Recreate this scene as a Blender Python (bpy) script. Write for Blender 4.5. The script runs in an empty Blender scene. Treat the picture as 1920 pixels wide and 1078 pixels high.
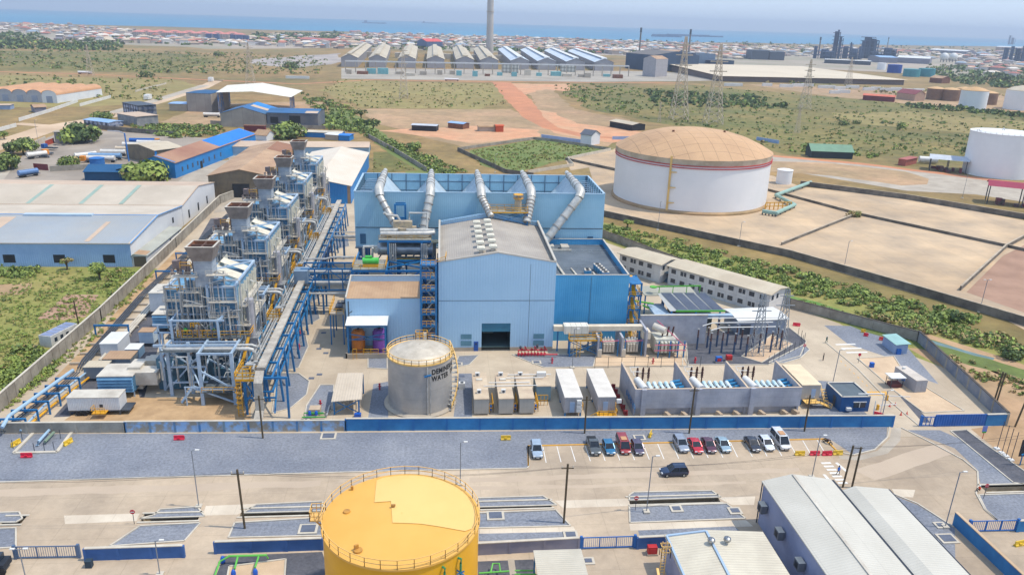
import bpy, bmesh, math, random
from mathutils import Vector, Matrix
from mathutils.geometry import tessellate_polygon
rnd = random.Random(7)
sc = bpy.context.scene
COL = sc.collection
PI = math.pi
# ---------------------------------------------------------------- camera
CAMH = 70.0; FPX = 1450.0
pit = math.atan(501 / 1450); rol = math.atan(.0304); yaw = math.radians(5.5)
cp, sp, ct, st = math.cos(pit), math.sin(pit), math.cos(rol), math.sin(rol)
ca, sa = math.cos(yaw), math.sin(yaw)
R0 = Vector((ca, -sa, 0)); U0 = Vector((sp * sa, sp * ca, cp)); FW = Vector((cp * sa, cp * ca, -sp))
RR = R0 * ct + U0 * st; UU = -R0 * st + U0 * ct
cam = bpy.data.objects.new('camera', bpy.data.cameras.new('camera')); COL.objects.link(cam)
cam.matrix_world = Matrix(((RR.x, UU.x, -FW.x, 0), (RR.y, UU.y, -FW.y, 0), (RR.z, UU.z, -FW.z, CAMH), (0, 0, 0, 1)))
cam.data.sensor_width = 36; cam.data.lens = 36 * FPX / 1920
cam.data.clip_start = 1; cam.data.clip_end = 60000
sc.camera = cam
# ---------------------------------------------------------------- light
SUN_EL, SUN_AZ = 63, -9          # azimuth measured from +X towards +Y (the plant's own axes)
w = bpy.data.worlds.new('World'); sc.world = w; w.use_nodes = True
nt = w.node_tree; bg = nt.nodes['Background']
sky = nt.nodes.new('ShaderNodeTexSky'); sky.sky_type = 'NISHITA'; sky.sun_disc = False
sky.sun_elevation = math.radians(SUN_EL); sky.sun_rotation = math.radians(90 - SUN_AZ)
sky.altitude = 0; sky.air_density = 1.0; sky.dust_density = 1.0; sky.ozone_density = 3.0
veil = nt.nodes.new('ShaderNodeMix'); veil.data_type = 'RGBA'; veil.inputs[0].default_value = .72      # bright hazy tropical sky: clear sky seen through a pale veil
nt.links.new(sky.outputs[0], veil.inputs[6]); veil.inputs[7].default_value = (3.0, 3.85, 5.3, 1)
nt.links.new(veil.outputs[2], bg.inputs[0]); bg.inputs[1].default_value = .15
sl = bpy.data.lights.new('sun', 'SUN'); sl.energy = 2.5; sl.angle = math.radians(.5); sl.color = (1, .91, .77)
sun = bpy.data.objects.new('sun', sl); COL.objects.link(sun)
sd = Vector((math.cos(math.radians(SUN_EL)) * math.cos(math.radians(SUN_AZ)), math.cos(math.radians(SUN_EL)) * math.sin(math.radians(SUN_AZ)), math.sin(math.radians(SUN_EL))))
sun.rotation_euler = sd.to_track_quat('Z', 'Y').to_euler(); sun.location = (0, 0, 200)
sc.view_settings.view_transform = 'Standard'; sc.view_settings.look = 'None'
sc.view_settings.exposure = .5; sc.view_settings.gamma = 1
sc.cycles.max_bounces = 5; sc.cycles.diffuse_bounces = 3; sc.cycles.volume_bounces = 0
# ---------------------------------------------------------------- helpers
def G(px, py, z=0.):
    d = FW * FPX + RR * (px - 960) - UU * (py - 539)
    t = (z - CAMH) / d.z
    return Vector((d.x * t, d.y * t, z))
def lin(c): return tuple(((v / 255) / 12.92 if v / 255 <= .04045 else ((v / 255 + .055) / 1.055) ** 2.4) for v in c)
MC = {}
def M(name, c, c2=None, sc_=.35, rough=.75, metal=0., amt=.5, rib=None, seam=None, grime=0., fine=0., coat=0., detail=6, fs=2.2):
    """procedural material: colours are sRGB 0-255; rib=(axis,period,bump), seam=(axis,period,width,darken) lists"""
    if name in MC: return MC[name]
    m = bpy.data.materials.new(name); m.use_nodes = True; N = m.node_tree.nodes; L = m.node_tree.links
    b = N['Principled BSDF']; b.inputs['Roughness'].default_value = rough; b.inputs['Metallic'].default_value = metal
    b.inputs['Coat Weight'].default_value = coat
    a = lin(c); a2 = lin(c2) if c2 else tuple(v * .86 for v in a)
    tc = N.new('ShaderNodeTexCoord'); co = tc.outputs['Object']
    nz = N.new('ShaderNodeTexNoise'); nz.inputs['Scale'].default_value = sc_; nz.inputs['Detail'].default_value = detail
    nz.inputs['Roughness'].default_value = .62
    L.new(co, nz.inputs['Vector'])
    rp = N.new('ShaderNodeValToRGB'); rp.color_ramp.elements[0].position = .5 - .25 * amt; rp.color_ramp.elements[1].position = .5 + .25 * amt
    rp.color_ramp.elements[0].color = (*a, 1); rp.color_ramp.elements[1].color = (*a2, 1)
    L.new(nz.outputs[0], rp.inputs[0]); cur = rp.outputs[0]
    def mul(cur, val, fac):
        mx = N.new('ShaderNodeMix'); mx.data_type = 'RGBA'; mx.blend_type = 'MULTIPLY'
        mx.inputs[0].default_value = fac; L.new(cur, mx.inputs[6]); L.new(val, mx.inputs[7]); return mx.outputs[2]
    if grime:
        n2 = N.new('ShaderNodeTexNoise'); n2.inputs['Scale'].default_value = sc_ * .3; n2.inputs['Detail'].default_value = 8; n2.inputs['Roughness'].default_value = .7
        L.new(co, n2.inputs['Vector']); r2 = N.new('ShaderNodeValToRGB')
        r2.color_ramp.elements[0].position = .35; r2.color_ramp.elements[1].position = .6
        r2.color_ramp.elements[0].color = (.5, .45, .4, 1); r2.color_ramp.elements[1].color = (1, 1, 1, 1)
        L.new(n2.outputs[0], r2.inputs[0]); cur = mul(cur, r2.outputs[0], grime)
    if fine:
        n3 = N.new('ShaderNodeTexNoise'); n3.inputs['Scale'].default_value = fs; n3.inputs['Detail'].default_value = 4; n3.inputs['Roughness'].default_value = .8
        L.new(co, n3.inputs['Vector']); r3 = N.new('ShaderNodeValToRGB'); r3.color_ramp.elements[0].position = .3; r3.color_ramp.elements[1].position = .7
        r3.color_ramp.elements[0].color = (.45, .45, .45, 1); r3.color_ramp.elements[1].color = (1.3, 1.3, 1.3, 1)
        L.new(n3.outputs[0], r3.inputs[0]); cur = mul(cur, r3.outputs[0], fine)
    for s in (seam or []):
        ax, per, wd, dk = s
        sx = N.new('ShaderNodeSeparateXYZ'); L.new(co, sx.inputs[0])
        m1 = N.new('ShaderNodeMath'); m1.operation = 'DIVIDE'; L.new(sx.outputs[ax], m1.inputs[0]); m1.inputs[1].default_value = per
        m2 = N.new('ShaderNodeMath'); m2.operation = 'FRACT'; L.new(m1.outputs[0], m2.inputs[0])
        m3 = N.new('ShaderNodeMath'); m3.operation = 'LESS_THAN'; L.new(m2.outputs[0], m3.inputs[0]); m3.inputs[1].default_value = wd / per
        m4 = N.new('ShaderNodeMix'); m4.data_type = 'RGBA'; L.new(m3.outputs[0], m4.inputs[0])
        m4.inputs[6].default_value = (1, 1, 1, 1); m4.inputs[7].default_value = (1 - dk,) * 3 + (1,)
        cur = mul(cur, m4.outputs[2], 1.)
    if rib:
        ax, per, st_ = rib
        sx = N.new('ShaderNodeSeparateXYZ'); L.new(co, sx.inputs[0])
        m1 = N.new('ShaderNodeMath'); m1.operation = 'MULTIPLY'; L.new(sx.outputs[ax], m1.inputs[0]); m1.inputs[1].default_value = 2 * PI / per
        m2 = N.new('ShaderNodeMath'); m2.operation = 'SINE'; L.new(m1.outputs[0], m2.inputs[0])
        bp = N.new('ShaderNodeBump'); bp.inputs['Strength'].default_value = st_; bp.inputs['Distance'].default_value = .06
        L.new(m2.outputs[0], bp.inputs['Height']); L.new(bp.outputs[0], b.inputs['Normal'])
    L.new(cur, b.inputs['Base Color'])
    MC[name] = m; return m
class MB:
    def __init__(s): s.v = []; s.f = []; s.m = []; s.T = None
    def pt(s, p):
        p = Vector(p)
        if s.T is not None: p = s.T @ p
        s.v.append((p.x, p.y, p.z)); return len(s.v) - 1
    def face(s, pts, m=0):
        s.f.append([s.pt(p) for p in pts]); s.m.append(m); return s
    def box(s, x0, y0, z0, x1, y1, z1, m=0, mt=None):
        i = [s.pt(p) for p in ((x0, y0, z0), (x1, y0, z0), (x1, y1, z0), (x0, y1, z0), (x0, y0, z1), (x1, y0, z1), (x1, y1, z1), (x0, y1, z1))]
        for q in ((0, 3, 2, 1), (4, 5, 6, 7), (0, 1, 5, 4), (1, 2, 6, 5), (2, 3, 7, 6), (3, 0, 4, 7)):
            s.f.append([i[k] for k in q]); s.m.append(mt if mt is not None and q == (4, 5, 6, 7) else m)
        return s
    def cbox(s, cx, cy, z0, sx, sy, h, m=0, rz=0, mt=None):
        o = s.T; t = Matrix.Translation((cx, cy, z0)) @ Matrix.Rotation(rz, 4, 'Z')
        s.T = (o @ t) if o is not None else t
        s.box(-sx / 2, -sy / 2, 0, sx / 2, sy / 2, h, m, mt); s.T = o; return s
    def beam(s, a, b, w=.2, h=None, m=0):
        a = Vector(a); b = Vector(b); d = b - a
        if d.length < 1e-6: return s
        h = h or w; d.normalize(); up = Vector((0, 0, 1)) if abs(d.z) < .95 else Vector((0, 1, 0))
        x = d.cross(up).normalized() * w / 2; y = x.cross(d).normalized() * h / 2
        i = [s.pt(p + q) for p in (a, b) for q in (-x - y, x - y, x + y, -x + y)]
        for q in ((0, 1, 2, 3), (7, 6, 5, 4), (0, 4, 5, 1), (1, 5, 6, 2), (2, 6, 7, 3), (3, 7, 4, 0)):
            s.f.append([i[k] for k in q]); s.m.append(m)
        return s
    def tube(s, pts, r=.2, n=8, m=0):
        pts = [Vector(p) for p in pts]; rings = []
        for k, p in enumerate(pts):
            d = (pts[min(k + 1, len(pts) - 1)] - pts[max(k - 1, 0)]).normalized()
            up = Vector((0, 0, 1)) if abs(d.z) < .9 else Vector((0, 1, 0))
            x = d.cross(up).normalized(); y = x.cross(d)
            rings.append([s.pt(p + (x * math.cos(2 * PI * j / n) + y * math.sin(2 * PI * j / n)) * r) for j in range(n)])
        for a, b in zip(rings, rings[1:]):
            for j in range(n): s.f.append([a[j], a[(j + 1) % n], b[(j + 1) % n], b[j]]); s.m.append(m)
        s.f.append(rings[0][::-1]); s.m.append(m); s.f.append(rings[-1]); s.m.append(m); return s
    def lathe(s, cx, cy, prof, n=24, m=0, caps=True):
        rings = [[s.pt((cx + r * math.cos(2 * PI * j / n), cy + r * math.sin(2 * PI * j / n), z)) for j in range(n)] for r, z in prof]
        for k, (a, b) in enumerate(zip(rings, rings[1:])):
            mm = m[k] if isinstance(m, (list, tuple)) else m
            for j in range(n): s.f.append([a[j], a[(j + 1) % n], b[(j + 1) % n], b[j]]); s.m.append(mm)
        if caps:
            mm = m if not isinstance(m, (list, tuple)) else m[-1]
            s.f.append(rings[0][::-1]); s.m.append(mm); s.f.append(rings[-1]); s.m.append(mm)
        return s
    def prism(s, pts, z0, z1, m=0, mt=None):
        n = len(pts); A = sum(pts[i][0] * pts[(i + 1) % n][1] - pts[(i + 1) % n][0] * pts[i][1] for i in range(n))
        if A < 0: pts = pts[::-1]
        a = [s.pt((p[0], p[1], z0)) for p in pts]; b = [s.pt((p[0], p[1], z1)) for p in pts]
        for j in range(n): s.f.append([a[j], a[(j + 1) % n], b[(j + 1) % n], b[j]]); s.m.append(m)
        s.f.append(a[::-1]); s.m.append(m); s.f.append(b); s.m.append(m if mt is None else mt); return s
    def rail(s, pts, h=1.1, m=0, r=.07, step=2.0, close=False):
        pts = [Vector(p) for p in pts]
        if close: pts = pts + [pts[0]]
        for a, b in zip(pts, pts[1:]):
            for k in (.5, 1.): s.beam(a + Vector((0, 0, h * k)), b + Vector((0, 0, h * k)), r, m=m)
            n = max(1, round((b - a).length / step))
            for i in range(n + 1):
                q = a.lerp(b, i / n); s.beam(q, q + Vector((0, 0, h)), r, m=m)
        return s
    def mark(s): s.k = getattr(s, 'k', []) + [len(s.f)]; return s
    def build(s, name, mats, parent=None, smooth=False, loc=None, rz=0):
        if getattr(s, 'k', None):          # marked pieces become meshes of their own
            ks = [0] + s.k; o = None
            for a, e in zip(ks, ks[1:]):
                if e <= a: continue
                q = MB(); idx = {}
                for f, m_ in zip(s.f[a:e], s.m[a:e]):
                    g = []
                    for i in f:
                        if i not in idx: idx[i] = len(q.v); q.v.append(s.v[i])
                        g.append(idx[i])
                    q.f.append(g); q.m.append(m_)
                o = q.build(name, mats, parent, smooth, loc, rz)
            return o
        me = bpy.data.meshes.new(name); me.from_pydata(s.v, [], s.f)
        for mm in (mats if isinstance(mats, (list, tuple)) else [mats]): me.materials.append(mm)
        if any(s.m): me.polygons.foreach_set('material_index', s.m)
        if smooth:
            me.polygons.foreach_set('use_smooth', [True] * len(me.polygons))
            try: me.set_sharp_from_angle(angle=math.radians(40))
            except Exception: pass
        me.update(); o = bpy.data.objects.new(name, me); COL.objects.link(o)
        if parent is not None: o.parent = parent
        if loc is not None: o.location = loc
        if rz: o.rotation_euler.z = rz
        return o
def tag(o, label=None, cat=None, group=None, kind=None):
    if label: o['label'] = label
    if cat: o['category'] = cat
    if group: o['group'] = group
    if kind: o['kind'] = kind
    return o
def thing(name, label, cat, loc=(0, 0, 0), rz=0, group=None):
    o = bpy.data.objects.new(name, None); COL.objects.link(o); o.empty_display_size = .5
    o.location = loc; o.rotation_euler.z = rz
    return tag(o, label, cat, group)
def kids(o): return [c for c in bpy.data.objects if c.parent == o]
KC = {}
def dup(o, loc, rz, label, group=None, scale=None):
    if o.name not in KC: KC[o.name] = [(c, kids(c)) for c in kids(o)]
    c = o.copy(); COL.objects.link(c); c.location = loc; c.rotation_euler.z = rz
    if scale: c.scale = (scale,) * 3
    c['label'] = label
    if group: c['group'] = group
    for ch, gs in KC[o.name]:
        d = ch.copy(); COL.objects.link(d); d.parent = c
        for g in gs: e = g.copy(); COL.objects.link(e); e.parent = d
    return c
ORD = ['first', 'second', 'third', 'fourth', 'fifth', 'sixth', 'seventh', 'eighth', 'ninth', 'tenth', 'eleventh', 'twelfth', 'thirteenth', 'fourteenth', 'fifteenth', 'sixteenth', 'seventeenth', 'eighteenth', 'nineteenth', 'twentieth', 'twenty-first', 'twenty-second', 'twenty-third', 'twenty-fourth', 'twenty-fifth', 'twenty-sixth', 'twenty-seventh', 'twenty-eighth']
def PX(*a): return [G(*p) for p in a]
def wob(pts, step, amp, closed=True):
    out = []; n = len(pts)
    for i in range(n if closed else n - 1):
        a, b = pts[i], pts[(i + 1) % n]; d = b - a; k = max(1, int(d.length / step)); nr = Vector((-d.y, d.x, 0)).normalized()
        for j in range(k): out.append(a.lerp(b, j / k) + nr * (rnd.uniform(-amp, amp) if (j or closed) else 0))
    if not closed: out.append(pts[-1])
    return out
def sheet(name, pts, mat, z, holes=(), kind='structure', parent=None, step=0, amp=0):
    pts = [Vector((p[0], p[1], 0)) for p in pts]
    if step: pts = wob(pts, step, amp)
    loops = [pts] + [[Vector((p[0], p[1], 0)) for p in h] for h in holes]
    tris = tessellate_polygon(loops); flat = [p for l in loops for p in l]
    me = bpy.data.meshes.new(name); vs = [(p.x, p.y, z) for p in flat]; fs = []
    for t in tris:
        a, b, c = (flat[i] for i in t); cr = (b - a).cross(c - a).z
        if abs(cr) < 1e-9: continue
        fs.append(tuple(t) if cr > 0 else tuple(t)[::-1])
    me.from_pydata(vs, [], fs); me.materials.append(mat); o = bpy.data.objects.new(name, me); COL.objects.link(o)
    o['kind'] = kind
    return o
def strip(name, pts, wd, mat, z, step=0, amp=0, parent=None):
    pts = [Vector(p) for p in pts]; L_, R_ = [], []
    for k, p in enumerate(pts):
        d = (pts[min(k + 1, len(pts) - 1)] - pts[max(k - 1, 0)]).normalized(); n = Vector((-d.y, d.x, 0))
        ww = wd[k] if isinstance(wd, (list, tuple)) else wd
        L_.append(p + n * ww / 2); R_.append(p - n * ww / 2)
    return sheet(name, L_ + R_[::-1], mat, z, step=step, amp=amp)
def wall(name, label, cat, pts, h, t, mats, pier=0, cap=None, z0=0, group=None, panel=None):
    """a free-standing wall along points, with piers and an optional coping"""
    pts = [Vector((p[0], p[1], 0)) for p in pts]; o = thing(name, label, cat, pts[0] + Vector((0, 0, z0)), group=group)
    b = MB(); b.T = Matrix.Translation(-pts[0]); c = MB(); c.T = b.T; q = MB(); q.T = b.T
    for a, e in zip(pts, pts[1:]):
        b.beam(a + Vector((0, 0, h / 2)), e + Vector((0, 0, h / 2)), t, h)
        if cap: c.beam(a + Vector((0, 0, h + .06)), e + Vector((0, 0, h + .06)), t + .18, .12)
        if pier:
            n = max(1, round((e - a).length / pier))
            for i in range(n + 1):
                s_ = a.lerp(e, i / n); q.cbox(s_.x, s_.y, 0, t + .14, t + .14, h - .003 if cap else h + .05)
    b.build('wall_panel', mats[0], o)
    if cap: c.build('coping', mats[1], o)
    if pier: u = q.build('pier', mats[2 if len(mats) > 2 else 0], o); u['kind'] = 'stuff' if False else ''; del u['kind']
    return o
def shed(name, label, A, B, depth, eave, ridge, mats, axis='x', over=.4, cat='building', group=None, openings=(), parts=True, base=0, roofpos=.5, panels=(), sides=()):
    """gabled building: A,B ground points of the front wall; mats=(wall, roof[, dark]); axis of the ridge: 'x' along front, 'y' to the back
    openings: (face,u0,u1,z0,z1,matindex) with face f/r/l ; panels: (slope,u0,u1,v0,v1,mat) patches lying on the roof"""
    A = Vector((A[0], A[1], 0)); B = Vector((B[0], B[1], 0)); d = B - A; L_ = d.length; rz = math.atan2(d.y, d.x)
    o = thing(name, label, cat, (A.x, A.y, base), rz, group)
    W = MB(); R = MB(); D = depth; t = .18
    if axis == 'x':
        yr = D * roofpos
        W.face([(0, 0, 0), (L_, 0, 0), (L_, 0, eave), (0, 0, eave)]); W.face([(L_, D, 0), (0, D, 0), (0, D, eave), (L_, D, eave)])
        W.face([(L_, 0, 0), (L_, D, 0), (L_, D, eave), (L_, yr, ridge), (L_, 0, eave)]); W.face([(0, D, 0), (0, 0, 0), (0, 0, eave), (0, yr, ridge), (0, D, eave)])
        s1 = (ridge - eave) / max(yr, .01); s2 = (ridge - eave) / max(D - yr, .01); z1 = eave - over * s1 + .05; z2 = eave - over * s2 + .05; zr = ridge + .05
        for (xa, ya, za, xb, yb, zb) in ((-over, -over, z1, L_ + over, yr, zr), (-over, yr, zr, L_ + over, D + over, z2)):
            p = [(xa, ya, za), (xb, ya, za), (xb, yb, zb), (xa, yb, zb)]; u = [(x, y, z + t) for x, y, z in p]
            R.face(u); R.face(p[::-1])
            for i in range(4): R.face([p[i], p[(i + 1) % 4], u[(i + 1) % 4], u[i]])
    else:
        xr = L_ * roofpos
        W.face([(0, 0, 0), (L_, 0, 0), (L_, 0, eave), (xr, 0, ridge), (0, 0, eave)]); W.face([(L_, D, 0), (0, D, 0), (0, D, eave), (xr, D, ridge), (L_, D, eave)])
        W.face([(L_, 0, 0), (L_, D, 0), (L_, D, eave), (L_, 0, eave)]); W.face([(0, D, 0), (0, 0, 0), (0, 0, eave), (0, D, eave)])
        s1 = (ridge - eave) / max(xr, .01); s2 = (ridge - eave) / max(L_ - xr, .01); z1 = eave - over * s1 + .05; z2 = eave - over * s2 + .05; zr = ridge + .05
        for (xa, za, xb, zb) in ((-over, z1, xr, zr), (xr, zr, L_ + over, z2)):
            p = [(xa, -over, za), (xb, -over, zb), (xb, D + over, zb), (xa, D + over, za)]; u = [(x, y, z + t) for x, y, z in p]
            R.face(u); R.face(p[::-1])
            for i in range(4): R.face([p[i], p[(i + 1) % 4], u[(i + 1) % 4], u[i]])
    def roofz(x, y):
        if axis == 'x': return (eave + (ridge - eave) * y / yr if y < yr else eave + (ridge - eave) * (D - y) / (D - yr)) + .05 + t
        return (eave + (ridge - eave) * x / xr if x < xr else eave + (ridge - eave) * (L_ - x) / (L_ - xr)) + .05 + t
    W.build('wall', mats[0], o); rf = R.build('roof', mats[1], o)
    for pi_, (x0, x1, y0, y1, mt) in enumerate(panels):
        q = MB(); pz = .04 + .03 * pi_; q.face([(x, y, roofz(x, y) + pz) for x, y in ((x0, y0), (x1, y0), (x1, y1), (x0, y1))])
        q.build('roof_panel', mt, o)
    for (fc, u0, u1, z0, z1, mt, nm) in openings:
        q = MB()
        if fc == 'f': q.box(u0, -.06, z0, u1, .05, z1)
        elif fc == 'r': q.box(L_ - .05, u0, z0, L_ + .06, u1, z1)
        else: q.box(-.06, u0, z0, .05, u1, z1)
        q.build(nm, mt, o)
    return o
# ---------------------------------------------------------------- palette
conc = M('plain_concrete', (186, 176, 160), (166, 155, 140), .12, .9, grime=.25, fine=.12)
conc_road = M('road_concrete', (204, 185, 160), (174, 158, 138), .05, .92, grime=.5, fine=.2, fs=.7, seam=[(0, 6, .1, .13), (1, 5, .1, .13)])
conc_yard = M('yard_concrete', (202, 186, 162), (180, 164, 142), .07, .92, grime=.3, fine=.1, seam=[(0, 5, .08, .15), (1, 5, .08, .15)])
kerbm = M('kerb_concrete', (206, 198, 182), None, .6, .9, grime=.3)
gravel = M('blue_grey_gravel', (146, 150, 158), (120, 126, 138), .1, .95, fine=.75, amt=.8, grime=.25)
darkgr = M('dark_gravel', (98, 98, 104), (80, 82, 90), .3, .95, fine=.6)
bund = M('bund_concrete', (212, 184, 148), (170, 152, 130), .06, .92, amt=.8, grime=.4, seam=[(0, 9, .25, .14), (1, 9, .25, .14)])
dirt = M('sandy_soil', (198, 160, 124), (150, 132, 96), .02, .95, fine=.5, fs=.12, grime=.4, amt=.9)
reddirt = M('red_earth', (206, 140, 100), (186, 128, 94), .02, .95, fine=.3, fs=.1, grime=.3)
wallc = M('weathered_wall_concrete', (170, 164, 152), (140, 134, 124), .3, .9, grime=.45)
bwall = M('blue_painted_wall', (52, 132, 188), (40, 112, 170), .25, .75, grime=.3)
hallb = M('pale_blue_cladding', (170, 206, 232), (160, 198, 226), .08, .5, rib=(0, .6, .18), seam=[(0, 3.0, .04, .1)])
hallroof = M('grey_beige_roof_sheeting', (176, 168, 156), (160, 152, 142), .15, .6, rib=(0, .5, .25), grime=.2, seam=[(1, 4.2, .1, .14)])
annb = M('deep_blue_cladding', (84, 166, 210), (58, 146, 196), .1, .45, rib=(0, .5, .15), seam=[(0, 5, .06, .15)])
accb = M('air_cooler_blue_cladding', (164, 204, 222), (150, 194, 214), .12, .45, rib=(0, .5, .15), seam=[(2, 4, .05, .12)])
steelb = M('blue_painted_steel', (24, 116, 172), (20, 98, 152), .6, .45)
steell = M('pale_blue_steel', (176, 196, 214), (150, 174, 198), .5, .5, grime=.2)
caseb = M('boiler_casing_blue', (112, 162, 194), (80, 134, 172), .5, .5, seam=[(2, .8, .12, .4)], grime=.3)
galv = M('galvanised_pipe', (196, 196, 192), (160, 162, 162), .8, .42, .3)
white = M('white_painted_metal', (226, 226, 222), (212, 212, 208), .2, .5, grime=.12)
offw = M('off_white_metal', (214, 208, 194), (186, 178, 164), .3, .55, grime=.25)
yel = M('yellow_paint', (222, 166, 34), (206, 148, 26), .5, .5)
red = M('red_paint', (190, 40, 44), (170, 34, 38), .5, .5)
green = M('green_paint', (60, 158, 66), (50, 140, 56), .5, .5)
blk = M('dark_opening', (34, 38, 44), (26, 30, 36), .5, .7)
glass = M('dark_window_glass', (52, 64, 76), (40, 50, 62), .5, .12)
tanr = M('tan_roof_sheeting', (190, 158, 124), (168, 134, 104), .12, .7, rib=(0, .6, .25), grime=.4)
creamr = M('cream_roof_sheeting', (206, 194, 170), (190, 176, 152), .1, .65, rib=(0, .6, .25), grime=.25, seam=[(0, 6, .12, .1)])
woodp = M('timber_pole', (92, 80, 58), (74, 64, 48), 2, .85)
tyre = M('tyre_rubber', (28, 28, 30), None, 2, .85)
darkst = M('dark_grey_steel', (70, 78, 88), (56, 62, 72), .6, .5)
hopm = M('weathered_grey_hopper', (150, 140, 132), (128, 118, 112), .5, .75, grime=.35)
rust = M('rusty_brown_metal', (138, 92, 66), (112, 74, 54), .8, .8, grime=.3)
# ---------------------------------------------------------------- ground, sea, roads
scrub = M('dry_scrub_ground', (122, 116, 66), (176, 140, 92), .008, .97, amt=.8, grime=.5, detail=14, fine=.75, fs=.07)
grassy = M('grassy_ground', (96, 106, 50), (150, 130, 74), .02, .97, amt=.9, grime=.5, detail=14, fine=.7, fs=.16)
greeng = M('lush_green_ground', (92, 120, 50), (128, 128, 74), .06, .97, amt=1., grime=.3, detail=10)
M('lush_brush_ground', (122, 136, 60), (156, 142, 84), .05, .97, amt=.9, fine=.6, fs=.5)
dryg = M('dry_yellow_grass', (166, 146, 92), (140, 132, 76), .02, .97, amt=1., grime=.35, detail=12, fine=.6, fs=.08)
seam_ = M('sea_water', (8, 112, 150), (20, 130, 164), .0004, .4)
fore = [Vector((-140, 50, 0)), Vector((150, 50, 0)), Vector((150, 118, 0)), Vector((-140, 118, 0))]
def R4(x0, y0, x1, y1): return [(x0, y0), (x1, y0), (x1, y1), (x0, y1)]
coast = [Vector((-9000, 6200, 0)), G(-200, 36), G(0, 41.5), G(160, 47), G(330, 51), G(480, 56), G(640, 59.5), G(800, 66), G(960, 68), G(1120, 74), G(1280, 80), G(1400, 80.5), G(1520, 83.5), G(1640, 84.5), G(1760, 86.5), G(1920, 88), G(2100, 92)]
land = coast + [Vector((9000, 5200, 0)), Vector((9000, -400, 0)), Vector((-9000, -400, 0))]
sheet('sea', [(-40000, 1200), (40000, 1200), (40000, 14000), (-40000, 14000)], seam_, -3)
sheet('land', wob(coast, 60, 14, False) + land[len(coast):], scrub, -.02, holes=[fore])
# foreground concrete apron with drain trenches cut out of it
TR = [(G(262, 978), G(370, 976)), (G(0, 984), G(38, 982)), (G(448, 970), G(605, 964)), (G(896, 956), G(1035, 951)), (G(1182, 946), G(1352, 942)), (G(1850, 922), G(1990, 920))]
trs = []
for a, b in TR:
    y = (a.y + b.y) / 2; trs.append((a.x, b.x, y, y + 1.9))
trs[5] = (trs[5][0], 140, trs[5][2], trs[5][3])
holes = [[Vector((x0, y0, 0)), Vector((x1, y0, 0)), Vector((x1, y1, 0)), Vector((x0, y1, 0))] for x0, x1, y0, y1 in trs]
sheet('road', fore, conc_road, 0, holes=holes)
drain = M('drain_concrete', (176, 164, 142), (150, 140, 122), .5, .95, grime=.4)
for i, (x0, x1, y0, y1) in enumerate(trs):
    b = MB(); b.T = Matrix.Translation((-x0, -y0, 0))
    b.face([(x0, y0, -1.1), (x1, y0, -1.1), (x1, y1, -1.1), (x0, y1, -1.1)]); b.face([(x0, y1, -1.1), (x1, y1, -1.1), (x1, y1, 0), (x0, y1, 0)])
    b.face([(x0, y0, 0), (x1, y0, 0), (x1, y0, -1.1), (x0, y0, -1.1)]); b.face([(x1, y0, -1.1), (x1, y0, 0), (x1, y1, 0), (x1, y1, -1.1)]); b.face([(x0, y1, -1.1), (x0, y1, 0), (x0, y0, 0), (x0, y0, -1.1)])
    for yy in (y0 - .3, y1): b.box(x0 - .3, yy, -.3, x1 + .3, yy + .3, .14, 1)
    o = b.build('drain_trench', [drain, kerbm], loc=(x0, y0, 0)); tag(o, kind='structure')
def kerb(pts, w=.22, h=.14, close=False, name='kerb', mat=None):
    b = MB(); pts = [Vector((p[0], p[1], 0)) for p in pts]
    if close: pts = pts + [pts[0]]
    for i in range(len(pts) - 1): b.beam(pts[i] + Vector((0, 0, h / 2)), pts[i + 1] + Vector((0, 0, h / 2)), w, h)
    o = b.build(name, mat or kerbm); return tag(o, kind='structure')
def zone(name, px, mat, z, k=False, step=0, amp=0, close=True):
    pts = PX(*px); sheet(name, pts, mat, z, step=step, amp=amp)
    if k: kerb(pts, close=close)
    return pts
# plant compound slab
comp = [G(0, 806), G(0, 772), Vector((-82, 200, 0)), Vector((-86, 300, 0)), Vector((-52, 325, 0)), Vector((-30, 330, 0)), Vector((20, 300, 0)), G(1130, 440), G(1480, 575), G(1720, 640), G(1885, 795), G(1670, 797)]
comp[0] = Vector((comp[0].x, 118.05, 0)); comp[-1] = Vector((comp[-1].x, 118.05, 0)); comp[-2] = Vector((comp[-2].x, 118.05, 0))
sheet('yard_pavement', comp, conc_yard, .004)
# front gravel strip between wall and road
zone('gravel_bed', [(0, 813), (520, 812), (1060, 807), (1664, 801), (1662, 820), (1640, 842), (1600, 852), (1556, 823), (990, 836), (991, 877), (700, 884), (300, 895), (-60, 906), (-60, 813)], gravel, .008)
kerb(PX((-60, 906), (300, 895), (700, 884), (988, 878), (992, 874), (990, 836)))
ycurb = M('yellow_kerb_paint', (226, 168, 60), None, .5, .7)
kerb(PX((991, 874), (990, 836), (1546, 823), (1572, 848)), name='painted_kerb', mat=ycurb)
kerb(PX((1572, 848), (1600, 853), (1640, 843), (1664, 820), (1668, 801)))
# pavement curve on the junction
zone('pavement', [(1572, 852), (1600, 856), (1645, 845), (1668, 822), (1672, 802), (1690, 802), (1688, 826), (1664, 850), (1610, 863), (1575, 860)], conc, .008)
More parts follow.
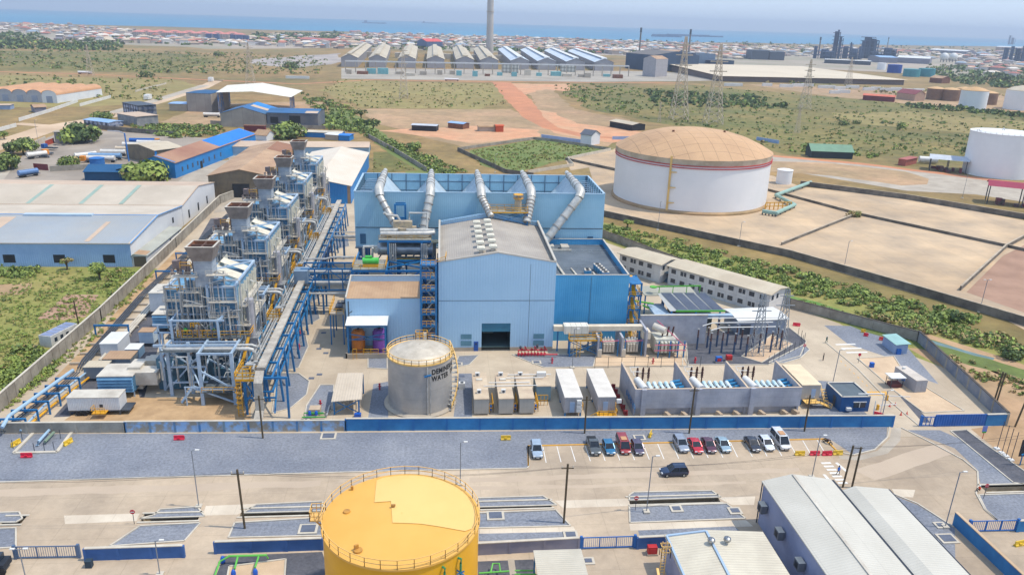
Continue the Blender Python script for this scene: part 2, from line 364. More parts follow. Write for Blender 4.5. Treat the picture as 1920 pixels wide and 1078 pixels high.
# lower gravel islands
zone('gravel_bed', [(288, 966), (300, 955), (370, 950), (384, 968), (262, 972)], gravel, .008, True)
zone('gravel_bed', [(262, 986), (376, 980), (346, 1014), (205, 1024)], gravel, .008, True)
zone('gravel_bed', [(-40, 962), (36, 960), (42, 972), (30, 979), (-40, 980)], gravel, .008, True)
zone('gravel_bed', [(-40, 992), (30, 990), (30, 1026), (-40, 1030)], gravel, .008, True)
zone('gravel_bed', [(455, 962), (480, 946), (605, 940), (604, 958)], gravel, .008, True)
zone('gravel_bed', [(440, 980), (606, 970), (606, 1004), (428, 1008)], gravel, .008, True)
zone('gravel_bed', [(894, 934), (1018, 930), (1034, 940), (1044, 947), (894, 951)], gravel, .008, True)
zone('gravel_bed', [(896, 962), (1042, 956), (1070, 986), (896, 990)], gravel, .008, True)
zone('gravel_bed', [(898, 1000), (1078, 996), (1082, 1010), (898, 1014)], gravel, .008)
zone('gravel_bed', [(1180, 928), (1188, 923), (1334, 920), (1352, 932), (1180, 938)], gravel, .008, True)
zone('gravel_bed', [(1180, 950), (1362, 944), (1398, 972), (1181, 980)], gravel, .008, True)
zone('gravel_bed', [(1196, 994), (1376, 986), (1392, 998), (1200, 1006)], gravel, .008)
zone('gravel_bed', [(1762, 806), (1700, 806), (1790, 840), (1832, 880), (1838, 906), (1920, 908), (1862, 850)], gravel, .008)
zone('gravel_bed', [(1782, 808), (1812, 806), (1852, 836), (1935, 893), (1935, 910), (1900, 905)], darkgr, .012, True)
zone('gravel_bed', [(1835, 928), (1960, 924), (1960, 976), (1870, 976), (1848, 955)], gravel, .008, True)
zone('gravel_bed', [(1660, 922), (1720, 946), (1790, 990), (1792, 1078), (1900, 1100), (1780, 1100)], gravel, .008)
kerb(PX((1690, 802), (1750, 832), (1806, 862), (1833, 884), (1834, 912), (1830, 925), (1846, 955), (1870, 976)))
kerb(PX((1660, 920), (1720, 944), (1788, 988)))
zone('worn_verge', [(1835, 700), (1940, 690), (1940, 900), (1900, 870), (1846, 826), (1815, 800), (1900, 796)], dirt, .006, step=6, amp=1)
# compound interior
zone('dark_gravel_bed', [(100, 782), (230, 640), (330, 520), (395, 410), (440, 408), (300, 640), (262, 775)], darkgr, .008)
zone('pad', [(120, 788), (250, 700), (262, 745), (470, 745), (470, 790)], M('sandy_pad', (196, 164, 124), (172, 142, 106), .3, .95, grime=.4), .012)
for q in ([(520, 700), (560, 700), (580, 715), (575, 740), (545, 765), (510, 775)], [(540, 622), (572, 620), (578, 650), (560, 690), (520, 698)], [(548, 570), (595, 575), (600, 598), (575, 612), (545, 618)], [(560, 535), (600, 530), (598, 560), (570, 574)], [(630, 440), (652, 440), (655, 462), (625, 470)],
          [(600, 722), (626, 722), (622, 768), (570, 790), (575, 760)], [(690, 650), (726, 650), (726, 692), (690, 690)]):
    zone('gravel_bed', q, gravel, .008, True)
zone('gravel_bed', [(860, 668), (898, 666), (880, 684), (850, 690)], gravel, .008, True)
zone('gravel_bed', [(960, 665), (1280, 665), (1280, 686), (1020, 689), (985, 676)], gravel, .008, True)
zone('gravel_bed', [(1285, 625), (1480, 615), (1512, 640), (1500, 668), (1440, 684), (1290, 684)], darkgr, .008, True)
zone('pad', [(1390, 668), (1448, 628), (1486, 645), (1428, 680)], M('bay_pad', (204, 176, 146), None, .3, .95), .02, True)
zone('gravel_bed', [(1440, 680), (1508, 646), (1518, 656), (1500, 672), (1470, 681)], gravel, .012, True)
zone('gravel_bed', [(860, 700), (885, 700), (885, 782), (850, 785)], gravel, .008)
zone('gravel_bed', [(700, 720), (728, 715), (728, 785), (690, 785)], gravel, .008)
zone('gravel_bed', [(1510, 712), (1560, 715), (1640, 790), (1520, 792)], gravel, .008)
zone('gravel_bed', [(1545, 610), (1640, 612), (1700, 650), (1760, 720), (1700, 700), (1660, 668), (1590, 645)], gravel, .008)
zone('gravel_bed', [(1606, 672), (1680, 735), (1730, 792), (1745, 792), (1690, 730), (1625, 670)], darkgr, .012)
zone('pad', [(1608, 672), (1676, 668), (1690, 690), (1742, 730), (1808, 770), (1732, 774), (1680, 735)], M('pale_pad', (214, 188, 156), (196, 170, 140), .2, .95, grime=.2), .016, True)
kerb(PX((1548, 642), (1606, 690), (1660, 745), (1725, 800)))
# wide zones beyond the plant
zone('bund_floor', [(1100, 300), (1160, 280), (1450, 330), (1500, 350), (1700, 372), (1930, 415), (1960, 640), (1880, 596), (1640, 530), (1440, 470), (1130, 402)], bund, .01)
zone('bund_floor', [(1060, 300), (1170, 275), (1165, 300), (1120, 312), (1070, 320)], bund, .014)
zone('bund_floor_dark', [(1880, 480), (1960, 440), (1960, 600), (1812, 548)], M('stained_slab', (168, 134, 112), (150, 118, 98), .1, .95), .02)
zone('lush_strip', [(1120, 415), (1480, 515), (1700, 580), (1960, 660), (1960, 760), (1800, 700), (1640, 640), (1500, 580), (1130, 450)], MC['lush_brush_ground'], .006, step=10, amp=2)
zone('stream_bank', [(1600, 590), (1720, 620), (1850, 660), (1960, 700), (1960, 730), (1850, 690), (1720, 650), (1660, 620)], dirt, .01, step=5, amp=.8)
zone('stream', [(1480, 566), (1600, 596), (1700, 622), (1800, 655), (1960, 705), (1960, 722), (1820, 684), (1700, 645), (1620, 620)], M('algae_water', (84, 96, 42), (110, 126, 58), .2, .85, amt=1, fine=.4, fs=.6), .016, step=6, amp=.6)
zone('stream_water', [(1702, 628), (1760, 641), (1810, 657), (1868, 672), (1862, 675), (1790, 657), (1730, 638)], M('open_water', (104, 128, 124), (90, 112, 100), .2, .15), .02, step=3, amp=.5)
zone('stream', [(1440, 545), (1530, 566), (1600, 590), (1560, 590), (1478, 570)], M('duckweed', (84, 128, 50), (108, 140, 66), .2, .9, fine=.4), .02, step=5, amp=.6)
zone('bare_ground', [(1700, 650), (1760, 655), (1960, 735), (1960, 800), (1890, 800), (1790, 700)], dirt, .008, step=6, amp=1)
zone('grass_field', [(-60, 495), (258, 502), (300, 505), (0, 772), (-60, 815)], MC['lush_brush_ground'], .01, step=8, amp=.8)
zone('bare_patch', [(70, 598), (125, 552), (185, 553), (160, 594), (120, 600)], M('pinkish_slab', (182, 148, 124), (150, 118, 98), .2, .95, amt=1), .016)
zone('bare_patch', [(-40, 532), (68, 530), (40, 552), (-40, 558)], dirt, .016, step=4, amp=1)
# behind: truck yard, industrial lots, dirt tracks, road
zone('truck_yard', [(0, 345), (60, 270), (110, 250), (190, 245), (330, 255), (420, 262), (330, 345)], M('yard_asphalt', (168, 156, 142), (146, 136, 124), .04, .95, grime=.3), .01)
zone('works_yard', [(-40, 345), (-40, 312), (170, 322), (200, 345), (420, 345), (400, 400), (640, 360), (655, 300), (400, 250), (430, 300)], conc, .006)
zone('factory_lot', [(300, 230), (390, 195), (600, 190), (620, 230), (600, 240), (420, 238)], dirt, .01, step=10, amp=2)
strip('dirt_road', PX((-40, 285), (100, 238), (190, 222), (300, 190), (380, 165), (410, 150)), [16, 17, 13, 12, 12, 12], M('pale_track', (206, 180, 150), (184, 158, 128), .03, .95), .02)
strip('dirt_road', PX((30, 232), (110, 238)), 9, MC['pale_track'], .024)
strip('paved_road', PX((210, 212), (300, 186), (385, 160)), 9, conc, .03)
strip('red_road', PX((-40, 134), (150, 139), (300, 146), (430, 152), (560, 158), (700, 150), (935, 154), (1280, 156)), [9, 9, 8, 8, 6, 5, 9, 6], reddirt, .02, step=40, amp=2)
strip('red_road', PX((940, 155), (975, 190), (1000, 220), (1030, 240), (1100, 256), (1190, 262)), [22, 24, 16, 12, 10, 9], reddirt, .03, step=15, amp=1)
zone('cleared_ground', [(985, 157), (1030, 160), (1075, 205), (1180, 225), (1200, 245), (1150, 262), (1030, 246), (1010, 215)], dirt, .016, step=12, amp=2.5)
zone('cleared_ground', [(660, 205), (960, 205), (1010, 232), (1060, 250), (1170, 262), (1140, 275), (980, 262), (880, 280), (820, 262), (730, 240)], dirt, .012, step=14, amp=3)
zone('reddish_ground', [(1000, 205), (1040, 212), (1080, 232), (1190, 244), (1230, 256), (1150, 268), (1100, 262), (1040, 250), (1010, 232)], M('worn_red_soil', (208, 152, 114), (196, 156, 120), .03, .95, fine=.4, fs=.1), .022, step=9, amp=2)
zone('reddish_ground', [(700, 245), (900, 236), (1010, 244), (1010, 256), (880, 270), (820, 258)], MC['worn_red_soil'], .022, step=9, amp=2)
zone('reddish_ground', [(940, 157), (1075, 158), (1060, 172), (1020, 168), (985, 178), (960, 172)], MC['worn_red_soil'], .024, step=12, amp=3)
zone('dry_field', [(640, 150), (930, 158), (960, 190), (900, 205), (680, 202), (600, 170)], dryg, .01, step=25, amp=5)
zone('green_field', [(1060, 170), (1300, 160), (1520, 180), (1960, 215), (1960, 330), (1700, 296), (1480, 290), (1220, 228), (1100, 205)], grassy, .008, step=25, amp=6)
zone('dry_field', [(1560, 212), (1700, 210), (1960, 232), (1960, 262), (1750, 245), (1600, 232)], dryg, .014, step=25, amp=4)
zone('green_field', [(-60, 95), (330, 100), (420, 112), (330, 140), (-60, 130)], grassy, .01, step=60, amp=15)
zone('dry_field', [(-60, 140), (330, 150), (390, 165), (300, 195), (160, 200), (-60, 205)], dryg, .01, step=20, amp=5)
zone('green_field', [(880, 282), (1010, 262), (1150, 280), (1060, 300), (960, 325), (900, 310)], greeng, .02, step=8, amp=1)
zone('green_strip', [(620, 200), (660, 210), (780, 290), (860, 330), (760, 330), (690, 250), (610, 240)], greeng, .014, step=10, amp=2)
zone('lawn', [(700, 285), (725, 285), (785, 320), (700, 325)], grassy, .018)
zone('stony_lot', [(470, 112), (640, 100), (640, 118), (560, 128), (480, 122)], M('stony_ground', (176, 166, 158), (150, 142, 136), .03, .95), .01, step=40, amp=8)
zone('smelter_yard', [(640, 128), (1200, 134), (1340, 140), (1340, 152), (1100, 154), (640, 148)], M('grey_yard', (172, 164, 150), (150, 142, 130), .02, .95), .012)
zone('terminal_ground', [(1400, 158), (1640, 165), (1960, 180), (1960, 212), (1700, 196), (1560, 182)], dirt, .014, step=30, amp=5)
zone('ring_road', [(1440, 290), (1640, 310), (1860, 338), (1960, 348), (1960, 385), (1830, 365), (1700, 358), (1460, 318)], conc, .016)
zone('earth_island', [(1442, 302), (1560, 306), (1700, 322), (1744, 336), (1738, 346), (1690, 348), (1560, 330), (1446, 322)], dirt, .022, step=10, amp=1)
strip('red_road', PX((1440, 292), (1620, 308), (1760, 325), (1960, 350)), 7, reddirt, .026, step=12, amp=.8)
zone('town_ground', [(-100, 47), (500, 70), (640, 78), (900, 88), (1300, 96), (1960, 110), (1960, 150), (1400, 125), (1160, 105), (640, 90), (400, 92), (-100, 66)], M('town_earth', (170, 156, 140), (146, 140, 118), .004, .95), .01, step=80, amp=25)
pc = M('pale_slab', (216, 204, 184), (200, 186, 166), .2, .9, grime=.3, seam=[(0, 3.4, .06, .2)]); tc_ = M('tyre_worn_concrete', (176, 158, 138), (190, 172, 150), .12, .92, amt=1)
for q in ([(120, 966), (262, 962), (256, 976), (122, 982)], [(386, 948), (480, 944), (446, 964), (380, 966)], [(1040, 938), (1180, 934), (1180, 948), (1056, 952)], [(1346, 932), (1416, 930), (1414, 946), (1372, 946)], [(1672, 916), (1716, 918), (1712, 932), (1680, 930)], [(900, 990), (1075, 986), (1080, 996), (900, 1000)], [(1180, 981), (1398, 974), (1412, 986), (1182, 994)]): zone('slab', q, pc, .005)
for q in ([(-40, 918), (600, 900), (600, 912), (-40, 932)], [(880, 895), (1500, 876), (1500, 884), (880, 905)], [(880, 912), (1400, 902), (1400, 907), (880, 918)], [(1600, 880), (1760, 830), (1790, 850), (1640, 900)]): zone('tyre_worn_lane', q, tc_, .003, step=3, amp=.25)
# parking bays: worn ochre bay floor and white lines
linep = M('white_road_paint', (228, 226, 220), None, 3, .8)
b = MB()
LN = [(1018, 837, 1024, 867), (1044, 836, 1052, 866), (1070, 836, 1079, 865)] + [(1097 + 27.2 * i, 835 - .65 * i, 1107 + 27.6 * i, 864 - .75 * i) for i in range(17)]
def stripe(b, p, q, w): 
    p = G(*p); q = G(*q); b.beam(p + Vector((0, 0, .014)), q + Vector((0, 0, .014)), w, .006)
for x0, y0, x1, y1 in LN: stripe(b, (x0, y0), (x1, y1), .14)
tag(b.build('parking_markings', linep), kind='structure')
b = MB()
for i in range(7): stripe(b, (1540 + i * 5.2, 868 + i * 6.2), (1558 + i * 5.2, 867.5 + i * 6.2), .5)
stripe(b, (1568, 867), (1588, 884), .5); stripe(b, (1545, 889), (1553, 898), .5)
for i in range(3): stripe(b, (1567 + i * 10, 646 + i * 7.5), (1604 + i * 11, 645 + i * 7.5), .6)
tag(b.build('crossing_markings', linep), kind='structure')
b = MB()
for i in range(9): stripe(b, (1627 + i * 4.1, 733.5), (1631 + i * 4.1, 741), .35)
for i in range(8): stripe(b, (1576 + i * 8, 676 + i * 7.5), (1578.5 + i * 8, 679 + i * 7.5), .15)
tag(b.build('yellow_markings', ycurb), kind='structure')
# road and yard manhole covers
cov = M('steel_cover', (96, 104, 120), (84, 92, 108), .8, .7)
def cover(px, py, s=1.0, frame=True, asp=.8, rz=0):
    p = G(px, py); o = thing('manhole_cover', 'x', 'manhole cover', (p.x, p.y, .004), rz)
    if frame: MB().cbox(0, 0, 0, s + .7, s * asp + .7, .16).build('frame', kerbm, o)
    MB().cbox(0, 0, .16 if frame else .004, s, s * asp, .05).build('lid', cov, o); return o
CV = [('dark lid in a pale frame left of the yellow tank', 578, 992, 2, 1), ('dark square lid in a pale frame right of the yellow tank', 929, 967, 1.9, 1), ('pale framed lid in the gravel by the right sliding gate', 1070, 1003, 1.4, 1),
      ('framed lid in the middle of the right gravel island', 1268, 954, 1.2, 1), ('framed lid at the far corner of the right gravel island', 1378, 958, 1.3, 1), ('framed lid with a dark top beside the grey roofed halls', 1776, 1010, 1.9, 1),
      ('framed lid by the foot of the right street lamp', 1763, 985, 1.0, 1), ('large pale frame behind the red car in the gravel', 1199, 821, 1.4, 1), ('framed lid below the front wall in the gravel', 616, 818, 2.0, 1),
      ('grey lid framed in the yard beside the canopy', 1103, 1052, 1.0, 1), ('lid in the pale island in front of the hall', 1006, 680, 1.3, 1), ('small lid at the gravel edge beside the blue personnel door', 860, 683, 1.0, 1)]
for lb, x, y, s, f in CV: cover(x, y, s)['label'] = lb
for i, (x, y) in enumerate([(598, 654), (611, 662), (584, 709), (599, 702), (866, 705), (858, 711), (1495, 696), (1515, 702), (607, 624)]):
    cover(x, y, 1.1, False)['label'] = ['grey lid flush in the lane beside the low blue building, farther one', 'grey lid flush in the lane beside the low blue building, nearer one', 'flush grey lid left of the small canopy, nearer one', 'flush grey lid left of the small canopy, farther one', 'flush dark lid right of the stainless tank, farther one', 'flush dark lid right of the stainless tank, nearer one', 'flush blue grey lid behind the concrete bays, left one', 'flush blue grey lid behind the concrete bays, right one', 'flush grey lid in the shade of the low blue building'][i]
# ---------------------------------------------------------------- turbine hall
o = thing('turbine_hall', 'tall pale blue gabled turbine hall with an open roller door in its front', 'industrial building', (-.7, 158.5, 0))
W_, D_, EV, RG = 25.5, 33.5, 20.3, 22.4
b = MB(); b.face([(0, 0, .9), (9.5, 0, .9), (9.5, 0, 6.6), (15.9, 0, 6.6), (15.9, 0, .9), (W_, 0, .9), (W_, 0, EV + .5), (W_ / 2, 0, RG + .5), (0, 0, EV + .5)])
b.face([(W_, D_, .9), (0, D_, .9), (0, D_, EV + .9), (W_ / 2, D_, RG + 1.1), (W_, D_, EV + .9)])
b.face([(W_, 0, .9), (W_, D_, .9), (W_, D_, EV + .9), (W_, 0, EV + .5)]); b.face([(0, D_, .9), (0, 0, .9), (0, 0, EV + .5), (0, D_, EV + .9)])
b.beam((W_ - .2, .2, EV + .6), (W_ - .2, D_, EV + 1), .45, .5, 1); b.beam((.2, .2, EV + .6), (.2, D_, EV + 1), .45, .5, 1)
b.beam((0, D_ - .2, EV + .8), (W_ / 2, D_ - .2, RG + 1.1), .3, .35); b.beam((W_ / 2, D_ - .2, RG + 1.1), (W_, D_ - .2, EV + .8), .3, .35)
b.beam((0, .1, EV + .45), (W_ / 2, .1, RG + .5), .26, .3, 1); b.beam((W_ / 2, .1, RG + .5), (W_, .1, EV + .45), .26, .3, 1)
b.build('wall', [hallb, M('pale_capping', (196, 190, 178), None, .5, .6)], o)
b = MB(); b.face([(.2, .2, EV - .2), (W_ / 2, .2, RG), (W_ / 2, D_ - .2, RG), (.2, D_ - .2, EV - .2)]); b.face([(W_ / 2, .2, RG), (W_ - .2, .2, EV - .2), (W_ - .2, D_ - .2, EV - .2), (W_ / 2, D_ - .2, RG)])
b.build('roof', hallroof, o)
b = MB()
for x0, x1 in ((0, 9.5), (15.9, W_)): b.box(x0, -.06, 0, x1, .3, .9)
b.box(0, .3, 0, .3, D_, .9); b.box(W_ - .3, .3, 0, W_ + .06, D_, .9); b.build('plinth', conc, o)
b = MB(); b.box(9.4, .1, 4.6, 16, .22, 6.6); b.build('roller_door', M('teal_door', (40, 112, 142), None, .4, .5, rib=(2, .3, .4)), o)
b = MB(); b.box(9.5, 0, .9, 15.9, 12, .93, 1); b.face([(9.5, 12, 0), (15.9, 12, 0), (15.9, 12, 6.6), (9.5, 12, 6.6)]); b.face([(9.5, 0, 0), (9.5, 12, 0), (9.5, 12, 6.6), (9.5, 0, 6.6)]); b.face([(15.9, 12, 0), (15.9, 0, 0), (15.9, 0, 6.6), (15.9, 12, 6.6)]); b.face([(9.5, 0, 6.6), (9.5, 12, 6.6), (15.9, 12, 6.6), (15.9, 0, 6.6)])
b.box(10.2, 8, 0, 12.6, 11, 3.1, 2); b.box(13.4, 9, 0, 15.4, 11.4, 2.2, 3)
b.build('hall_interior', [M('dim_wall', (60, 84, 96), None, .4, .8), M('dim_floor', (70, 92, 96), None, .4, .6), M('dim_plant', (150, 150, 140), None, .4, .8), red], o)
lv = M('teal_louvre', (104, 156, 176), (92, 142, 164), .5, .5, seam=[(2, .16, .06, .5)])
for x0 in (4.9, 21.1):
    for z0 in (1.3, 2.9): MB().box(x0, -.09, z0, x0 + 2.4, .02, z0 + 1.15).build('louvre', lv, o)
d_ = MB().box(7.8, -.1, 0, 8.8, .02, 2.3).build('personnel_door', M('blue_door', (22, 84, 168), None, .5, .5), o); MB().box(8.15, -.13, 1.5, 8.45, -.1, 2).build('door_window', glass, d_)
MB().box(19.9, -.03, .9, 19.96, 0, EV).build('downpipe', darkst, o)
MB().box(0, -.02, 11.9, W_, 0, 12.0).build('panel_joint', darkst, o)
# roof ventilators
vm = M('cream_vent', (222, 218, 200), (206, 200, 184), .8, .6)
v0 = None
for k in range(12):
    i, j = k // 2, k % 2; x = 10.0 + j * 2.6 - .7; y = 171 - 8.5 + i * 4.55; lb = 'cream boxy ventilator on the hall roof, %s from the front in the %s row' % (ORD[i], ['left', 'right'][j])
    zz = RG - abs(x - W_ / 2) * (RG - EV) / (W_ / 2) - .05
    if v0 is None:
        v0 = thing('roof_ventilator', lb, 'ventilator', (x - .7, y, zz), group='ventilators on the turbine hall roof')
        MB().cbox(0, 0, 0, .95, 1.3, .7).build('base', offw, v0); q = MB(); q.cbox(0, 0, .7, 1.7, 1.9, .45); q.cbox(0, 0, 1.15, 1.2, 1.4, .12); q.build('hood', vm, v0)
    else: dup(v0, (x - .7, y, zz), 0, lb)
# platform at the back of the hall roof
def platform(name, label, x, y, z, sx, sy, colz=None, m=yel, cat='platform', ladder=None):
    o = thing(name, label, cat, (x, y, 0))
    MB().box(0, 0, z - .25, sx, sy, z).build('deck', M('deck_grating', (150, 150, 140), (120, 122, 116), 1, .8), o)
    b = MB(); b.rail([(0, 0, z), (sx, 0, z), (sx, sy, z), (0, sy, z)], 1.15, close=True, r=.1); b.beam((0, 0, z - .12), (sx, 0, z - .12), .12, .35); b.beam((0, sy, z - .12), (sx, sy, z - .12), .12, .35); b.beam((0, 0, z - .12), (0, sy, z - .12), .12, .35); b.beam((sx, 0, z - .12), (sx, sy, z - .12), .12, .35); b.build('railing', m, o)
    if colz is not None:
        b = MB()
        for u in (.1, sx - .1):
            for v in (.1, sy - .1): b.beam((u, v, colz), (u, v, z - .25), .26)
        for v in (.1, sy - .1): b.beam((.1, v, colz + .2), (sx - .1, v, z - .4), .14); b.beam((sx - .1, v, colz + .2), (.1, v, z - .4), .14)
        b.build('support_frame', steelb, o)
    return o
p_ = platform('roof_platform', 'yellow railed platform behind the ridge of the turbine hall roof', 12.2, 190.2, 24.1, 9.6, 3.4, 20.6)
b = MB(); b.lathe(7.2, 1.8, [(.9, 24.1), (.9, 27.6)], 12); b.build('valve_casing', M('tan_lagging', (196, 176, 140), (150, 140, 126), 1, .7), p_)
b = MB()
for z in (27.2, 28.2): b.lathe(7.2, 1.8, [(1.25, z), (1.25, z + .12)], 14)
for k in range(8): b.beam((7.2 + 1.25 * math.cos(k * PI / 4), 1.8 + 1.25 * math.sin(k * PI / 4), 27.2), (7.2 + 1.25 * math.cos(k * PI / 4), 1.8 + 1.25 * math.sin(k * PI / 4), 28.3), .08)
b.build('cage', yel, p_)
# ---------------------------------------------------------------- electrical annex
o = thing('switchgear_building', 'deep blue flat-roofed block joined to the right of the pale hall', 'industrial building', (25.1, 164, 0))
b = MB(); x1, y1, h = 17.5, 30.5, 16
b.box(0, 0, 0, x1, y1, h - 1.6); t = .3
b.box(0, 0, h - 1.6, x1, t, h); b.box(0, y1 - t, h - 1.6, x1, y1, h); b.box(0, t, h - 1.6, t, y1 - t, h); b.box(x1 - t, t, h - 1.6, x1, y1 - t, h)
b.build('wall', annb, o)
MB().box(.31, .31, h - 1.6, x1 - .31, y1 - .31, h - 1.5).build('roof', M('dark_flat_roof', (104, 114, 124), (86, 98, 110), .25, .85, grime=.4, seam=[(1, 3, .08, .2), (0, 4, .08, .15)]), o)
b = MB()
for (q0, q1) in (((0, t / 2), (x1, t / 2)), ((0, y1 - t / 2), (x1, y1 - t / 2)), ((t / 2, 0), (t / 2, y1)), ((x1 - t / 2, 0), (x1 - t / 2, y1))): b.beam((*q0, h + .04), (*q1, h + .04), .4, .1)
b.build('parapet_cap', MC['pale_capping'], o)
b = MB(); b.box(8.7, -.05, .5, 8.76, 0, h - .4); b.build('downpipe', darkst, o)
b = MB(); b.rail([(.5, 8, h - 1.5), (x1 - .5, 8, h - 1.5)], 1, r=.05); b.mark(); b.rail([(.5, 22, h - 1.5), (x1 - .5, 22, h - 1.5)], 1, r=.05); b.mark(); b.build('roof_rail', galv, o)
b = MB(); b.beam((3.3, .6, h - 1.2), (1.5, 26, h - 1.2), .5, .35); b.beam((6, 4, h - 1.3), (5.5, 9, h - 1.3), .35, .3); b.beam((10.5, 1, h - 1.3), (10.2, 6, h - 1.3), .35, .3); b.beam((.6, 24, h - 1.2), (8, 24, h - 1.2), .4, .4); b.cbox(6.5, 26, h - 1.5, 2, 3, 1); b.cbox(3, 27, h - 1.5, 1.6, 2, .8); b.cbox(5, 1.8, h - 1.5, 3, 2, .35); b.build('roof_duct', offw, o)
ab = M('teal_blue_unit', (40, 128, 172), (120, 160, 180), .8, .5)
au = None
for k, (x, y, s) in enumerate([(8.6, 4.2, .9), (8.7, 5.6, .9), (12.4, 2.4, 1.1), (12.2, 3.9, 1.1), (12.0, 5.4, 1.1), (11.8, 6.9, 1.1), (11.6, 8.4, 1.1)]):
    lb = ['nearer of the two small condenser units on the flat roof', 'farther of the two small condenser units on the flat roof'][k] if k < 2 else 'large blue condenser unit on the flat roof, %s from the front' % ORD[k - 2]
    if au is None:
        au = thing('condenser_unit', lb, 'air conditioner', (25.1 + x, 164 + y, h - 1.5), group='condenser units on the dark flat roof'); MB().cbox(0, 0, .15, 1.5, 1.1, 1.25, 0, 0, 1).build('body', [ab, offw], au); q = MB(); q.lathe(0, 0, [(.42, 1.4), (.42, 1.5)], 12); q.build('fan', blk, au)
    else: dup(au, (25.1 + x, 164 + y, h - 1.5), 0, lb, scale=s)
# ---------------------------------------------------------------- air cooled condenser
AX0, AX1, AY0, AY1, AZ0, AZ1 = -22.2, 42.6, 196, 221, 13.2, 27.7
o = thing('air_cooled_condenser', 'huge blue air cooled condenser with sloped bays behind the hall', 'cooling plant', (AX0, AY0, 0))
L_, D_ = AX1 - AX0, AY1 - AY0
b = MB(); t = .3
b.box(0, 0, AZ0, L_, t, AZ1); b.box(0, D_ - t, 19.2, L_, D_, AZ1); b.box(0, t, 15, t, D_ - t, AZ1); b.box(L_ - t, t, 15, L_, D_ - t, AZ1)
b.box(.1, -.06, 18.3, L_ - .1, 0, 18.5, 1)
b.build('wind_wall', [accb, darkst], o)
b = MB()
for x in range(0, 66, 4):
    b.beam((min(x, L_ - .2) + .1, D_ - .4, 19.2), (min(x, L_ - .2) + .1, D_ - .4, AZ1), .22, .25)
for z in (20.4, 23, 25.6): b.beam((.3, D_ - .42, z), (L_ - .3, D_ - .42, z), .2, .22)
for y in range(3, 25, 3): b.beam((L_ - .42, y, 18), (L_ - .42, y, AZ1), .2, .22); b.beam((.42, y, 18), (.42, y, AZ1), .2, .22)
for z in (21, 24.5): b.beam((L_ - .44, .5, z), (L_ - .44, D_ - .5, z), .2, .2)
b.build('wall_stiffeners', M('stiffener_grey_blue', (86, 112, 136), None, .5, .6), o)
b = MB()
for z in (AZ1 + .06,): b.beam((0, t / 2, z), (L_, t / 2, z), .5, .12); b.beam((0, D_ - t / 2, z), (L_, D_ - t / 2, z), .5, .12); b.beam((t / 2, 0, z), (t / 2, D_, z), .5, .12); b.beam((L_ - t / 2, 0, z), (L_ - t / 2, D_, z), .5, .12)
b.build('capping', M('pale_blue_cap', (170, 198, 218), None, .5, .5), o)
fin = M('finned_tube_panel', (188, 204, 214), (168, 188, 202), .3, .4, rib=(1, .4, .5), seam=[(1, 2.1, .1, .18)])
DX = [(716 - 8, 0)] ; ridge = [6.4 + 12.95 * k for k in range(5)]
for k, x in enumerate(ridge):
    zr, zb, hw = 27.5, 20.4, 6.3
    q = MB(); q.face([(x - hw, .5, zb), (x, .5, zr), (x, D_ - .6, zr), (x - hw, D_ - .6, zb)][::-1]); q.face([(x, .5, zr), (x + hw, .5, zb), (x + hw, D_ - .6, zb), (x, D_ - .6, zr)][::-1])
    q.face([(x - hw, .5, zb), (x + hw, .5, zb), (x, .5, zr)]); q.face([(x + hw, D_ - .6, zb), (x - hw, D_ - .6, zb), (x, D_ - .6, zr)])
    q.build('tube_bundle', fin, o)
q = MB(); q.box(.3, .3, 18.9, L_ - .3, D_ - .3, 19.2); q.build('fan_deck', M('fan_deck_blue', (70, 128, 168), (56, 110, 150), .4, .6), o)
q = MB()
for i in range(9): q.beam((.6 + i * .1, 2 + i * 2.5, 26.6), (ridge[0] - 1, 2.6 + i * 2.5, 26.4), .22, .18)
for i in range(9): q.beam((ridge[4] + 1.2, 2 + i * 2.5, 26.4), (L_ - .6, 2.6 + i * 2.5, 26.6), .22, .18)
q.build('roof_bracing', steell, o)
q = MB()
for x in range(1, 65, 9):
    for y in (1, 9, 17, 24): q.beam((x, y, 0), (x, y, 18.9 if y > 1 else AZ0), .9, .9)
for x in range(1, 56, 9):
    q.beam((x, 9, 2), (x + 9, 9, 14), .3)
for y in (1, 9, 17, 24): q.beam((.5, y, 13.2), (L_ - .5, y, 13.2), .5, .7)
q.build('support_columns', steelb, o)
for x0, z0 in ((1.2, 14), (25, 14), (30, 13.6), (50.6, 14.4), (60.8, 13.6)): MB().box(x0, -.1, z0, x0 + 1.5, 0, z0 + 2.7).build('access_door', M('door_teal_grey', (66, 110, 140), None, .5, .6), o)
q = MB(); q.beam((0, -.8, 13.3), (L_, -.8, 13.3), 1.4, .2); q.rail([(L_ - 12, -1.4, 13.4), (L_, -1.4, 13.4)], 1.1); q.build('walkway', M('walkway_grey', (110, 124, 136), None, .5, .7), o)
q = MB()
for zz in range(6): q.beam((L_ + 1.2, 2 if zz % 2 else 5, zz * 2.2), (L_ + 1.2, 5 if zz % 2 else 2, zz * 2.2 + 2.2), .8, .15); q.beam((L_ + 1.2, 1 if zz % 2 else 6, zz * 2.2), (L_ + 1.2, 1 if zz % 2 else 6, zz * 2.2 + 2.2), .15)
q.build('stair', offw, o)
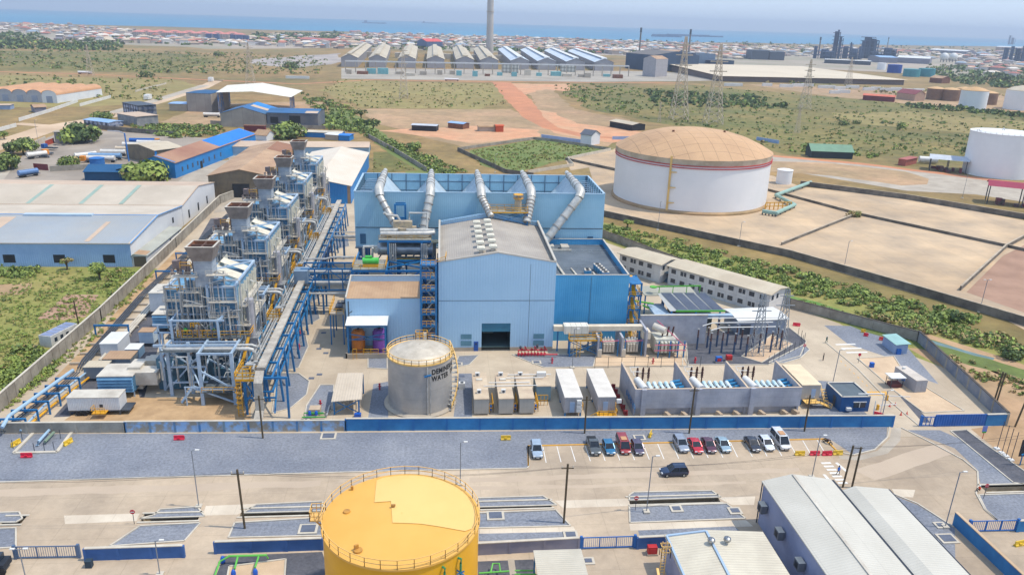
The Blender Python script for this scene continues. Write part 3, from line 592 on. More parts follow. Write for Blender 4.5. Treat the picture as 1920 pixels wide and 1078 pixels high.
# steam ducts
dm = M('lagged_duct_metal', (212, 208, 198), (176, 178, 176), .7, .4, .25, grime=.25)
dl = ['leftmost', 'second from the left', 'middle', 'second from the right', 'rightmost']
ends = [(-9.6, 188.5, 17), (-5.5, 188.5, 15), (12.5, 190, 23), (21.6, 190.5, 21.5), (21.5, 188, 10.5)]
for k, x in enumerate(ridge):
    X = AX0 + x; y0 = AY0 - .9; ex, ey, ez = ends[k]
    o = thing('steam_duct', 'silver lagged steam duct bending over the blue condenser wall, %s of five' % dl[k], 'duct', (X, AY0, 27.6), group='steam ducts over the condenser')
    b = MB(); b.tube([(0, D_ - 1.4, 1.25), (0, D_ - 6, 1.25)], .6, 12); b.tube([(0, D_ - 6, 1.25), (0, D_ - 15, 1.2)], .85, 12); b.tube([(0, D_ - 15, 1.2), (0, .9, 1.15)], 1.08, 12)
    b.tube([(0, .9, 1.15), (0, -.6, .7), ((ex - X) * .04, -1.6, -.6)], 1.15, 12); b.build('header_duct', dm, o, True)
    p0 = Vector(((ex - X) * .04, -1.6, -.6)); p1 = Vector((ex - X, ey - AY0, ez - 27.6)); b = MB(); b.tube([p0, p1], 1.05 if k not in (0, 2) else .85, 12); b.build('riser_duct', dm, o, True)
    q = MB()
    for i in range(1, 7): a = p0.lerp(p1, i / 7); dd = (p1 - p0).normalized(); q.tube([a - dd * .12, a + dd * .12], 1.2 if k not in (0, 2) else 1.0, 12); q.mark()
    for i in range(1, 7): q.tube([(0, i * 3.2, 1.18), (0, i * 3.2 + .2, 1.18)], 1.18 if i < 4 else .98, 12); q.mark()
    q.build('flange', M('flange_grey', (168, 160, 150), (140, 134, 128), .8, .6), o)
# ---------------------------------------------------------------- low blue building with chemical store
o = thing('water_treatment_building', 'low pale blue building with a tan lean roof left of the hall', 'industrial building', (-20.8, 160, 0))
L_, D_, h = 16.4, 11, 12.4
b = MB(); b.box(0, 0, .9, L_, D_, h - .5); b.box(0, D_ - .3, h - .5, L_, D_, h + 1.2); b.box(L_ - .3, 0, h - .5, L_, D_, h + .2); b.build('wall', hallb, o)
MB().face([(0, 0, h - .45), (L_ - .3, 0, h - .45), (L_ - .3, D_ - .3, h - .1), (0, D_ - .3, h - .1)]).build('roof', tanr, o)
b = MB(); b.beam((.1, -.05, h - .3), (.1, D_, h + 1.2), .3, .5); b.beam((0, D_ - .15, h + 1.3), (L_, D_ - .15, h + 1.3), .5, .12); b.build('parapet_cap', MC['pale_capping'], o)
MB().box(-.05, -.05, 0, L_ + .05, D_, .9).build('plinth', conc, o)
b = MB(); b.tube([(.6, -.2, .5), (.6, -.2, h - 1)], .12, 6); b.beam((.6, -.4, 8.6), (1.4, -.4, 9.2), .15); b.build('downpipe', darkst, o)
o = thing('chemical_store_canopy', 'white roofed blue frame over two tanks against the low blue building', 'canopy', (-20.2, 155.6, 0))
b = MB(); b.face([(-.3, -.3, 7.6), (8.6, -.3, 7.6), (8.6, 4.3, 8), (-.3, 4.3, 8)]); b.face([(-.3, -.3, 7.5), (-.3, 4.3, 7.9), (8.6, 4.3, 7.9), (8.6, -.3, 7.5)]); b.face([(-.3, -.3, 7.5), (8.6, -.3, 7.5), (8.6, -.3, 7.6), (-.3, -.3, 7.6)]); b.build('roof', white, o)
b = MB()
for x in (.2, 8.1): b.beam((x, .2, 0), (x, .2, 7.5), .35); b.beam((x, 4, 0), (x, 4, 7.7), .3)
b.beam((0, .2, 7.2), (8.4, .2, 7.2), .25, .4); b.beam((.4, .2, 5.4), (8, .2, 4), .16); b.beam((.4, .2, 4), (8, .2, 5.4), .16); b.beam((.4, .2, 4.1), (8, .2, 4.1), .14)
b.build('frame', steelb, o)
b = MB(); b.box(-.4, -.6, 0, 8.8, -.3, 1.1); b.box(-.4, -.6, 0, -.1, 4, 1.1); b.build('bund_wall', conc, o)
b = MB(); b.rail([(1.2, -1, 0), (2, -1, 0)], 2.4, r=.1); b.rail([(3.4, -.9, 1.1), (6.6, -.9, 1.1)], 1.2, r=.1); b.rail([(7.6, -.9, 1.1), (8.6, -.9, 1.1)], 1.3, r=.1); b.build('ladder', yel, o)
for nm, x, c_, hh in (('orange', -18.1, (204, 116, 30), 5.6), ('purple', -13.6, (122, 72, 160), 5.8)):
    o = thing('chemical_tank', '%s upright chemical tank under the white canopy' % nm, 'tank', (x, 157.9, .0), group='tanks under the white canopy')
    b = MB(); b.lathe(0, 0, [(1.45, 0), (1.45, hh - .7), (1.1, hh - .2), (.3, hh)], 20); b.build('shell', M(nm + '_tank_paint', c_, tuple(int(v * .82) for v in c_), 1.2, .5, seam=[(2, 1.1, .06, .25)]), o, True)
    b = MB(); b.lathe(0, 0, [(1.5, 1.2), (1.5, 1.35)], 20); b.lathe(0, 0, [(1.5, 3.6), (1.5, 3.75)], 20); b.lathe(0, 0, [(.3, hh), (.3, hh + .3)], 10); b.build('bands', darkst, o)
o = thing('pump_platform', 'yellow railed raised deck on the left end of the low blue building', 'platform', (-24.8, 162.5, 0))
MB().box(0, 0, 7.2, 3.2, 9, 7.45).build('deck', conc, o)
b = MB(); b.rail([(0, 0, 7.45), (0, 9, 7.45)], 1.2, r=.1); b.beam((0, 0, 7.3), (0, 9, 7.3), .2, .4); b.rail([(0, 0, 7.45), (3.2, 0, 7.45)], 1.2, r=.1); b.build('railing', yel, o)
b = MB(); [b.beam((x, y, 0), (x, y, 7.2), .25) and b.mark() for x in (.2, 3) for y in (.2, 4.5, 8.8)]; b.build('column', steelb, o)
b = MB(); b.cbox(1.8, 3, 7.45, 1.4, 2, 1); b.tube([(1, 6, 7.8), (2.6, 6, 7.8), (2.6, 8, 8.2)], .2); b.build('pump_skid', darkst, o)
# stair tower between the buildings
o = thing('stair_tower', 'blue steel stair tower with yellow rails against the hall corner', 'stair tower', (-4.6, 156.6, 0))
b = MB()
for x in (.2, 3.4):
    for y in (.2, 3.4): b.beam((x, y, 0), (x, y, 20.8), .42)
for k in range(8):
    z = 1.2 + k * 2.75; b.beam((.2, .2, z), (3.4, .2, z), .3, .35); b.beam((.2, 3.4, z), (3.4, 3.4, z), .3, .35); b.beam((.2, .2, z), (.2, 3.4, z), .3, .35); b.beam((3.4, .2, z), (3.4, 3.4, z), .3, .35); b.box(.3, .3, z, 3.3, 3.2, z + .08)
b.build('frame', steelb, o)
b = MB()
for k in range(8):
    z = 1.3 + k * 2.75; b.rail([(.4, .05, z), (3.2, .05, z)], 1.15, r=.1, step=1); b.mark()
b.rail([(3.4, .2, 20.7), (5.4, .2, 21.4), (5.6, 4, 21.4)], 1.1, r=.1); b.mark(); b.build('railing', yel, o)
b = MB()
for k in range(7):
    z = 1.3 + k * 2.75; a = (.7, 1 if k % 2 else 2.2); b.beam((.7 if k % 2 else 3, a[1], z), (3 if k % 2 else .7, a[1], z + 2.75), .9, .12)
b.build('flight', galv, o)
# ---------------------------------------------------------------- condensate structure (blue frame with vessel and pipes)
o = thing('condensate_structure', 'blue steel structure carrying pipes and a silver vessel behind the low building', 'steel structure', (-21, 173, 0))
b = MB(); XS = (.4, 8.2, 16.2, 19.4); 
for x in (.4, 8.2, 16.2):
    for y in (0, 8, 15): b.beam((x, y, 0), (x, y, 14.2 if y == 0 else (19 if x > 1 and y > 1 else 13)), .6 if y == 0 else .5)
for z in (8.5, 14): 
    for y in (0, 8): b.beam((.4, y, z), (19, y, z), .35, .5)
for x in (.4, 8.2, 16.2): b.beam((x, 0, 14), (x, 15, 14), .3, .45); b.beam((x, 0, 9), (x, 15, 9), .3, .4)
b.beam((8.2, 0, 14), (16.2, 0, 9), .3); b.beam((8.2, 0, 9), (16.2, 0, 14), .3); b.beam((8.2, 0, 4), (16.2, 0, 8.8), .3); b.beam((16.2, 0, 4), (8.2, 0, 8.8), .3)
b.beam((8.2, 2, 14.2), (16.2, 7, 14.2), .3); b.beam((8.2, 7, 14.2), (16.2, 2, 14.2), .3)
b.beam((6, 8, 18.9), (18.5, 8, 18.9), .35, .5); b.beam((6, 15, 18.9), (18.5, 15, 18.9), .35, .5)
for x in (9.5, 12): b.beam((x, 17, 0), (x, 17, 26), .5); 
for z in (19, 22, 25.8): b.beam((9.5, 17, z), (12, 17, z), .35); b.beam((9.5, 19, z), (12, 19, z), .35)
b.build('steel_frame', steelb, o)
b = MB(); b.box(.4, 0, 14.25, 8, 7.6, 14.4); b.box(6, 8, 19.1, 18.5, 15, 19.3); b.box(8.2, 8, 13.2, 17, 14, 13.4); b.build('deck', MC['deck_grating'], o)
b = MB(); b.rail([(.4, 7.6, 14.4), (.4, 0, 14.4), (8, 0, 14.4), (8, 7.6, 14.4)], 1.15, r=.1); b.rail([(6, 8, 19.3), (18.5, 8, 19.3)], 1.1, r=.06); b.rail([(8.4, 8.2, 13.4), (16, 8.2, 13.4)], 1.1, r=.1); b.build('railing', yel, o)
b = MB(); b.tube([(5.5, 11, 16.2), (18.8, 11, 16.2)], 1.55, 16); b.build('feedwater_vessel', M('brushed_vessel', (176, 184, 190), (140, 150, 160), .6, .3, .6, grime=.2), o, True)
b = MB(); b.tube([(5, 9.2, 16.2), (5.6, 9.9, 16.2)], .7, 10); b.tube([(6, 12.5, 20.4), (17.5, 12.5, 20.4), (19, 12.2, 20.4), (19, 10.4, 20.4), (17.5, 10, 20.4), (6.3, 10, 20.2)], .6, 10)
b.tube([(6.8, 16, 24), (7.4, 16.3, 23.4), (10, 16, 23.2), (10.6, 16, 22)], .38, 8); b.tube([(13, 16, 22.4), (13, 16, 24), (17.4, 16, 24), (17.4, 14, 20)], .25, 8)
b.tube([(1.6, 3, 10.4), (13.4, 3, 10.4), (13.4, 3, 12.2)], .6, 10); b.tube([(9, 4, 7), (20, 4, 7)], .7, 10); b.tube([(9, 6, 6.2), (20, 6, 6.2)], .5, 10); b.tube([(12, 5, 10.6), (12, 5, 13.4)], .45, 8); b.tube([(17.4, 3, 10.8), (19.8, 3, 10.8)], .6, 10)
b.tube([(2, 10, 17), (7, 10.5, 17)], .3, 8); b.tube([(4, 10, 13), (4.4, 9, 17)], .3, 8); b.tube([(2.2, 9, 13), (2.2, 9, 17)], .25, 8)
b.build('pipe', dm, o, True)
b = MB()
for i in range(14):
    x, y, z = rnd.uniform(8, 15), rnd.uniform(9, 15), 19.3; b.cbox(x, y, z, rnd.uniform(.5, 1.6), rnd.uniform(.5, 1.2), rnd.uniform(.5, 2.6))
b.cbox(11.5, 13.5, 21, 4.6, 1.6, 1.6); b.build('valve_station', M('tan_lagging', (196, 176, 140)), o)
b = MB()
for i in range(16): x, y = rnd.uniform(8.5, 19), rnd.uniform(.5, 8); b.tube([(x, y, 6), (x, y, rnd.uniform(11, 14))], .12, 6)
for i in range(8): x = 8.6 + i * .45 if i < 4 else 14.6 + i * .4; b.tube([(x, 7.4, 2), (x, 7.4, 18.5)], .16, 6)
b.build('small_piping', galv, o)
b = MB(); b.tube([(2.6, 2.4, 15.8), (6.3, 2.4, 15.8)], .75, 12); b.tube([(3.2, 2.4, 16.8), (4.8, 2.4, 16.8)], .28, 8); b.build('green_vessel', M('bright_green_vessel', (84, 196, 84), (70, 180, 72), 1, .4), o, True)
b = MB(); b.cbox(4.4, 2.4, 14.45, 3.6, 1.6, .45); b.build('vessel_skid', yel, o)
for i, (x, y) in enumerate(((-1.6, 191.5), (1.6, 192.5))):
    q = thing('roof_fan', 'round cream topped vent beside the hall, %s one' % ['left', 'right'][i], 'vent', (x - 3.5, y - .5, 0), group='round vents left of the hall'); MB().lathe(0, 0, [(.5, 0), (.5, 15.6)], 10).build('pipe', galv, q); MB().lathe(0, 0, [(1.3, 15.6), (1.35, 15.9), (.3, 16.2)], 16).build('cap', M('cream_cap', (232, 216, 180)), q)
b = MB()
o = thing('ground_piping_skid', 'jumble of pumps and dark pipes in the gap left of the hall', 'pipework', (-4, 176, 0))
for i in range(26):
    x, y = rnd.uniform(0, 3), rnd.uniform(0, 16); z = rnd.uniform(6, 13); b.tube([(x, y, 0), (x, y, z), (x + rnd.uniform(-1, 1), y + rnd.uniform(0, 2), z)], rnd.uniform(.1, .3), 6)
b.build('pipe', galv, o); b = MB()
for i in range(12): b.cbox(rnd.uniform(0, 3), rnd.uniform(0, 16), rnd.uniform(7, 12), rnd.uniform(.6, 1.8), rnd.uniform(.6, 1.8), rnd.uniform(.4, 1))
for x in (.2, 3): [b.beam((x, y, 0), (x, y, 13), .25) for y in (0, 5, 10, 15)]
b.build('frame', steelb, o)
# ---------------------------------------------------------------- demineralised water tank
TX, TY, TR_, TH = -4.1, 134.6, 6.05, 10.2
o = thing('water_tank', 'stainless steel water tank with black lettering, a yellow rail and a domed top', 'storage tank', (TX, TY, 0))
steelt = M('stainless_shell', (188, 186, 182), (164, 164, 164), .25, .42, .35, grime=.3, seam=[(2, 1.7, .04, .2)])
b = MB(); b.lathe(0, 0, [(TR_, .3), (TR_, TH)], 56, caps=False); b.build('shell', steelt, o, True)
b = MB(); n = 56; b.lathe(0, 0, [(TR_ + .1, TH), (TR_ + .1, TH + .12), (4.4, TH + 1.0), (2.2, TH + 1.65), (.1, TH + 1.9)], n, caps=False)
b.build('domed_roof', M('roof_plate', (216, 206, 188), (196, 186, 168), .5, .5, .2, grime=.4), o)
b = MB(); b.rail([(6.15 * math.cos(k * PI / 14), 6.15 * math.sin(k * PI / 14), TH + .1) for k in range(28)], 1.15, close=True, r=.1, step=3); b.lathe(0, 0, [(6.2, TH + .02), (6.2, TH + .3)], 56); b.build('guard_rail', M('cream_yellow_paint', (236, 196, 120), (226, 180, 96), .6, .5), o)
MB().lathe(0, 0, [(6.9, 0), (6.9, .25), (6.2, .45)], 48).build('base_ring', conc, o)
b = MB(); b.rail([(-.9, 3.8, TH + 1.1), (1.3, 3.8, TH + 1.1), (1.3, 5.6, TH + .9), (-.9, 5.6, TH + .9)], 1.5, close=True, r=.1, step=.7); b.build('access_platform', yel, o); MB().cbox(.9, 4.2, TH + 1, .8, .8, 1.4).build('vent_box', offw, o)
b = MB(); pr = []
for k in range(15):
    a = math.radians(-34 + k * 5.2); z = .3 + k * .68; b.beam((6.1 * math.cos(a), 6.1 * math.sin(a), z), (7.2 * math.cos(a), 7.2 * math.sin(a), z), .55, .1, 1); pr.append((7.2 * math.cos(a), 7.2 * math.sin(a), z))
b.rail(pr, 1.1, r=.12, step=1.4); b.build('spiral_stair', [MC['cream_yellow_paint'], galv], o)
b = MB(); a = math.radians(-76); b.tube([(6.25 * math.cos(a), 6.25 * math.sin(a), .4), (6.25 * math.cos(a), 6.25 * math.sin(a), TH - .3)], .12, 6); b.tube([(6.4 * math.cos(a + .08), 6.4 * math.sin(a + .08), .4), (6.4 * math.cos(a + .08), 6.4 * math.sin(a + .08), TH - 1)], .08, 6); b.beam((6.4 * math.cos(a - .1), 6.4 * math.sin(a - .1), 8.3), (6.6 * math.cos(a + .1), 6.6 * math.sin(a + .1), 8.6), .3, .25, 1); b.build('level_gauge', [galv, steelb], o)
def curved_text(s, size, ang0, z, parent, rad, mat, name='lettering'):
    """letters cut to the tank's curve: one mesh of flat glyphs bent round the shell"""
    cu = bpy.data.curves.new('t', 'FONT'); cu.body = s; cu.size = size; cu.offset = .05; cu.resolution_u = 3; cu.space_character = 1.12
    to = bpy.data.objects.new('t', cu); COL.objects.link(to); dg = bpy.context.evaluated_depsgraph_get(); me = bpy.data.meshes.new_from_object(to.evaluated_get(dg))
    bm = bmesh.new(); bm.from_mesh(me)
    for _ in range(2): bmesh.ops.subdivide_edges(bm, edges=[e for e in bm.edges if e.calc_length() > .35], cuts=1)
    for v in bm.verts:
        a = ang0 + v.co.x * .78 / rad; y = v.co.y; v.co = Vector((rad * math.cos(a), rad * math.sin(a), z + y))
    bmesh.ops.solidify(bm, geom=bm.faces[:], thickness=.02) if False else None
    bm.to_mesh(me); bm.free(); me.materials.clear(); me.materials.append(mat); bpy.data.objects.remove(to)
    q = bpy.data.objects.new(name, me); COL.objects.link(q); q.parent = parent; return q
inkm = M('black_lettering', (26, 28, 32), None, 2, .7)
curved_text('DEMINERALIZED', 1.4, math.radians(-68), 8.35, o, TR_ + .03, inkm); curved_text('WATER  TANK', 1.4, math.radians(-68), 7.0, o, TR_ + .03, inkm)
# ---------------------------------------------------------------- big yellow tank in the foreground
o = thing('storage_tank', 'big yellow storage tank in the foreground with a railed flat top', 'storage tank', (-4.7, 77.3, 0))
yt = M('tank_yellow', (232, 172, 24), (218, 158, 20), .12, .5, seam=[(2, 2.4, .04, .12)], grime=.15)
R_, H_ = 9.0, 14.8
b = MB(); b.lathe(0, 0, [(R_, 0), (R_, H_)], 72, caps=False); b.build('shell', yt, o, True)
b = MB(); b.lathe(0, 0, [(R_ + .18, H_ - .25), (R_ + .18, H_), (R_ - .1, H_ + .02), (5, H_ + .35), (.02, H_ + .6)], 72, caps=False); b.build('roof', M('tank_roof_ochre', (226, 174, 84), (220, 166, 74), .1, .55, grime=.12), o, True)
lite = M('tank_roof_fresh_coat', (234, 192, 116), (228, 184, 108), .1, .5)
def zr(x, y): r = math.hypot(x, y); return H_ + (.02 + (R_ - .1 - r) / (R_ - 5.1) * .33 if r > 5 else .35 + (5 - r) / 5 * .25) + .07
pts = []
poly = [(-1.9, 8.5), (-1.9, 8.5)]
outl = [G(706, 898, H_ + .3), G(702, 942, H_ + .4), G(733, 940, H_ + .45), G(736, 981, H_ + .45), G(790, 983, H_ + .4), G(872, 996, H_ + .1)]
base = Vector((-4.7, 77.3, 0)); loc = [(p - base) for p in outl]
a0 = math.atan2(loc[-1].y, loc[-1].x); a1 = math.atan2(loc[0].y, loc[0].x); rr = R_ - .35
rim = [Vector((rr * math.cos(a0 + (a1 - a0) * k / 24), rr * math.sin(a0 + (a1 - a0) * k / 24), 0)) for k in range(1, 24)]
ring = [Vector((p.x, p.y, 0)) for p in loc] + rim
tr = tessellate_polygon([ring]); bm = bmesh.new(); vv = [bm.verts.new(p) for p in ring]
for t in tr:
    try: bm.faces.new([vv[i] for i in t])
    except ValueError: pass
for _ in range(6): bmesh.ops.subdivide_edges(bm, edges=[e for e in bm.edges if e.calc_length() > .6], cuts=1)
bmesh.ops.triangulate(bm, faces=bm.faces[:])
for v in bm.verts: v.co.z = zr(v.co.x, v.co.y)
bmesh.ops.recalc_face_normals(bm, faces=bm.faces[:])
if bm.faces[0].normal.z < 0: bmesh.ops.reverse_faces(bm, faces=bm.faces[:])
me = bpy.data.meshes.new('roof_coating'); bm.to_mesh(me); bm.free(); me.materials.append(lite); q = bpy.data.objects.new('roof_coating', me); COL.objects.link(q); q.parent = o
b = MB(); b.rail([((R_ + .12) * math.cos(k * PI / 16), (R_ + .12) * math.sin(k * PI / 16), H_) for k in range(32)], 1.15, close=True, r=.07, step=3); b.build('guard_rail', M('pale_amber_rail', (232, 186, 110), None, .6, .5), o)
b = MB(); b.lathe(-1.1, 1.2, [(.12, H_ + .5), (.12, H_ + .8)], 8); b.cbox(-1.0, 1.2, H_ + .75, .5, .25, .2); b.lathe(-6.4, 1, [(.45, H_ + .2), (.4, H_ + .4)], 12); b.lathe(-4.4, -6, [(.5, H_ + .1), (.5, H_ + .32)], 12); b.cbox(-4.6, -5.8, H_ + .3, .5, .2, .5, rz=.5); b.cbox(-6.3, 5.8, H_ + .1, .3, .3, .5); b.build('roof_fittings', M('fitting_ochre', (196, 142, 60), (150, 110, 60), 1, .6), o)
b = MB(); b.box(-10.8, 1.4, H_ - 1.3, -9.2, 3.2, H_ - 1.2); b.rail([(-9.2, 3.2, H_ - 1.2), (-10.8, 3.2, H_ - 1.2), (-10.8, 1.4, H_ - 1.2), (-9.2, 1.4, H_ - 1.2)], 1.2, r=.08, step=.6); b.beam((-10.6, 2, H_ - 1.2), (-9, 2, H_ - 3), .15); b.build('side_platform', MC['pale_amber_rail'], o)
b = MB()
for a in (-58, -44): 
    a = math.radians(a); x, y = 9.4 * math.cos(a), 9.4 * math.sin(a); x2, y2 = 9 * math.cos(a), 9 * math.sin(a); b.tube([(x2, y2, H_ - 1), (x * 1.01, y * 1.01, H_ - .9), (x, y, H_ - 1.5), (x, y, .5)], .13, 8); b.tube([(x - .4, y - .1, H_ - 2.9), (x + .4, y - .1, H_ - 2.5)], .09, 6, 1); b.tube([(x + .4, y - .3, H_ - 2.9), (x - .4, y + .1, H_ - 2.5)], .09, 6, 1)
b.build('foam_pipe', [M('teal_green_pipe', (52, 140, 96), None, 1, .5), steelb], o, True)
# ---------------------------------------------------------------- steam generator units: one is built, four are copied
ux, uy = -45.5, 134.6
UL = ['nearest the front wall', 'second from the front wall', 'middle of five', 'second from the far end', 'farthest from the camera']
hr = thing('steam_generator', 'blue cased boiler unit with a flared grey stack, ' + UL[0], 'boiler unit', (ux, uy, 0), group='row of five boiler units')
b = MB()
for x, y, z in [(.9, 0, 10.6), (6.8, 0, 10.6), (-6, 4, 10.6), (-2.4, 5, 10.6), (-8, 6.5, 9), (-6, 12, 10.6), (.9, 11, 10.6), (6.8, 11, 10.6), (-6, 21, 10.6), (.9, 22, 10.6), (6.8, 22, 10.6)]: b.beam((x, y, 0), (x, y, z), .6, .5); b.mark()
b.build('leg', steell, hr)
b = MB()
for y in (0, 5.5, 11, 16.5, 22):
    b.beam((.9, y, 3), (6.8, y, .4), .3); b.beam((.9, y, 7), (6.8, y, 3.2), .3); b.beam((.9, y, 3.1), (6.8, y, 3.1), .3); b.beam((.9, y, 10.4), (6.8, y, 10.4), .35)
b.beam((-6, 4, 2), (-2.4, 5, 6), .26); b.beam((-2.4, 5, 6), (-6, 4, 9.6), .26); b.beam((-2.4, 5, 6), (.9, 0, 9.8), .26); b.beam((-2.4, 5, 6), (.9, 0, 3), .26); b.beam((-8, 6.5, 0), (-6, 4, 3), .26); b.beam((-6, 4, 6), (-8, 6.5, 9), .26)
b.beam((-8.4, 4, 10.4), (6.8, 4, 10.4), .35, .45); b.beam((-6, 4, 6), (.9, 4, 6), .28); b.beam((-6, 4, 2.8), (.9, 4, 2.8), .28)
for x in (-6, .9, 6.8): b.beam((x, 0 if x > 0 else 4, 10.4), (x, 22, 10.4), .35, .45); b.beam((x, 0 if x > 0 else 4, 4), (x, 11, 9.6), .28); b.beam((x, 11, 4), (x, 22, 9.6), .28)
b.beam((.9, 0, 9), (-6, 12, 4), .26); b.beam((-2.4, 5, 9), (5, 12, 4), .26)
b.build('bracing', steell, hr)
b = MB(); b.box(-7, 6.4, 10.7, 7.2, 24.5, 10.85); b.box(-7, 2.6, 9.6, 7.2, 3.4, 9.7); b.box(.8, -.3, 2.6, 7, 8, 2.75); b.box(-7.4, 5, 5.2, -2, 9, 5.35); b.build('deck', M('unit_grating', (96, 104, 108), (70, 80, 88), 1.2, .85), hr)
b = MB(); b.box(-9.2, 6.5, .2, -4.2, 14, 6.6); b.box(-3.6, 9, .2, .6, 17, 6); b.box(1.4, 6, .2, 6.2, 14, 4.6); b.box(-8.6, 15, .2, -3, 22, 7.4); b.build('turbine_enclosure', M('enclosure_teal', (72, 118, 138), (52, 92, 116), .6, .5, seam=[(2, 1.6, .1, .3), (0, 1.2, .08, .25)]), hr)
b = MB(); b.box(-3.6, 12.5, 10.86, 1.2, 23.6, 20.5); b.build('main_casing', caseb, hr)
b = MB(); b.box(1.3, 8.5, 10.86, 6.3, 23.6, 20.4); b.face([(1.3, 8.5, 20.4), (6.3, 8.5, 20.4), (1.3, 8.5, 22.6)]); b.face([(1.3, 8.5, 22.6), (6.3, 8.5, 20.4), (6.3, 12, 20.4), (1.3, 12, 22.6)]); b.face([(1.3, 12, 20.4), (1.3, 12, 22.6), (6.3, 12, 20.4)]); b.build('right_casing', caseb, hr)
MB().box(-8.8, 15.5, 9.2, -3.9, 23.5, 17.4).build('left_casing', caseb, hr)
b = MB()
for x in (1.2, 6.4): b.beam((x, 8.3, 10.8), (x, 8.3, 21), .45, .4); b.beam((x, 23.8, 10.8), (x, 23.8, 21), .4)
b.beam((1.2, 8.3, 20.6), (6.4, 8.3, 20.6), .4, .4); b.beam((4, 8.3, 10.8), (4, 8.3, 20.6), .28); b.beam((6.5, 8.3, 21), (6.5, 23.8, 21), .4, .4); b.beam((1.2, 23.8, 21), (6.4, 23.8, 21), .4); b.beam((1.3, 12, 22.8), (6.4, 23.6, 21), .3); b.beam((2, 10, 22), (6.4, 10, 21), .3)
for x in (-9, -6.4, -3.9): b.beam((x, 15.3, 9), (x, 15.3, 18), .4)
b.beam((-9, 15.3, 17.8), (-3.9, 15.3, 17.8), .4); b.beam((-9, 15.3, 9.2), (-3.9, 15.3, 9.2), .35); b.beam((-9, 15.3, 17.8), (-9, 23.5, 17.8), .35); b.beam((-3.8, 12.3, 10.8), (-3.8, 12.3, 20.6), .35)
b.beam((-3.9, 15.3, 17.8), (-1, 12, 20.6), .3)
b.build('stiffener_frame', steell, hr)
b = MB()
for k in range(7): y = 9 + k * 2.1; b.beam((6.55, y, 11.2 + (k % 2) * .3), (6.55, y + 2, 19.6), .5, .35)
b.face([(1.4, 12.1, 22.75), (6.6, 12.1, 20.75), (6.6, 15.4, 20.75), (1.4, 15.4, 22.75)]); b.face([(1.4, 17.4, 22.75), (6.6, 17.4, 20.75), (6.6, 20.4, 20.75), (1.4, 20.4, 22.75)]); b.face([(1.3, 12.1, 20.5), (1.3, 12.1, 22.7), (1.3, 23.4, 22.7), (1.3, 23.4, 20.5)]); b.face([(1.4, 12.1, 22.75), (1.4, 12.1, 20.5), (6.6, 12.1, 20.5), (6.6, 12.1, 20.75)]); b.build('cream_cladding', M('cream_cladding', (226, 218, 196), (206, 198, 178), .6, .6, rib=(1, .7, .5), grime=.2), hr)
# vertical downcomers and small platforms in front of the casing
b = MB()
for x in (-4.6, -3.4, -2.5, -1.7, -1.0, -.3, .4, 1.0): b.tube([(x, 10.6 + rnd.uniform(-.8, .8), 8.2 + rnd.uniform(0, 3)), (x, 10.6, rnd.uniform(19.5, 23.5))], rnd.choice((.14, .2, .28)), 7)
for x in (-4, -2.9, 0, 1.1): b.tube([(x, 8.4, 10.9), (x, 8.4, rnd.uniform(17, 22.4))], .15, 6)
b.tube([(2.4, 9.4, 23), (3.4, 8.6, 23.8), (4.4, 8.6, 23.6), (4.4, 8.6, 18)], .16, 7); b.tube([(1.6, 9, 21.4), (6.9, 8.6, 21.9), (7.2, 8.6, 21.7), (7.2, 8.6, 15.5)], .16, 7)
b.tube([(5.2, 7, 11), (4.8, 7.6, 16.8)], .14, 6); b.tube([(-5, 7, 11), (-4.6, 8, 16)], .14, 6)
b.build('downcomer', galv, hr, True)
b = MB()
for (x0, y0, z, sx, sy) in ((-5, 7.6, 22.6, 4.8, 1.6), (-3.4, 7.6, 16.8, 3.6, 1.4), (1.4, 7.6, 22.9, 3.6, 1.6), (-3, 7.9, 19.4, 3.2, 1), (6.8, 8.4, 12.4, 1.6, 15), (6.8, 8.4, 16.4, 1.3, 15), (1.2, 7.4, 14.6, 5.4, 1), (1.2, 7.4, 17.6, 5.4, 1), (-9.4, 14.2, 12.6, 5.4, 1.1), (-9.4, 14.2, 15.4, 5.4, 1.1)): b.box(x0, y0, z, x0 + sx, y0 + sy, z + .16); b.rail([(x0, y0, z + .1), (x0 + sx, y0, z + .1)] + ([(x0 + sx, y0 + sy, z + .1)] if sy > 5 else []), 1, r=.06); b.mark()
b.box(-6, 8.5, 25, -2.6, 9.6, 25.15); b.beam((-6.5, 9, 24.6), (-2.2, 9, 27.4), .3, .2)
b.build('service_platform', offw, hr)
b = MB()
for k in range(12): b.tube([(-6.4 + k * 1.15, 3 + k % 3, 8.6 + k % 4 * .4), (-6.4 + k * 1.15, 6.6, 8.8 + k % 4 * .4), (-6.4 + k * 1.15, 6.8, 11.4 + k % 3)], .16, 6)
for k in range(7): x = -5.2 + k * .75; b.tube([(x, 9.4 + (k % 2), 22.6), (x, 9.4 + (k % 2), 23.8 + (k % 3) * .9)], .3, 7)
b.cbox(-4.4, 9.8, 24, 1.2, 1.2, 1.4); b.cbox(-2.9, 9.6, 23.6, .8, .8, 1.8); b.build('valve_cluster', M('brownish_valves', (150, 128, 118), (110, 100, 100), 1, .6), hr)
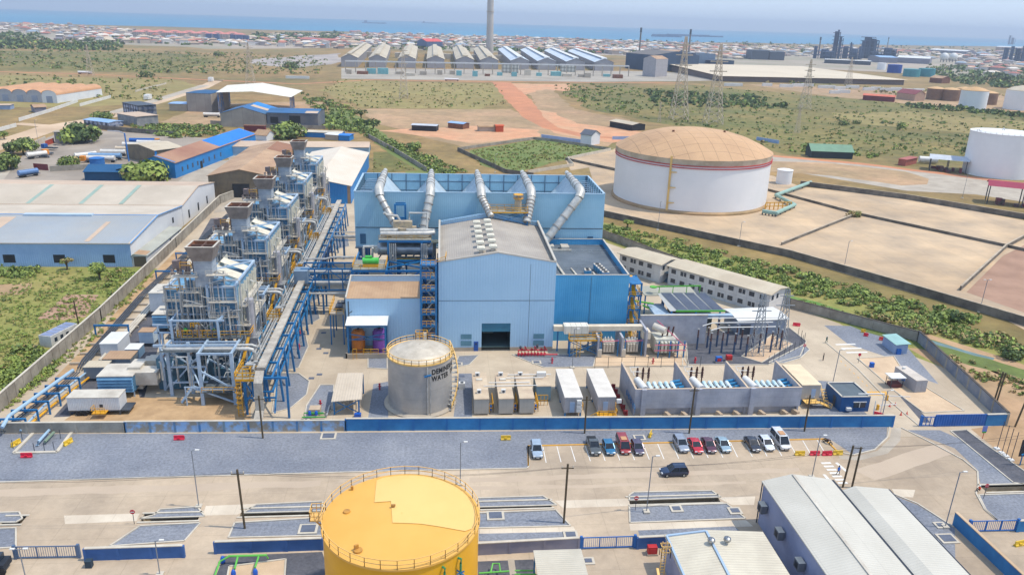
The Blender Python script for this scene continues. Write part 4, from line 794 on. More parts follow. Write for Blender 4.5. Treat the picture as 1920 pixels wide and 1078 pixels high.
# flared stack
b = MB(); b.box(-.9, 8.4, 20.5, 2.4, 11.8, 25.9); b.build('stack_duct', M('stack_duct_metal', (176, 184, 190), (140, 152, 166), .6, .5, grime=.3, seam=[(2, 1.2, .08, .3)]), hr)
b = MB(); lo = [(-1.1, 8.2, 25.7), (2.6, 8.2, 25.7), (2.6, 12.0, 25.7), (-1.1, 12.0, 25.7)]; hi = [(-1.9, 7.4, 28.6), (3.4, 7.4, 28.6), (3.4, 12.6, 28.6), (-1.9, 12.6, 28.6)]
for i in range(4): j = (i + 1) % 4; b.face([lo[i], lo[j], hi[j], hi[i]])
li = [(-1.2, 8.3, 27.3), (2.7, 8.3, 27.3), (2.7, 12, 27.3), (-1.2, 12, 27.3)]; hi2 = [(-1.5, 7.9, 28.6), (3.0, 7.9, 28.6), (3.0, 12.1, 28.6), (-1.5, 12.1, 28.6)]
for i in range(4): j = (i + 1) % 4; b.face([hi[i], hi[j], hi2[j], hi2[i]], 1); b.face([hi2[i], hi2[j], li[j], li[i]], 2)
b.face(li, 2)
b.beam((.8, 7.8, 28.1), (.8, 12.5, 28.1), .2, .6, 3); b.beam((-1.7, 10.1, 28.1), (3.3, 10.1, 28.1), .2, .6, 3)
b.build('stack_hopper', [hopm, offw, rust, M('baffle', (110, 84, 74), None, .5, .8)], hr)
# front deck: yellow rail, portal, header pipe
b = MB(); b.rail([(-4.8, 7, 10.9), (2.6, 7, 10.9)], 1.3, r=.12, step=.9); b.rail([(-4.8, 7, 10.9), (-4.8, 10, 10.9)], 1.3, r=.1); b.rail([(2.6, 7, 10.9), (2.6, 10, 10.9)], 1.3, r=.1); b.rail([(-2.4, 7.6, 12.6), (-.8, 7.6, 12.6)], .9, r=.14, step=.6); b.beam((-4.8, 6.9, 10.8), (2.6, 6.9, 10.8), .14, .3); b.mark(); b.rail([(3.2, 6.8, 10.9), (8.8, 6.8, 10.9), (8.8, 11, 10.9)], 1.2, r=.1); b.mark(); b.rail([(-8.8, 14.2, 17.6), (-4, 14.2, 17.6)], 1.1, r=.1); b.mark(); b.rail([(-3, 7.4, 24.6), (-1, 7.4, 24.6)], 1.1, r=.1); b.mark(); b.beam((6.9, 2, 3), (8.4, 7, 10.9), .5, .2); b.mark(); b.rail([(1, -.6, 2.8), (7, -.6, 2.8)], 1.1, r=.08); b.mark(); b.build('yellow_railing', yel, hr)
b = MB()
for x in (-5.6, 3): b.beam((x, 6.6, 9.8), (x, 6.6, 14.4), .4)
b.beam((-6, 6.6, 14.4), (4.2, 6.6, 14.4), .3, .35); b.beam((-6, 10, 14.4), (4, 10, 14.4), .25); b.beam((-5.6, 6.6, 14.4), (-5.6, 12, 14.4), .3); b.beam((3, 6.6, 14.4), (3, 12, 14.4), .3); b.beam((3.2, 6.6, 14.2), (4.6, 9, 16), .4); b.beam((-5.6, 6.6, 10.1), (3, 6.6, 10.1), .3, .4)
b.beam((-9.4, 8, 11.4), (-5.2, 8, 11.4), .3); b.beam((-8, 8, 6), (-8, 8, 11.4), .35); b.beam((-6, 8, 6), (-6, 8, 13), .35); b.beam((-9.6, 8, 13), (-5, 8, 13), .25, .3); b.beam((-8.6, 8, 9), (-8.6, 8, 13), .3)
b.build('portal_frame', steell, hr)
b = MB(); b.tube([(-6.2, 3.9, 10.6), (-6.5, 3.6, 10), (-6, 3.4, 9.9), (9.2, 3.4, 9.9), (9.9, 3.4, 9.7), (10.2, 3.4, 9), (10.2, 3.4, 6.8)], .38, 10); b.tube([(3, 4.2, 10.2), (9.6, 4.2, 10.4), (10.4, 4.2, 10)], .25, 8); b.build('steam_header', dm, hr, True)
b = MB()
for i in range(90):
    x, y = rnd.uniform(-7.5, 9.2), rnd.uniform(1.5, 20); z0, z1 = rnd.uniform(0, 4), rnd.uniform(5, 10.4); pts = [(x, y, z0), (x, y, z1)]
    if rnd.random() < .6: pts += [(x + rnd.uniform(-2, 2), y, z1), ]
    if rnd.random() < .4: pts += [(pts[-1][0], y + rnd.uniform(-2, 2), z1 + rnd.uniform(-1, 1))]
    b.tube(pts, rnd.choice((.09, .13, .18)), 6)
for i in range(46):
    x, y = rnd.uniform(-8.8, 9), rnd.uniform(7, 20); z0 = rnd.uniform(10.9, 15); z1 = z0 + rnd.uniform(2, 9) * (1 if y < 11 else .5)
    if 1 < x < 6.6 and y > 8.3: y = 7.9
    if -9 < x < -3.8 and y > 15: y = 14.6
    b.tube([(x, y, z0), (x, y, z1), (x + rnd.choice((-1.6, 1.6)), y, z1 + .2), (x + rnd.choice((-1.6, 1.6)), y, z1 + rnd.uniform(-1.5, 1.5))][:rnd.choice((2, 3, 4))], rnd.choice((.08, .12, .18)), 5)
for k in range(9): b.tube([(7.2 + k % 3 * .8, 9 + k * 1.4, 3), (7.2 + k % 3 * .8, 9 + k * 1.4, 12 + k % 4 * 2), (6.6, 9 + k * 1.4, 12.4 + k % 4 * 2)], .14, 6)
for i in range(30):
    x, y = rnd.uniform(-5, 2.8), rnd.uniform(7.4, 11.6); b.tube([(x, y, 10.9), (x, y, rnd.uniform(11.6, 14)), (x + rnd.uniform(-1.2, 1.2), y, rnd.uniform(11.6, 14))], rnd.choice((.1, .16, .22)), 6)
b.build('small_piping', galv, hr, True)
b = MB()
for i in range(16): b.cbox(rnd.uniform(-5, 2.6), rnd.uniform(7.4, 11), 10.9, rnd.uniform(.4, 1), rnd.uniform(.4, 1), rnd.uniform(.4, 1.4)); b.mark()
for i in range(14): b.cbox(rnd.uniform(2.4, 8.6), rnd.uniform(1.5, 16), rnd.uniform(.2, 8.5), rnd.uniform(.4, 1.4), rnd.uniform(.4, 1.4), rnd.uniform(.4, 1.2)); b.mark()
b.build('valve', M('pale_valves', (196, 196, 190), (140, 150, 160), 1.2, .5), hr)
b = MB()
for x, y in ((-3.6, 8.2), (1.6, 8.6), (.2, 9.8)): b.lathe(x, y, [(.3, 11.6), (.42, 11.9), (.3, 12.2), (.05, 12.3)], 8); b.mark()
b.build('green_motor', M('bright_green_vessel', (84, 196, 84)), hr)
b = MB(); b.lathe(8.2, 10.4, [(.78, 7), (.78, 16.6), (.86, 16.6), (.86, 17.4), (.6, 17.4)], 14); b.build('vent_silencer', M('silencer_lagging', (170, 168, 172), (150, 152, 160), .6, .5, grime=.25), hr, True)
b = MB(); b.box(6.9, 9.4, 9.4, 9.6, 12.6, 9.6); b.rail([(6.9, 9.4, 9.6), (9.6, 9.4, 9.6), (9.6, 12.6, 9.6)], 1.1, r=.06); b.beam((6.8, 10, 10), (4.4, 5.5, 5.6), .7, .3); b.beam((9.6, 9.4, 9.4), (11, 7, 4), .25); b.beam((9.6, 12.6, 9.5), (9.6, 12.6, 0), .3); b.build('side_stair', galv, hr)
b = MB(); b.beam((-1.8, 2.6, 2.6), (1.6, .2, 2.6), .9, .15); b.beam((-3.4, 1, 0), (-1.6, 2, 2.6), .8, .15); b.beam((-2, -.2, 0), (-2, -.2, 3.8), .22); b.beam((-2.2, -.2, 3.8), (1, -.2, 3.8), .2); b.rail([(-2, -.2, 2.6), (2.4, -.4, 2.6), (7, -.3, 2.7)], 1.1, r=.06); b.build('access_stair', steell, hr)
b = MB(); b.cbox(-10.6, 10.5, 1.5, 3, 3, 3.6); b.tube([(-9, 10.5, 4.4), (-12.5, 10.5, 4.4)], 1.0, 12); b.cbox(-13.3, 8, .5, 2.4, 4, 4.6); b.build('intake_duct', offw, hr)
for k in range(1, 5):
    dup(hr, (ux - 1.05 * k, uy + 32.2 * k, 0), 0, 'blue cased boiler unit with a flared grey stack, ' + UL[k])
# valve decks over the rack, one per unit
vd = thing('valve_deck', 'yellow railed valve deck between boiler and pipe rack, ' + UL[0], 'platform', (-37.2, 130.2, 0), group='yellow valve decks along the rack')
MB().box(0, 0, 7.0, 4, 6, 7.25).build('deck', MC['deck_grating'], vd)
b = MB(); b.rail([(0, 6, 7.25), (0, 0, 7.25), (4, 0, 7.25), (4, 6, 7.25)], 1.3, r=.13, step=1.2); b.beam((0, 0, 7.1), (4, 0, 7.1), .2, .4); b.rail([(1.2, 1, 7.25), (2.4, 1, 7.25), (2.4, 2, 7.25)], 1.6, r=.12, step=.6); b.rail([(0, 3, 7.6), (4, 3, 7.6)], .9, r=.1); b.build('yellow_railing', yel, vd)
b = MB(); b.tube([(1.4, 3.5, 7.3), (1.4, 3.5, 8.6), (2.8, 3.5, 8.6), (2.8, 2, 8.2)], .25, 7); b.tube([(2.8, 4.6, 7.3), (2.8, 4.6, 8.8)], .4, 8); b.cbox(1.6, 4.6, 7.3, 1, 1, 1.2); b.tube([(.8, 5, 8), (3.4, 5.2, 8.2)], .22, 7); b.build('valve_pipework', galv, vd, True)
b = MB()
for y in (.3, 5.6):
    for x in (1.6, 3.8): b.beam((x, y, 0), (x, y, 7), .36); b.mark()
b.build('column', steelb, vd)
b = MB(); b.beam((1.6, .3, 2.5), (3.8, .3, 6.6), .22); b.beam((3.8, .3, 2.5), (1.6, .3, 6.6), .22); b.beam((0, .3, 6.9), (4, .3, 6.9), .25, .35); b.beam((1.6, .3, 3.4), (7, .3, 3.4), .25, .3); b.beam((1.6, 0, 6.8), (0, .2, 6.8), .2); b.build('bracing', steelb, vd)
b = MB()
for z in range(0, 14): b.beam((.2, -.3, z * .5), (1, -.3, z * .5), .08)
b.beam((.2, -.3, 0), (.2, -.3, 7.5), .12); b.beam((1, -.3, 0), (1, -.3, 7.5), .12)
for z in (2, 3, 4, 5, 6): b.beam((.1, -.8, z), (1.1, -.8, z), .08); b.beam((.1, -.3, z), (.1, -.8, z), .08); b.beam((1.1, -.3, z), (1.1, -.8, z), .08)
b.build('cage_ladder', yel, vd)
for k, (x, y) in enumerate([(-37.7, 159.8), (-38.4, 192.5), (-38.9, 224), (-39.5, 256)]): dup(vd, (x, y, 0), 0, 'yellow railed valve deck between boiler and pipe rack, ' + UL[k + 1])
# ---------------------------------------------------------------- main pipe rack
o = thing('pipe_rack', 'long blue pipe rack topped by a pale cable tray running away from the front wall', 'pipe rack', (-33, 128, 0))
def rx(y): return -.02 * (y)
b = MB(); q = MB(); tr_ = MB(); rung = MB(); pp = MB()
for k in range(22):
    y = 1 + k * 6.6; x = rx(y)
    for dx in ((-.1, 2.5) if k > 0 else (-.1, 5.2)):
        b.beam((x + dx + (.6 if k else 0), y, 0), (x + dx, y, 8.2 if dx < 3 else 8.2), .38); b.mark()
b.build('column', steelb, o)
for k in range(22):
    y = 1 + k * 6.6; x = rx(y)
    q.beam((x - .2, y, 8.1), (x + (2.8 if k else 5.2), y, 8.1), .3, .4); q.beam((x - .2, y, 5.4), (x + 2.8, y, 5.4), .25, .3)
    if k % 2 == 0 and k < 21: x2 = rx(y + 6.6); q.beam((x + 2.7, y, 1), (x2 + 2.6, y + 6.6, 7.6), .24)
for z in (8.1, 5.4):
    for dx in (-.2, 2.6): q.beam((rx(1) + dx, 1, z), (rx(140) + dx, 140, z), .28, .35)
q.build('beam', steelb, o)
for a, e in ((3, 53.2), (54.6, 140)): tr_.beam((rx(a) + .4, a, 9.0), (rx(e) + .4, e, 9.0), 1.5, .5)
tr_.beam((.4, 1.9, 9.1), (.4, -.2, 7.6), 1.5, .35); tr_.beam((.4, -.2, 7.7), (.4, -.4, 2.2), 1.5, .35); tr_.beam((.4, -.5, 2.3), (.3, -3.6, .3), 1.5, .35)
tr_.build('cable_tray', M('dusty_tray_cover', (196, 190, 178), (166, 160, 150), .5, .8, grime=.4, fine=.3), o)
for k in range(60):
    y = 8 + k * 2.2; x = rx(y)
    if abs(y - 54) > 2: rung.beam((x - 3.6, y, 7.0), (x - .3, y, 7.0), .22, .25)
for dx in (-3.7, -.5): rung.beam((rx(6) + dx, 6, 7.0), (rx(140) + dx, 140, 7.0), .28, .35)
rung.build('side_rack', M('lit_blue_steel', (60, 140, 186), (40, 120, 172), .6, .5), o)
b = MB()
for k in range(12): y = 6 + k * 12; b.beam((rx(y) - 3.6, y, 0), (rx(y) - 3.6, y, 7), .34); b.mark()
b.build('side_column', steelb, o)
for dx, z, r in ((-3, 7.4, .22), (-2.4, 7.35, .16), (-1.9, 7.4, .24), (-1.2, 7.35, .16), (1.2, 5.9, .25), (1.9, 5.9, .2), (.6, 5.9, .2)): pp.tube([(rx(8) + dx, 8, z), (rx(139) + dx, 139, z)], r, 8); pp.mark()
pp.build('rack_pipe', galv, o, True)
b = MB(); b.cbox(-.8, 54, 8.4, 3.2, 3.6, 3.2); b.build('junction_tower', M('grey_blue_duct', (128, 150, 170), (110, 134, 158), .5, .5), o)
# cross rack to the hall
o = thing('pipe_bridge', 'blue pipe bridge crossing from the rack to the steel structure', 'pipe rack', (-34, 182, 0))
b = MB(); 
for y in (0, 5):
    for z in (6.2, 8.8, 11.6): b.beam((0, y, z), (13.2, y, z), .3, .35)
    for k in range(5): b.beam((k * 3.3, y, 6.2), (k * 3.3, y, 11.6), .28); 
    for k in range(4): b.beam((k * 3.3, y, 8.8 if k % 2 else 11.6), (k * 3.3 + 3.3, y, 11.6 if k % 2 else 8.8), .18)
for x in (0, 5, 13): b.beam((x, 0, 0), (x, 0, 6.2), .4); b.beam((x, 5, 0), (x, 5, 6.2), .4)
b.build('truss', steelb, o)
b = MB(); b.tube([(-1, 1, 7.6), (13, 1, 7.6)], .65, 12); b.tube([(-1, 3, 10), (14, 3, 10)], .35, 10); b.tube([(-2, -.8, 5.6), (12, -.8, 5.6)], .3, 8); b.tube([(-2, -.8, 0), (-2, -.8, 5.6)], .3, 8); b.tube([(0, 6.4, 12.2), (5, 6.4, 12.2), (7, 6.8, 12.6), (14, 6.8, 12.6)], .25, 8); b.build('pipe', dm, o, True)
o = thing('far_pipe_bridge', 'thin pipe bridge with silver pipes near the far end of the lane', 'pipe rack', (-33.5, 228, 0))
b = MB(); b.tube([(0, 0, 7.2), (11, 0, 7.2)], .3, 8); b.tube([(0, 2, 6.2), (11, 2, 6.2)], .35, 8); b.tube([(0, 1, 8.2), (11, 1, 8.2)], .18, 8); b.build('pipe', galv, o)
b = MB()
for x in (4, 9): b.beam((x, 0, 0), (x, 0, 8), .3); b.beam((x, 2.4, 0), (x, 2.4, 8), .3); b.beam((x, 0, 7), (x, 2.4, 7), .25)
b.beam((0, -.2, 6), (11, -.2, 6), .25); b.build('frame', steelb, o)
# ---------------------------------------------------------------- left side: fuel line trestles, containers, filters
o = thing('fuel_pipe_trestle', 'blue trestle frames carrying pale and yellow pipes beside the left wall', 'pipe rack', (-76.4, 124.4, 0)); o.scale = (1, .78, 1)
b = MB()
for k in range(6):
    y = 1.2 + k * 4.1; x = .6 + k * .42
    b.beam((x, y, 0), (x, y, 2.6), .3); b.beam((x + 4.2, y, 0), (x + 4.2, y, 2.6), .3); b.beam((x - .1, y, 2.6), (x + 4.3, y, 2.6), .3, .35); b.mark()
b.build('trestle', steelb, o)
b = MB(); b.tube([(1.6, -.6, 1.8), (1.9, 2, 2.9), (4.8, 25, 3.1)], .33, 8); b.mark()
b.tube([(3.9, .6, .6), (4.6, 10, 1.6), (6.4, 27, 1.8)], .2, 8); b.mark(); b.build('pale_pipe', M('pale_blue_pipe', (160, 190, 214), None, .5, .4), o, True)
b = MB(); b.tube([(4.4, 2, .7), (5.2, 12, .8), (7, 28, .8)], .22, 8, 0); b.build('yellow_pipe', yel, o, True)
b = MB()
for dx in (.3, .8, 1.3): b.tube([(dx, .6, .5), (dx + 2.3, 24, .6), (dx + 2.8, 30, .9)], .13, 6); b.mark()
b.build('dark_pipe', darkst, o)
o = thing('ground_pipeline', 'bundle of dark and pale pipes on sleepers along the left wall', 'pipeline', (-74, 150, 0))
b = MB()
for dx in (0, .5, 1.0, 1.5): b.tube([(dx + .4, 0, .8), (dx - .4, 4, .8), (dx - 2.6, 36, .8), (dx - 3, 44, .9), (dx - 3.2, 130, .9)], .16, 6); b.mark()
b.build('dark_pipe', darkst, o)
b = MB()
for dx in (3, 3.6, 4.2): b.tube([(dx, 4, .6), (dx - 2.4, 60, .6), (dx - 4.4, 128, .6)], .26, 7); b.mark()
b.build('pale_pipe', offw, o)
b = MB()
for k in range(26): y = 3 + k * 5; b.box(-2.6 - k * .05, y, 0, 4.4 - k * .1, y + .4, .5); b.mark()
b.build('sleeper', conc, o)
b = MB()
for y in (18.5, 58, 75): b.beam((-3.6, y, 0), (-3.6, y, 2.6), .3); b.beam((3.6, y, 0), (3.6, y, 2.6), .3); b.beam((-3.8, y, 2.6), (3.8, y, 2.6), .35, .4); b.mark()
b.build('trestle', steelb, o)
zone('soil_strip', [(40, 772), (150, 660), (235, 566), (330, 470), (345, 473), (255, 568), (175, 660), (72, 775)], MC['sandy_pad'], .012)
def box_unit(name, label, px, py, sx, sy, h, mats, rz=0, cat='container', z=0, legs=0, details=None, roof=None):
    p = G(px, py, z); o = thing(name, label, cat, (p.x, p.y, z), rz)
    b = MB(); b.box(0, 0, legs, sx, sy, legs + h); b.build('body', mats[0], o)
    b = MB(); b.box(-.08, -.08, legs + h, sx + .08, sy + .08, legs + h + .12); b.build('roof', mats[1], o)
    if legs:
        b = MB()
        for x in (.15, sx - .15):
            for y in (.15, sy - .15): b.cbox(x, y, 0, .25, .25, legs); b.mark()
        b.build('leg', mats[2] if len(mats) > 2 else darkst, o)
    if details: details(o, sx, sy, h, legs)
    return o
ribw = M('ribbed_white_container', (216, 220, 224), (204, 210, 216), .4, .5, rib=(0, .3, .5), grime=.2)
ribx = M('ribbed_grey_container', (172, 172, 176), (156, 158, 164), .4, .55, rib=(0, .3, .5), grime=.25)
def tr_det(o, sx, sy, h, legs):
    for x in (1.8, 2.9): q = MB(); q.T = Matrix.Translation((x, 0, .5)) @ Matrix.Rotation(PI / 2, 4, 'X'); q.lathe(0, 0, [(.5, -.1), (.5, .3)], 14); q.build('wheel', tyre, o)
    MB().box(-.2, .1, .7, sx + 1.6, sy - .1, .95).build('chassis', darkst, o)
    MB().box(5.5, -.04, legs + .6, 6.1, 0, legs + 1.2).build('window', glass, o)
    b = MB(); b.box(4.6, -1.6, 1, 7, -.1, 1.1); b.rail([(4.6, -1.6, 1.1), (7, -1.6, 1.1)], 1.1, r=.07, step=.8); b.rail([(4.6, -1.6, 1.1), (4.6, -.1, 1.1)], 1.1, r=.07); b.build('step_platform', yel, o)
box_unit('trailer_cabin', 'long white trailer cabin on wheels just behind the front wall', 130, 779, 9, 3.2, 2.5, [ribw, offw], details=tr_det, legs=1.0, cat='trailer')
box_unit('site_container', 'white container with a cream roof beside the ground pipes', 190, 668, 3.6, 6.5, 2.8, [ribw, white])
box_unit('site_container', 'small blue grey cabin right of the white container', 236, 672, 2.8, 3.2, 2, [M('cabin_blue', (112, 146, 176), None, .5, .6), white])
box_unit('site_container', 'white container high behind the nearest boiler unit', 284, 595, 3.6, 6.6, 4.6, [ribw, offw], legs=1.5)
box_unit('site_container', 'white container behind the second boiler unit', 378, 500, 3.6, 6.6, 4, [ribw, offw], legs=1.5)
box_unit('equipment_shelter', 'cream roofed shelter left of the nearest boiler unit', 160, 715, 4.2, 3, 2.4, [M('shelter_grey', (120, 130, 140), None, .5, .7), creamr], legs=.6)
box_unit('equipment_shelter', 'tan roofed low shelter behind the louvred filter box', 196, 700, 5.4, 4, 3.1, [M('shelter_grey', (120, 130, 140)), tanr])
box_unit('equipment_shelter', 'tan roofed shelter beside the white container by the boilers', 263, 650, 3, 2.6, 2.6, [steell, tanr], legs=.8)
def filt(o, sx, sy, h, legs):
    for k in range(5): q = MB(); z = legs + .15 + k * .62; q.face([(-.05, -.05, z + .5), (sx + .05, -.05, z + .5), (sx + .05, -.5, z), (-.05, -.5, z)]); q.face([(-.05, -.05, z + .48), (-.05, -.5, z - .02), (sx + .05, -.5, z - .02), (sx + .05, -.05, z + .48)]); q.build('louvre', M('louvre_blue', (104, 150, 182), (84, 130, 166), .5, .5), o)
for k in range(5):
    p = (-64.6 - .9 * k, 138.2 + 32.2 * k)
    o = thing('air_intake_filter', 'blue louvred intake filter box left of the boiler unit ' + UL[k], 'filter housing', (p[0], p[1], 0), group='louvred intake filters')
    sx, sy, h, legs = 6.4, 5.5, 3.2, 1.2
    MB().box(0, 0, legs, sx, sy, legs + h).build('body', M('filter_blue', (88, 132, 164), (70, 114, 148), .5, .5), o); MB().box(-.1, -.3, legs + h, sx + .1, sy, legs + h + .15).build('roof', offw, o); filt(o, sx, sy, h, legs)
    b = MB(); [b.beam((x, y, 0), (x, y, legs), .2) and b.mark() for x in (.2, sx - .2) for y in (.2, sy - .2)]; b.build('leg', steell, o)
    b = MB(); b.box(sx, 1, 2, sx + 4, 4.2, 4.6); b.build('duct', offw, o)
# ---------------------------------------------------------------- walls of the compound
WY = 118.3
peel = M('peeling_blue_render', (150, 186, 224), (156, 148, 134), .55, .9, amt=.3, grime=.2)
xa, xb, xc = G(235, 812).x, G(650, 812).x, G(1668, 800).x
def ywall(px): p = G(px, 812 - 12 * px / 1670); return Vector((p.x, p.y, 0))
W0, W1, W2, W3 = ywall(-40), ywall(235), ywall(648), ywall(1672)
wall('boundary_wall', 'bare grey stretch of the front wall at the far left', 'wall', [W0, W1], 2.0, .22, [wallc, kerbm, wallc], pier=4.2, cap=True)
wall('boundary_wall', 'patchy grey and light blue peeling stretch of the front wall', 'wall', [W1 + Vector((.15, 0, 0)), W2], 2.1, .22, [peel, kerbm, M('blue_pier', (44, 116, 180), (120, 140, 150), .5, .8)], pier=4.2, cap=True)
wall('boundary_wall', 'long bright blue front wall along the car park', 'wall', [W2 + Vector((.15, 0, 0)), W3], 2.4, .22, [bwall, kerbm, M('blue_pier_smooth', (36, 110, 174), None, .5, .7)], pier=6, cap=True)
C1, C2, C3, C4 = G(1885, 797), G(1720, 640), G(1480, 577), G(1130, 445)
wall('boundary_wall', 'grey wall with a dark top running back from the gate along the stream', 'wall', [C1, C2], 2.7, .3, [M('blue_stained_wall', (150, 152, 156), (112, 122, 140), .25, .9, grime=.4), M('dark_coping', (92, 84, 76), (70, 64, 58), .5, .9), wallc], pier=5, cap=True)
wall('boundary_wall', 'grey wall behind the office block beside the green ditch', 'wall', [C2, C3, C4], 2.5, .3, [wallc, MC['dark_coping'], wallc], pier=5, cap=True)
wall('boundary_wall', 'long pale concrete wall down the left side of the plant', 'wall', [G(0, 772), (-80.3, 178), (-82.5, 240), (-84.8, 300), (-82, 309)], 3.2, .25, [wallc, kerbm, wallc], pier=3, cap=True)
wall('gate_wall', 'short blue wall right of the sliding gate', 'wall', [G(1846, 798), G(1887, 797)], 2.4, .25, [bwall, kerbm, bwall], cap=True)
def bar_gate(name, label, A, B, h, n, mat, posts=True):
    A = Vector(A); B = Vector(B); d = B - A; L_ = d.length; o = thing(name, label, 'gate', A, math.atan2(d.y, d.x))
    b = MB(); b.beam((0, 0, h), (L_, 0, h), .12); b.beam((0, 0, .2), (L_, 0, .2), .14)
    for k in range(4): b.beam((L_ * k / 3, 0, .2), (L_ * k / 3, 0, h), .14)
    for k in range(n): b.beam((L_ * (k + .5) / n, 0, .2), (L_ * (k + .5) / n, 0, h), .045)
    b.build('gate_leaf', mat, o); b = MB(); b.cbox(-.25, 0, 0, .35, .35, h + .25); b.mark(); b.cbox(L_ + .25, 0, 0, .35, .35, h + .25); b.mark(); b.build('gate_post', mat, o); return o
gm = M('gate_blue', (28, 104, 180), None, .5, .5)
bar_gate('sliding_gate', 'open lattice end of the blue sliding gate by the main entrance', G(1727, 799), G(1750, 799), 2.0, 8, gm)
o = thing('solid_sliding_gate', 'solid royal blue gate panels beside the main entrance', 'gate', G(1750, 799)); L_ = (G(1846, 798) - G(1750, 799)).length
for k in range(3): MB().box(L_ * k / 3, -.2, .1, L_ * (k + 1) / 3 - .06, -.05, 2.5).build('panel', M('royal_blue_sheet', (18, 96, 176), (14, 84, 160), .4, .5, rib=(0, .5, .4)), o)
bar_gate('sliding_gate', 'grey barred gate leaf at the left foreground entrance', G(34, 1047), G(146, 1045), 1.9, 26, M('grey_blue_gate', (84, 108, 140), None, .5, .5))
bar_gate('sliding_gate', 'blue barred sliding gate right of the yellow tank', G(1092, 1029), G(1186, 1026), 1.9, 26, gm)
bar_gate('sliding_gate', 'blue barred sliding gate in the right foreground corner', G(1818, 997), G(1902, 995), 1.9, 24, gm)
fw_ = M('foreground_blue_wall', (62, 104, 166), (52, 92, 150), .3, .8, grime=.25)
for lb, A, B, hh, m_ in (('blue wall with a pale top between the left gate and the mesh gate', (162, 1050), (345, 1044), 1.9, fw_), ('blue wall with a pale top just left of the yellow tank', (405, 1037), (604, 1030), 1.9, fw_), ('grey panelled wall just right of the yellow tank', (890, 1040), (1085, 1029), 1.9, M('grey_violet_panel', (142, 142, 158), (124, 126, 146), .3, .8)),
                        ('short blue wall behind the red box', (1195, 1028), (1254, 1025), 1.9, fw_), ('blue wall running off the right edge beside the gate', (1906, 996), (2010, 992), 1.9, bwall)):
    wall('foreground_wall', lb, 'wall', [G(*A), G(*B)], hh, .25, [m_, kerbm, m_], pier=4.5, cap=True)
wall('foreground_wall', 'blue wall with a tan coping coming toward the camera at the right', 'wall', [G(1787, 983), Vector((77.6, 60, 0))], 2.2, .3, [bwall, MC['pale_track'], bwall], cap=True)
bw = M('bund_wall_weathered', (134, 128, 118), (96, 92, 86), .25, .95, grime=.6)
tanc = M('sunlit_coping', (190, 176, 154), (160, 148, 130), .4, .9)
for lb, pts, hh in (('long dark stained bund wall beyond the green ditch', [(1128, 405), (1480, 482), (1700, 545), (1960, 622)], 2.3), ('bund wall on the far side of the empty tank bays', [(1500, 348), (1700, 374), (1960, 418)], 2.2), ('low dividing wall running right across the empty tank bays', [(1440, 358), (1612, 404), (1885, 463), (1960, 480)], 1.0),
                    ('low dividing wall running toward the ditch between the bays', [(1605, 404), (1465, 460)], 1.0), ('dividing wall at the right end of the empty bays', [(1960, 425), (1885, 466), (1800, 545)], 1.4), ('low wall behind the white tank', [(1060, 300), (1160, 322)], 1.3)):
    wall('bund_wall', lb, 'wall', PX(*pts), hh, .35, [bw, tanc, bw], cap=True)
for lb, pts, hh, m_ in (('grey wall along the grassy plot behind the condenser', [(690, 258), (738, 284), (800, 322)], 2.2, wallc), ('dark wall round the overgrown plot behind the condenser', [(858, 283), (948, 325), (1000, 332)], 2, bw), ('pale wall along the back of the overgrown plot', [(860, 282), (1000, 262), (1040, 266), (1145, 283)], 1.6, wallc), ('pale wall at the right of the overgrown plot', [(1145, 283), (1064, 300), (1075, 312), (990, 326)], 1.6, kerbm),
                        ('blue painted fence beside the small blue and white house', [(1015, 258), (1088, 268)], 2, M('pale_blue_fence', (150, 176, 214), None, .4, .8)), ('pale blue fence right of the small house', [(1148, 262), (1180, 262)], 2, MC['pale_blue_fence']), ('pale blue fence right of the big white tank', [(1418, 263), (1460, 270)], 2.2, MC['pale_blue_fence']),
                        ('grey wall in front of the open steel sheds', [(395, 233), (500, 240), (610, 243)], 2.4, wallc), ('brown grey wall behind the tanker yard', [(185, 243), (330, 256)], 2.6, bw), ('wall with pale blocks beside the maroon gate', [(94, 322), (165, 318)], 2.4, wallc), ('pale wall beside the dirt road left of the yard', [(0, 298), (30, 285)], 2.4, wallc), ('pale wall left of the red gate', [(58, 277), (86, 264)], 2.4, kerbm),
                        ('white wall beside the dirt road at the far left', [(-20, 252), (31, 238)], 2.2, white), ('long white wall along the dirt road', [(36, 228), (95, 210), (146, 192)], 2.2, white), ('white wall leading up to the arched warehouses', [(150, 200), (208, 184)], 2.2, white), ('low pale ruined wall in the far grass', [(254, 173), (312, 158)], 1.5, kerbm), ('tall blue sheet fence behind the brown roofed works', [(475, 278), (640, 278), (695, 282)], 3, M('sheet_fence_blue', (110, 160, 196), (140, 150, 150), .2, .6, rib=(0, .6, .4)))):
    wall('perimeter_wall', lb, 'wall', PX(*pts), hh, .3, [m_, kerbm, m_])
wall('sheet_gate', 'red sheet gate at the tanker yard corner', 'gate', [G(86, 274), G(102, 268)], 2.6, .15, [M('red_oxide_sheet', (178, 74, 56), None, .5, .7)]); wall('sheet_gate', 'maroon sheet gate in front of the tanker yard', 'gate', [G(64, 318), G(91, 320)], 2.8, .15, [M('maroon_sheet', (118, 50, 56), None, .5, .7)])
A = G(98, 652); o = thing('cabin_shell', 'white open topped cabin shell in the brush outside the left wall', 'cabin', A, 1.28); ops = MB(); ops.box(0, 0, 0, 8, 3, 2.6); ops.build('body', wh_ := M('shell_white', (214, 214, 210), (190, 190, 188), .5, .8, grime=.3), o)
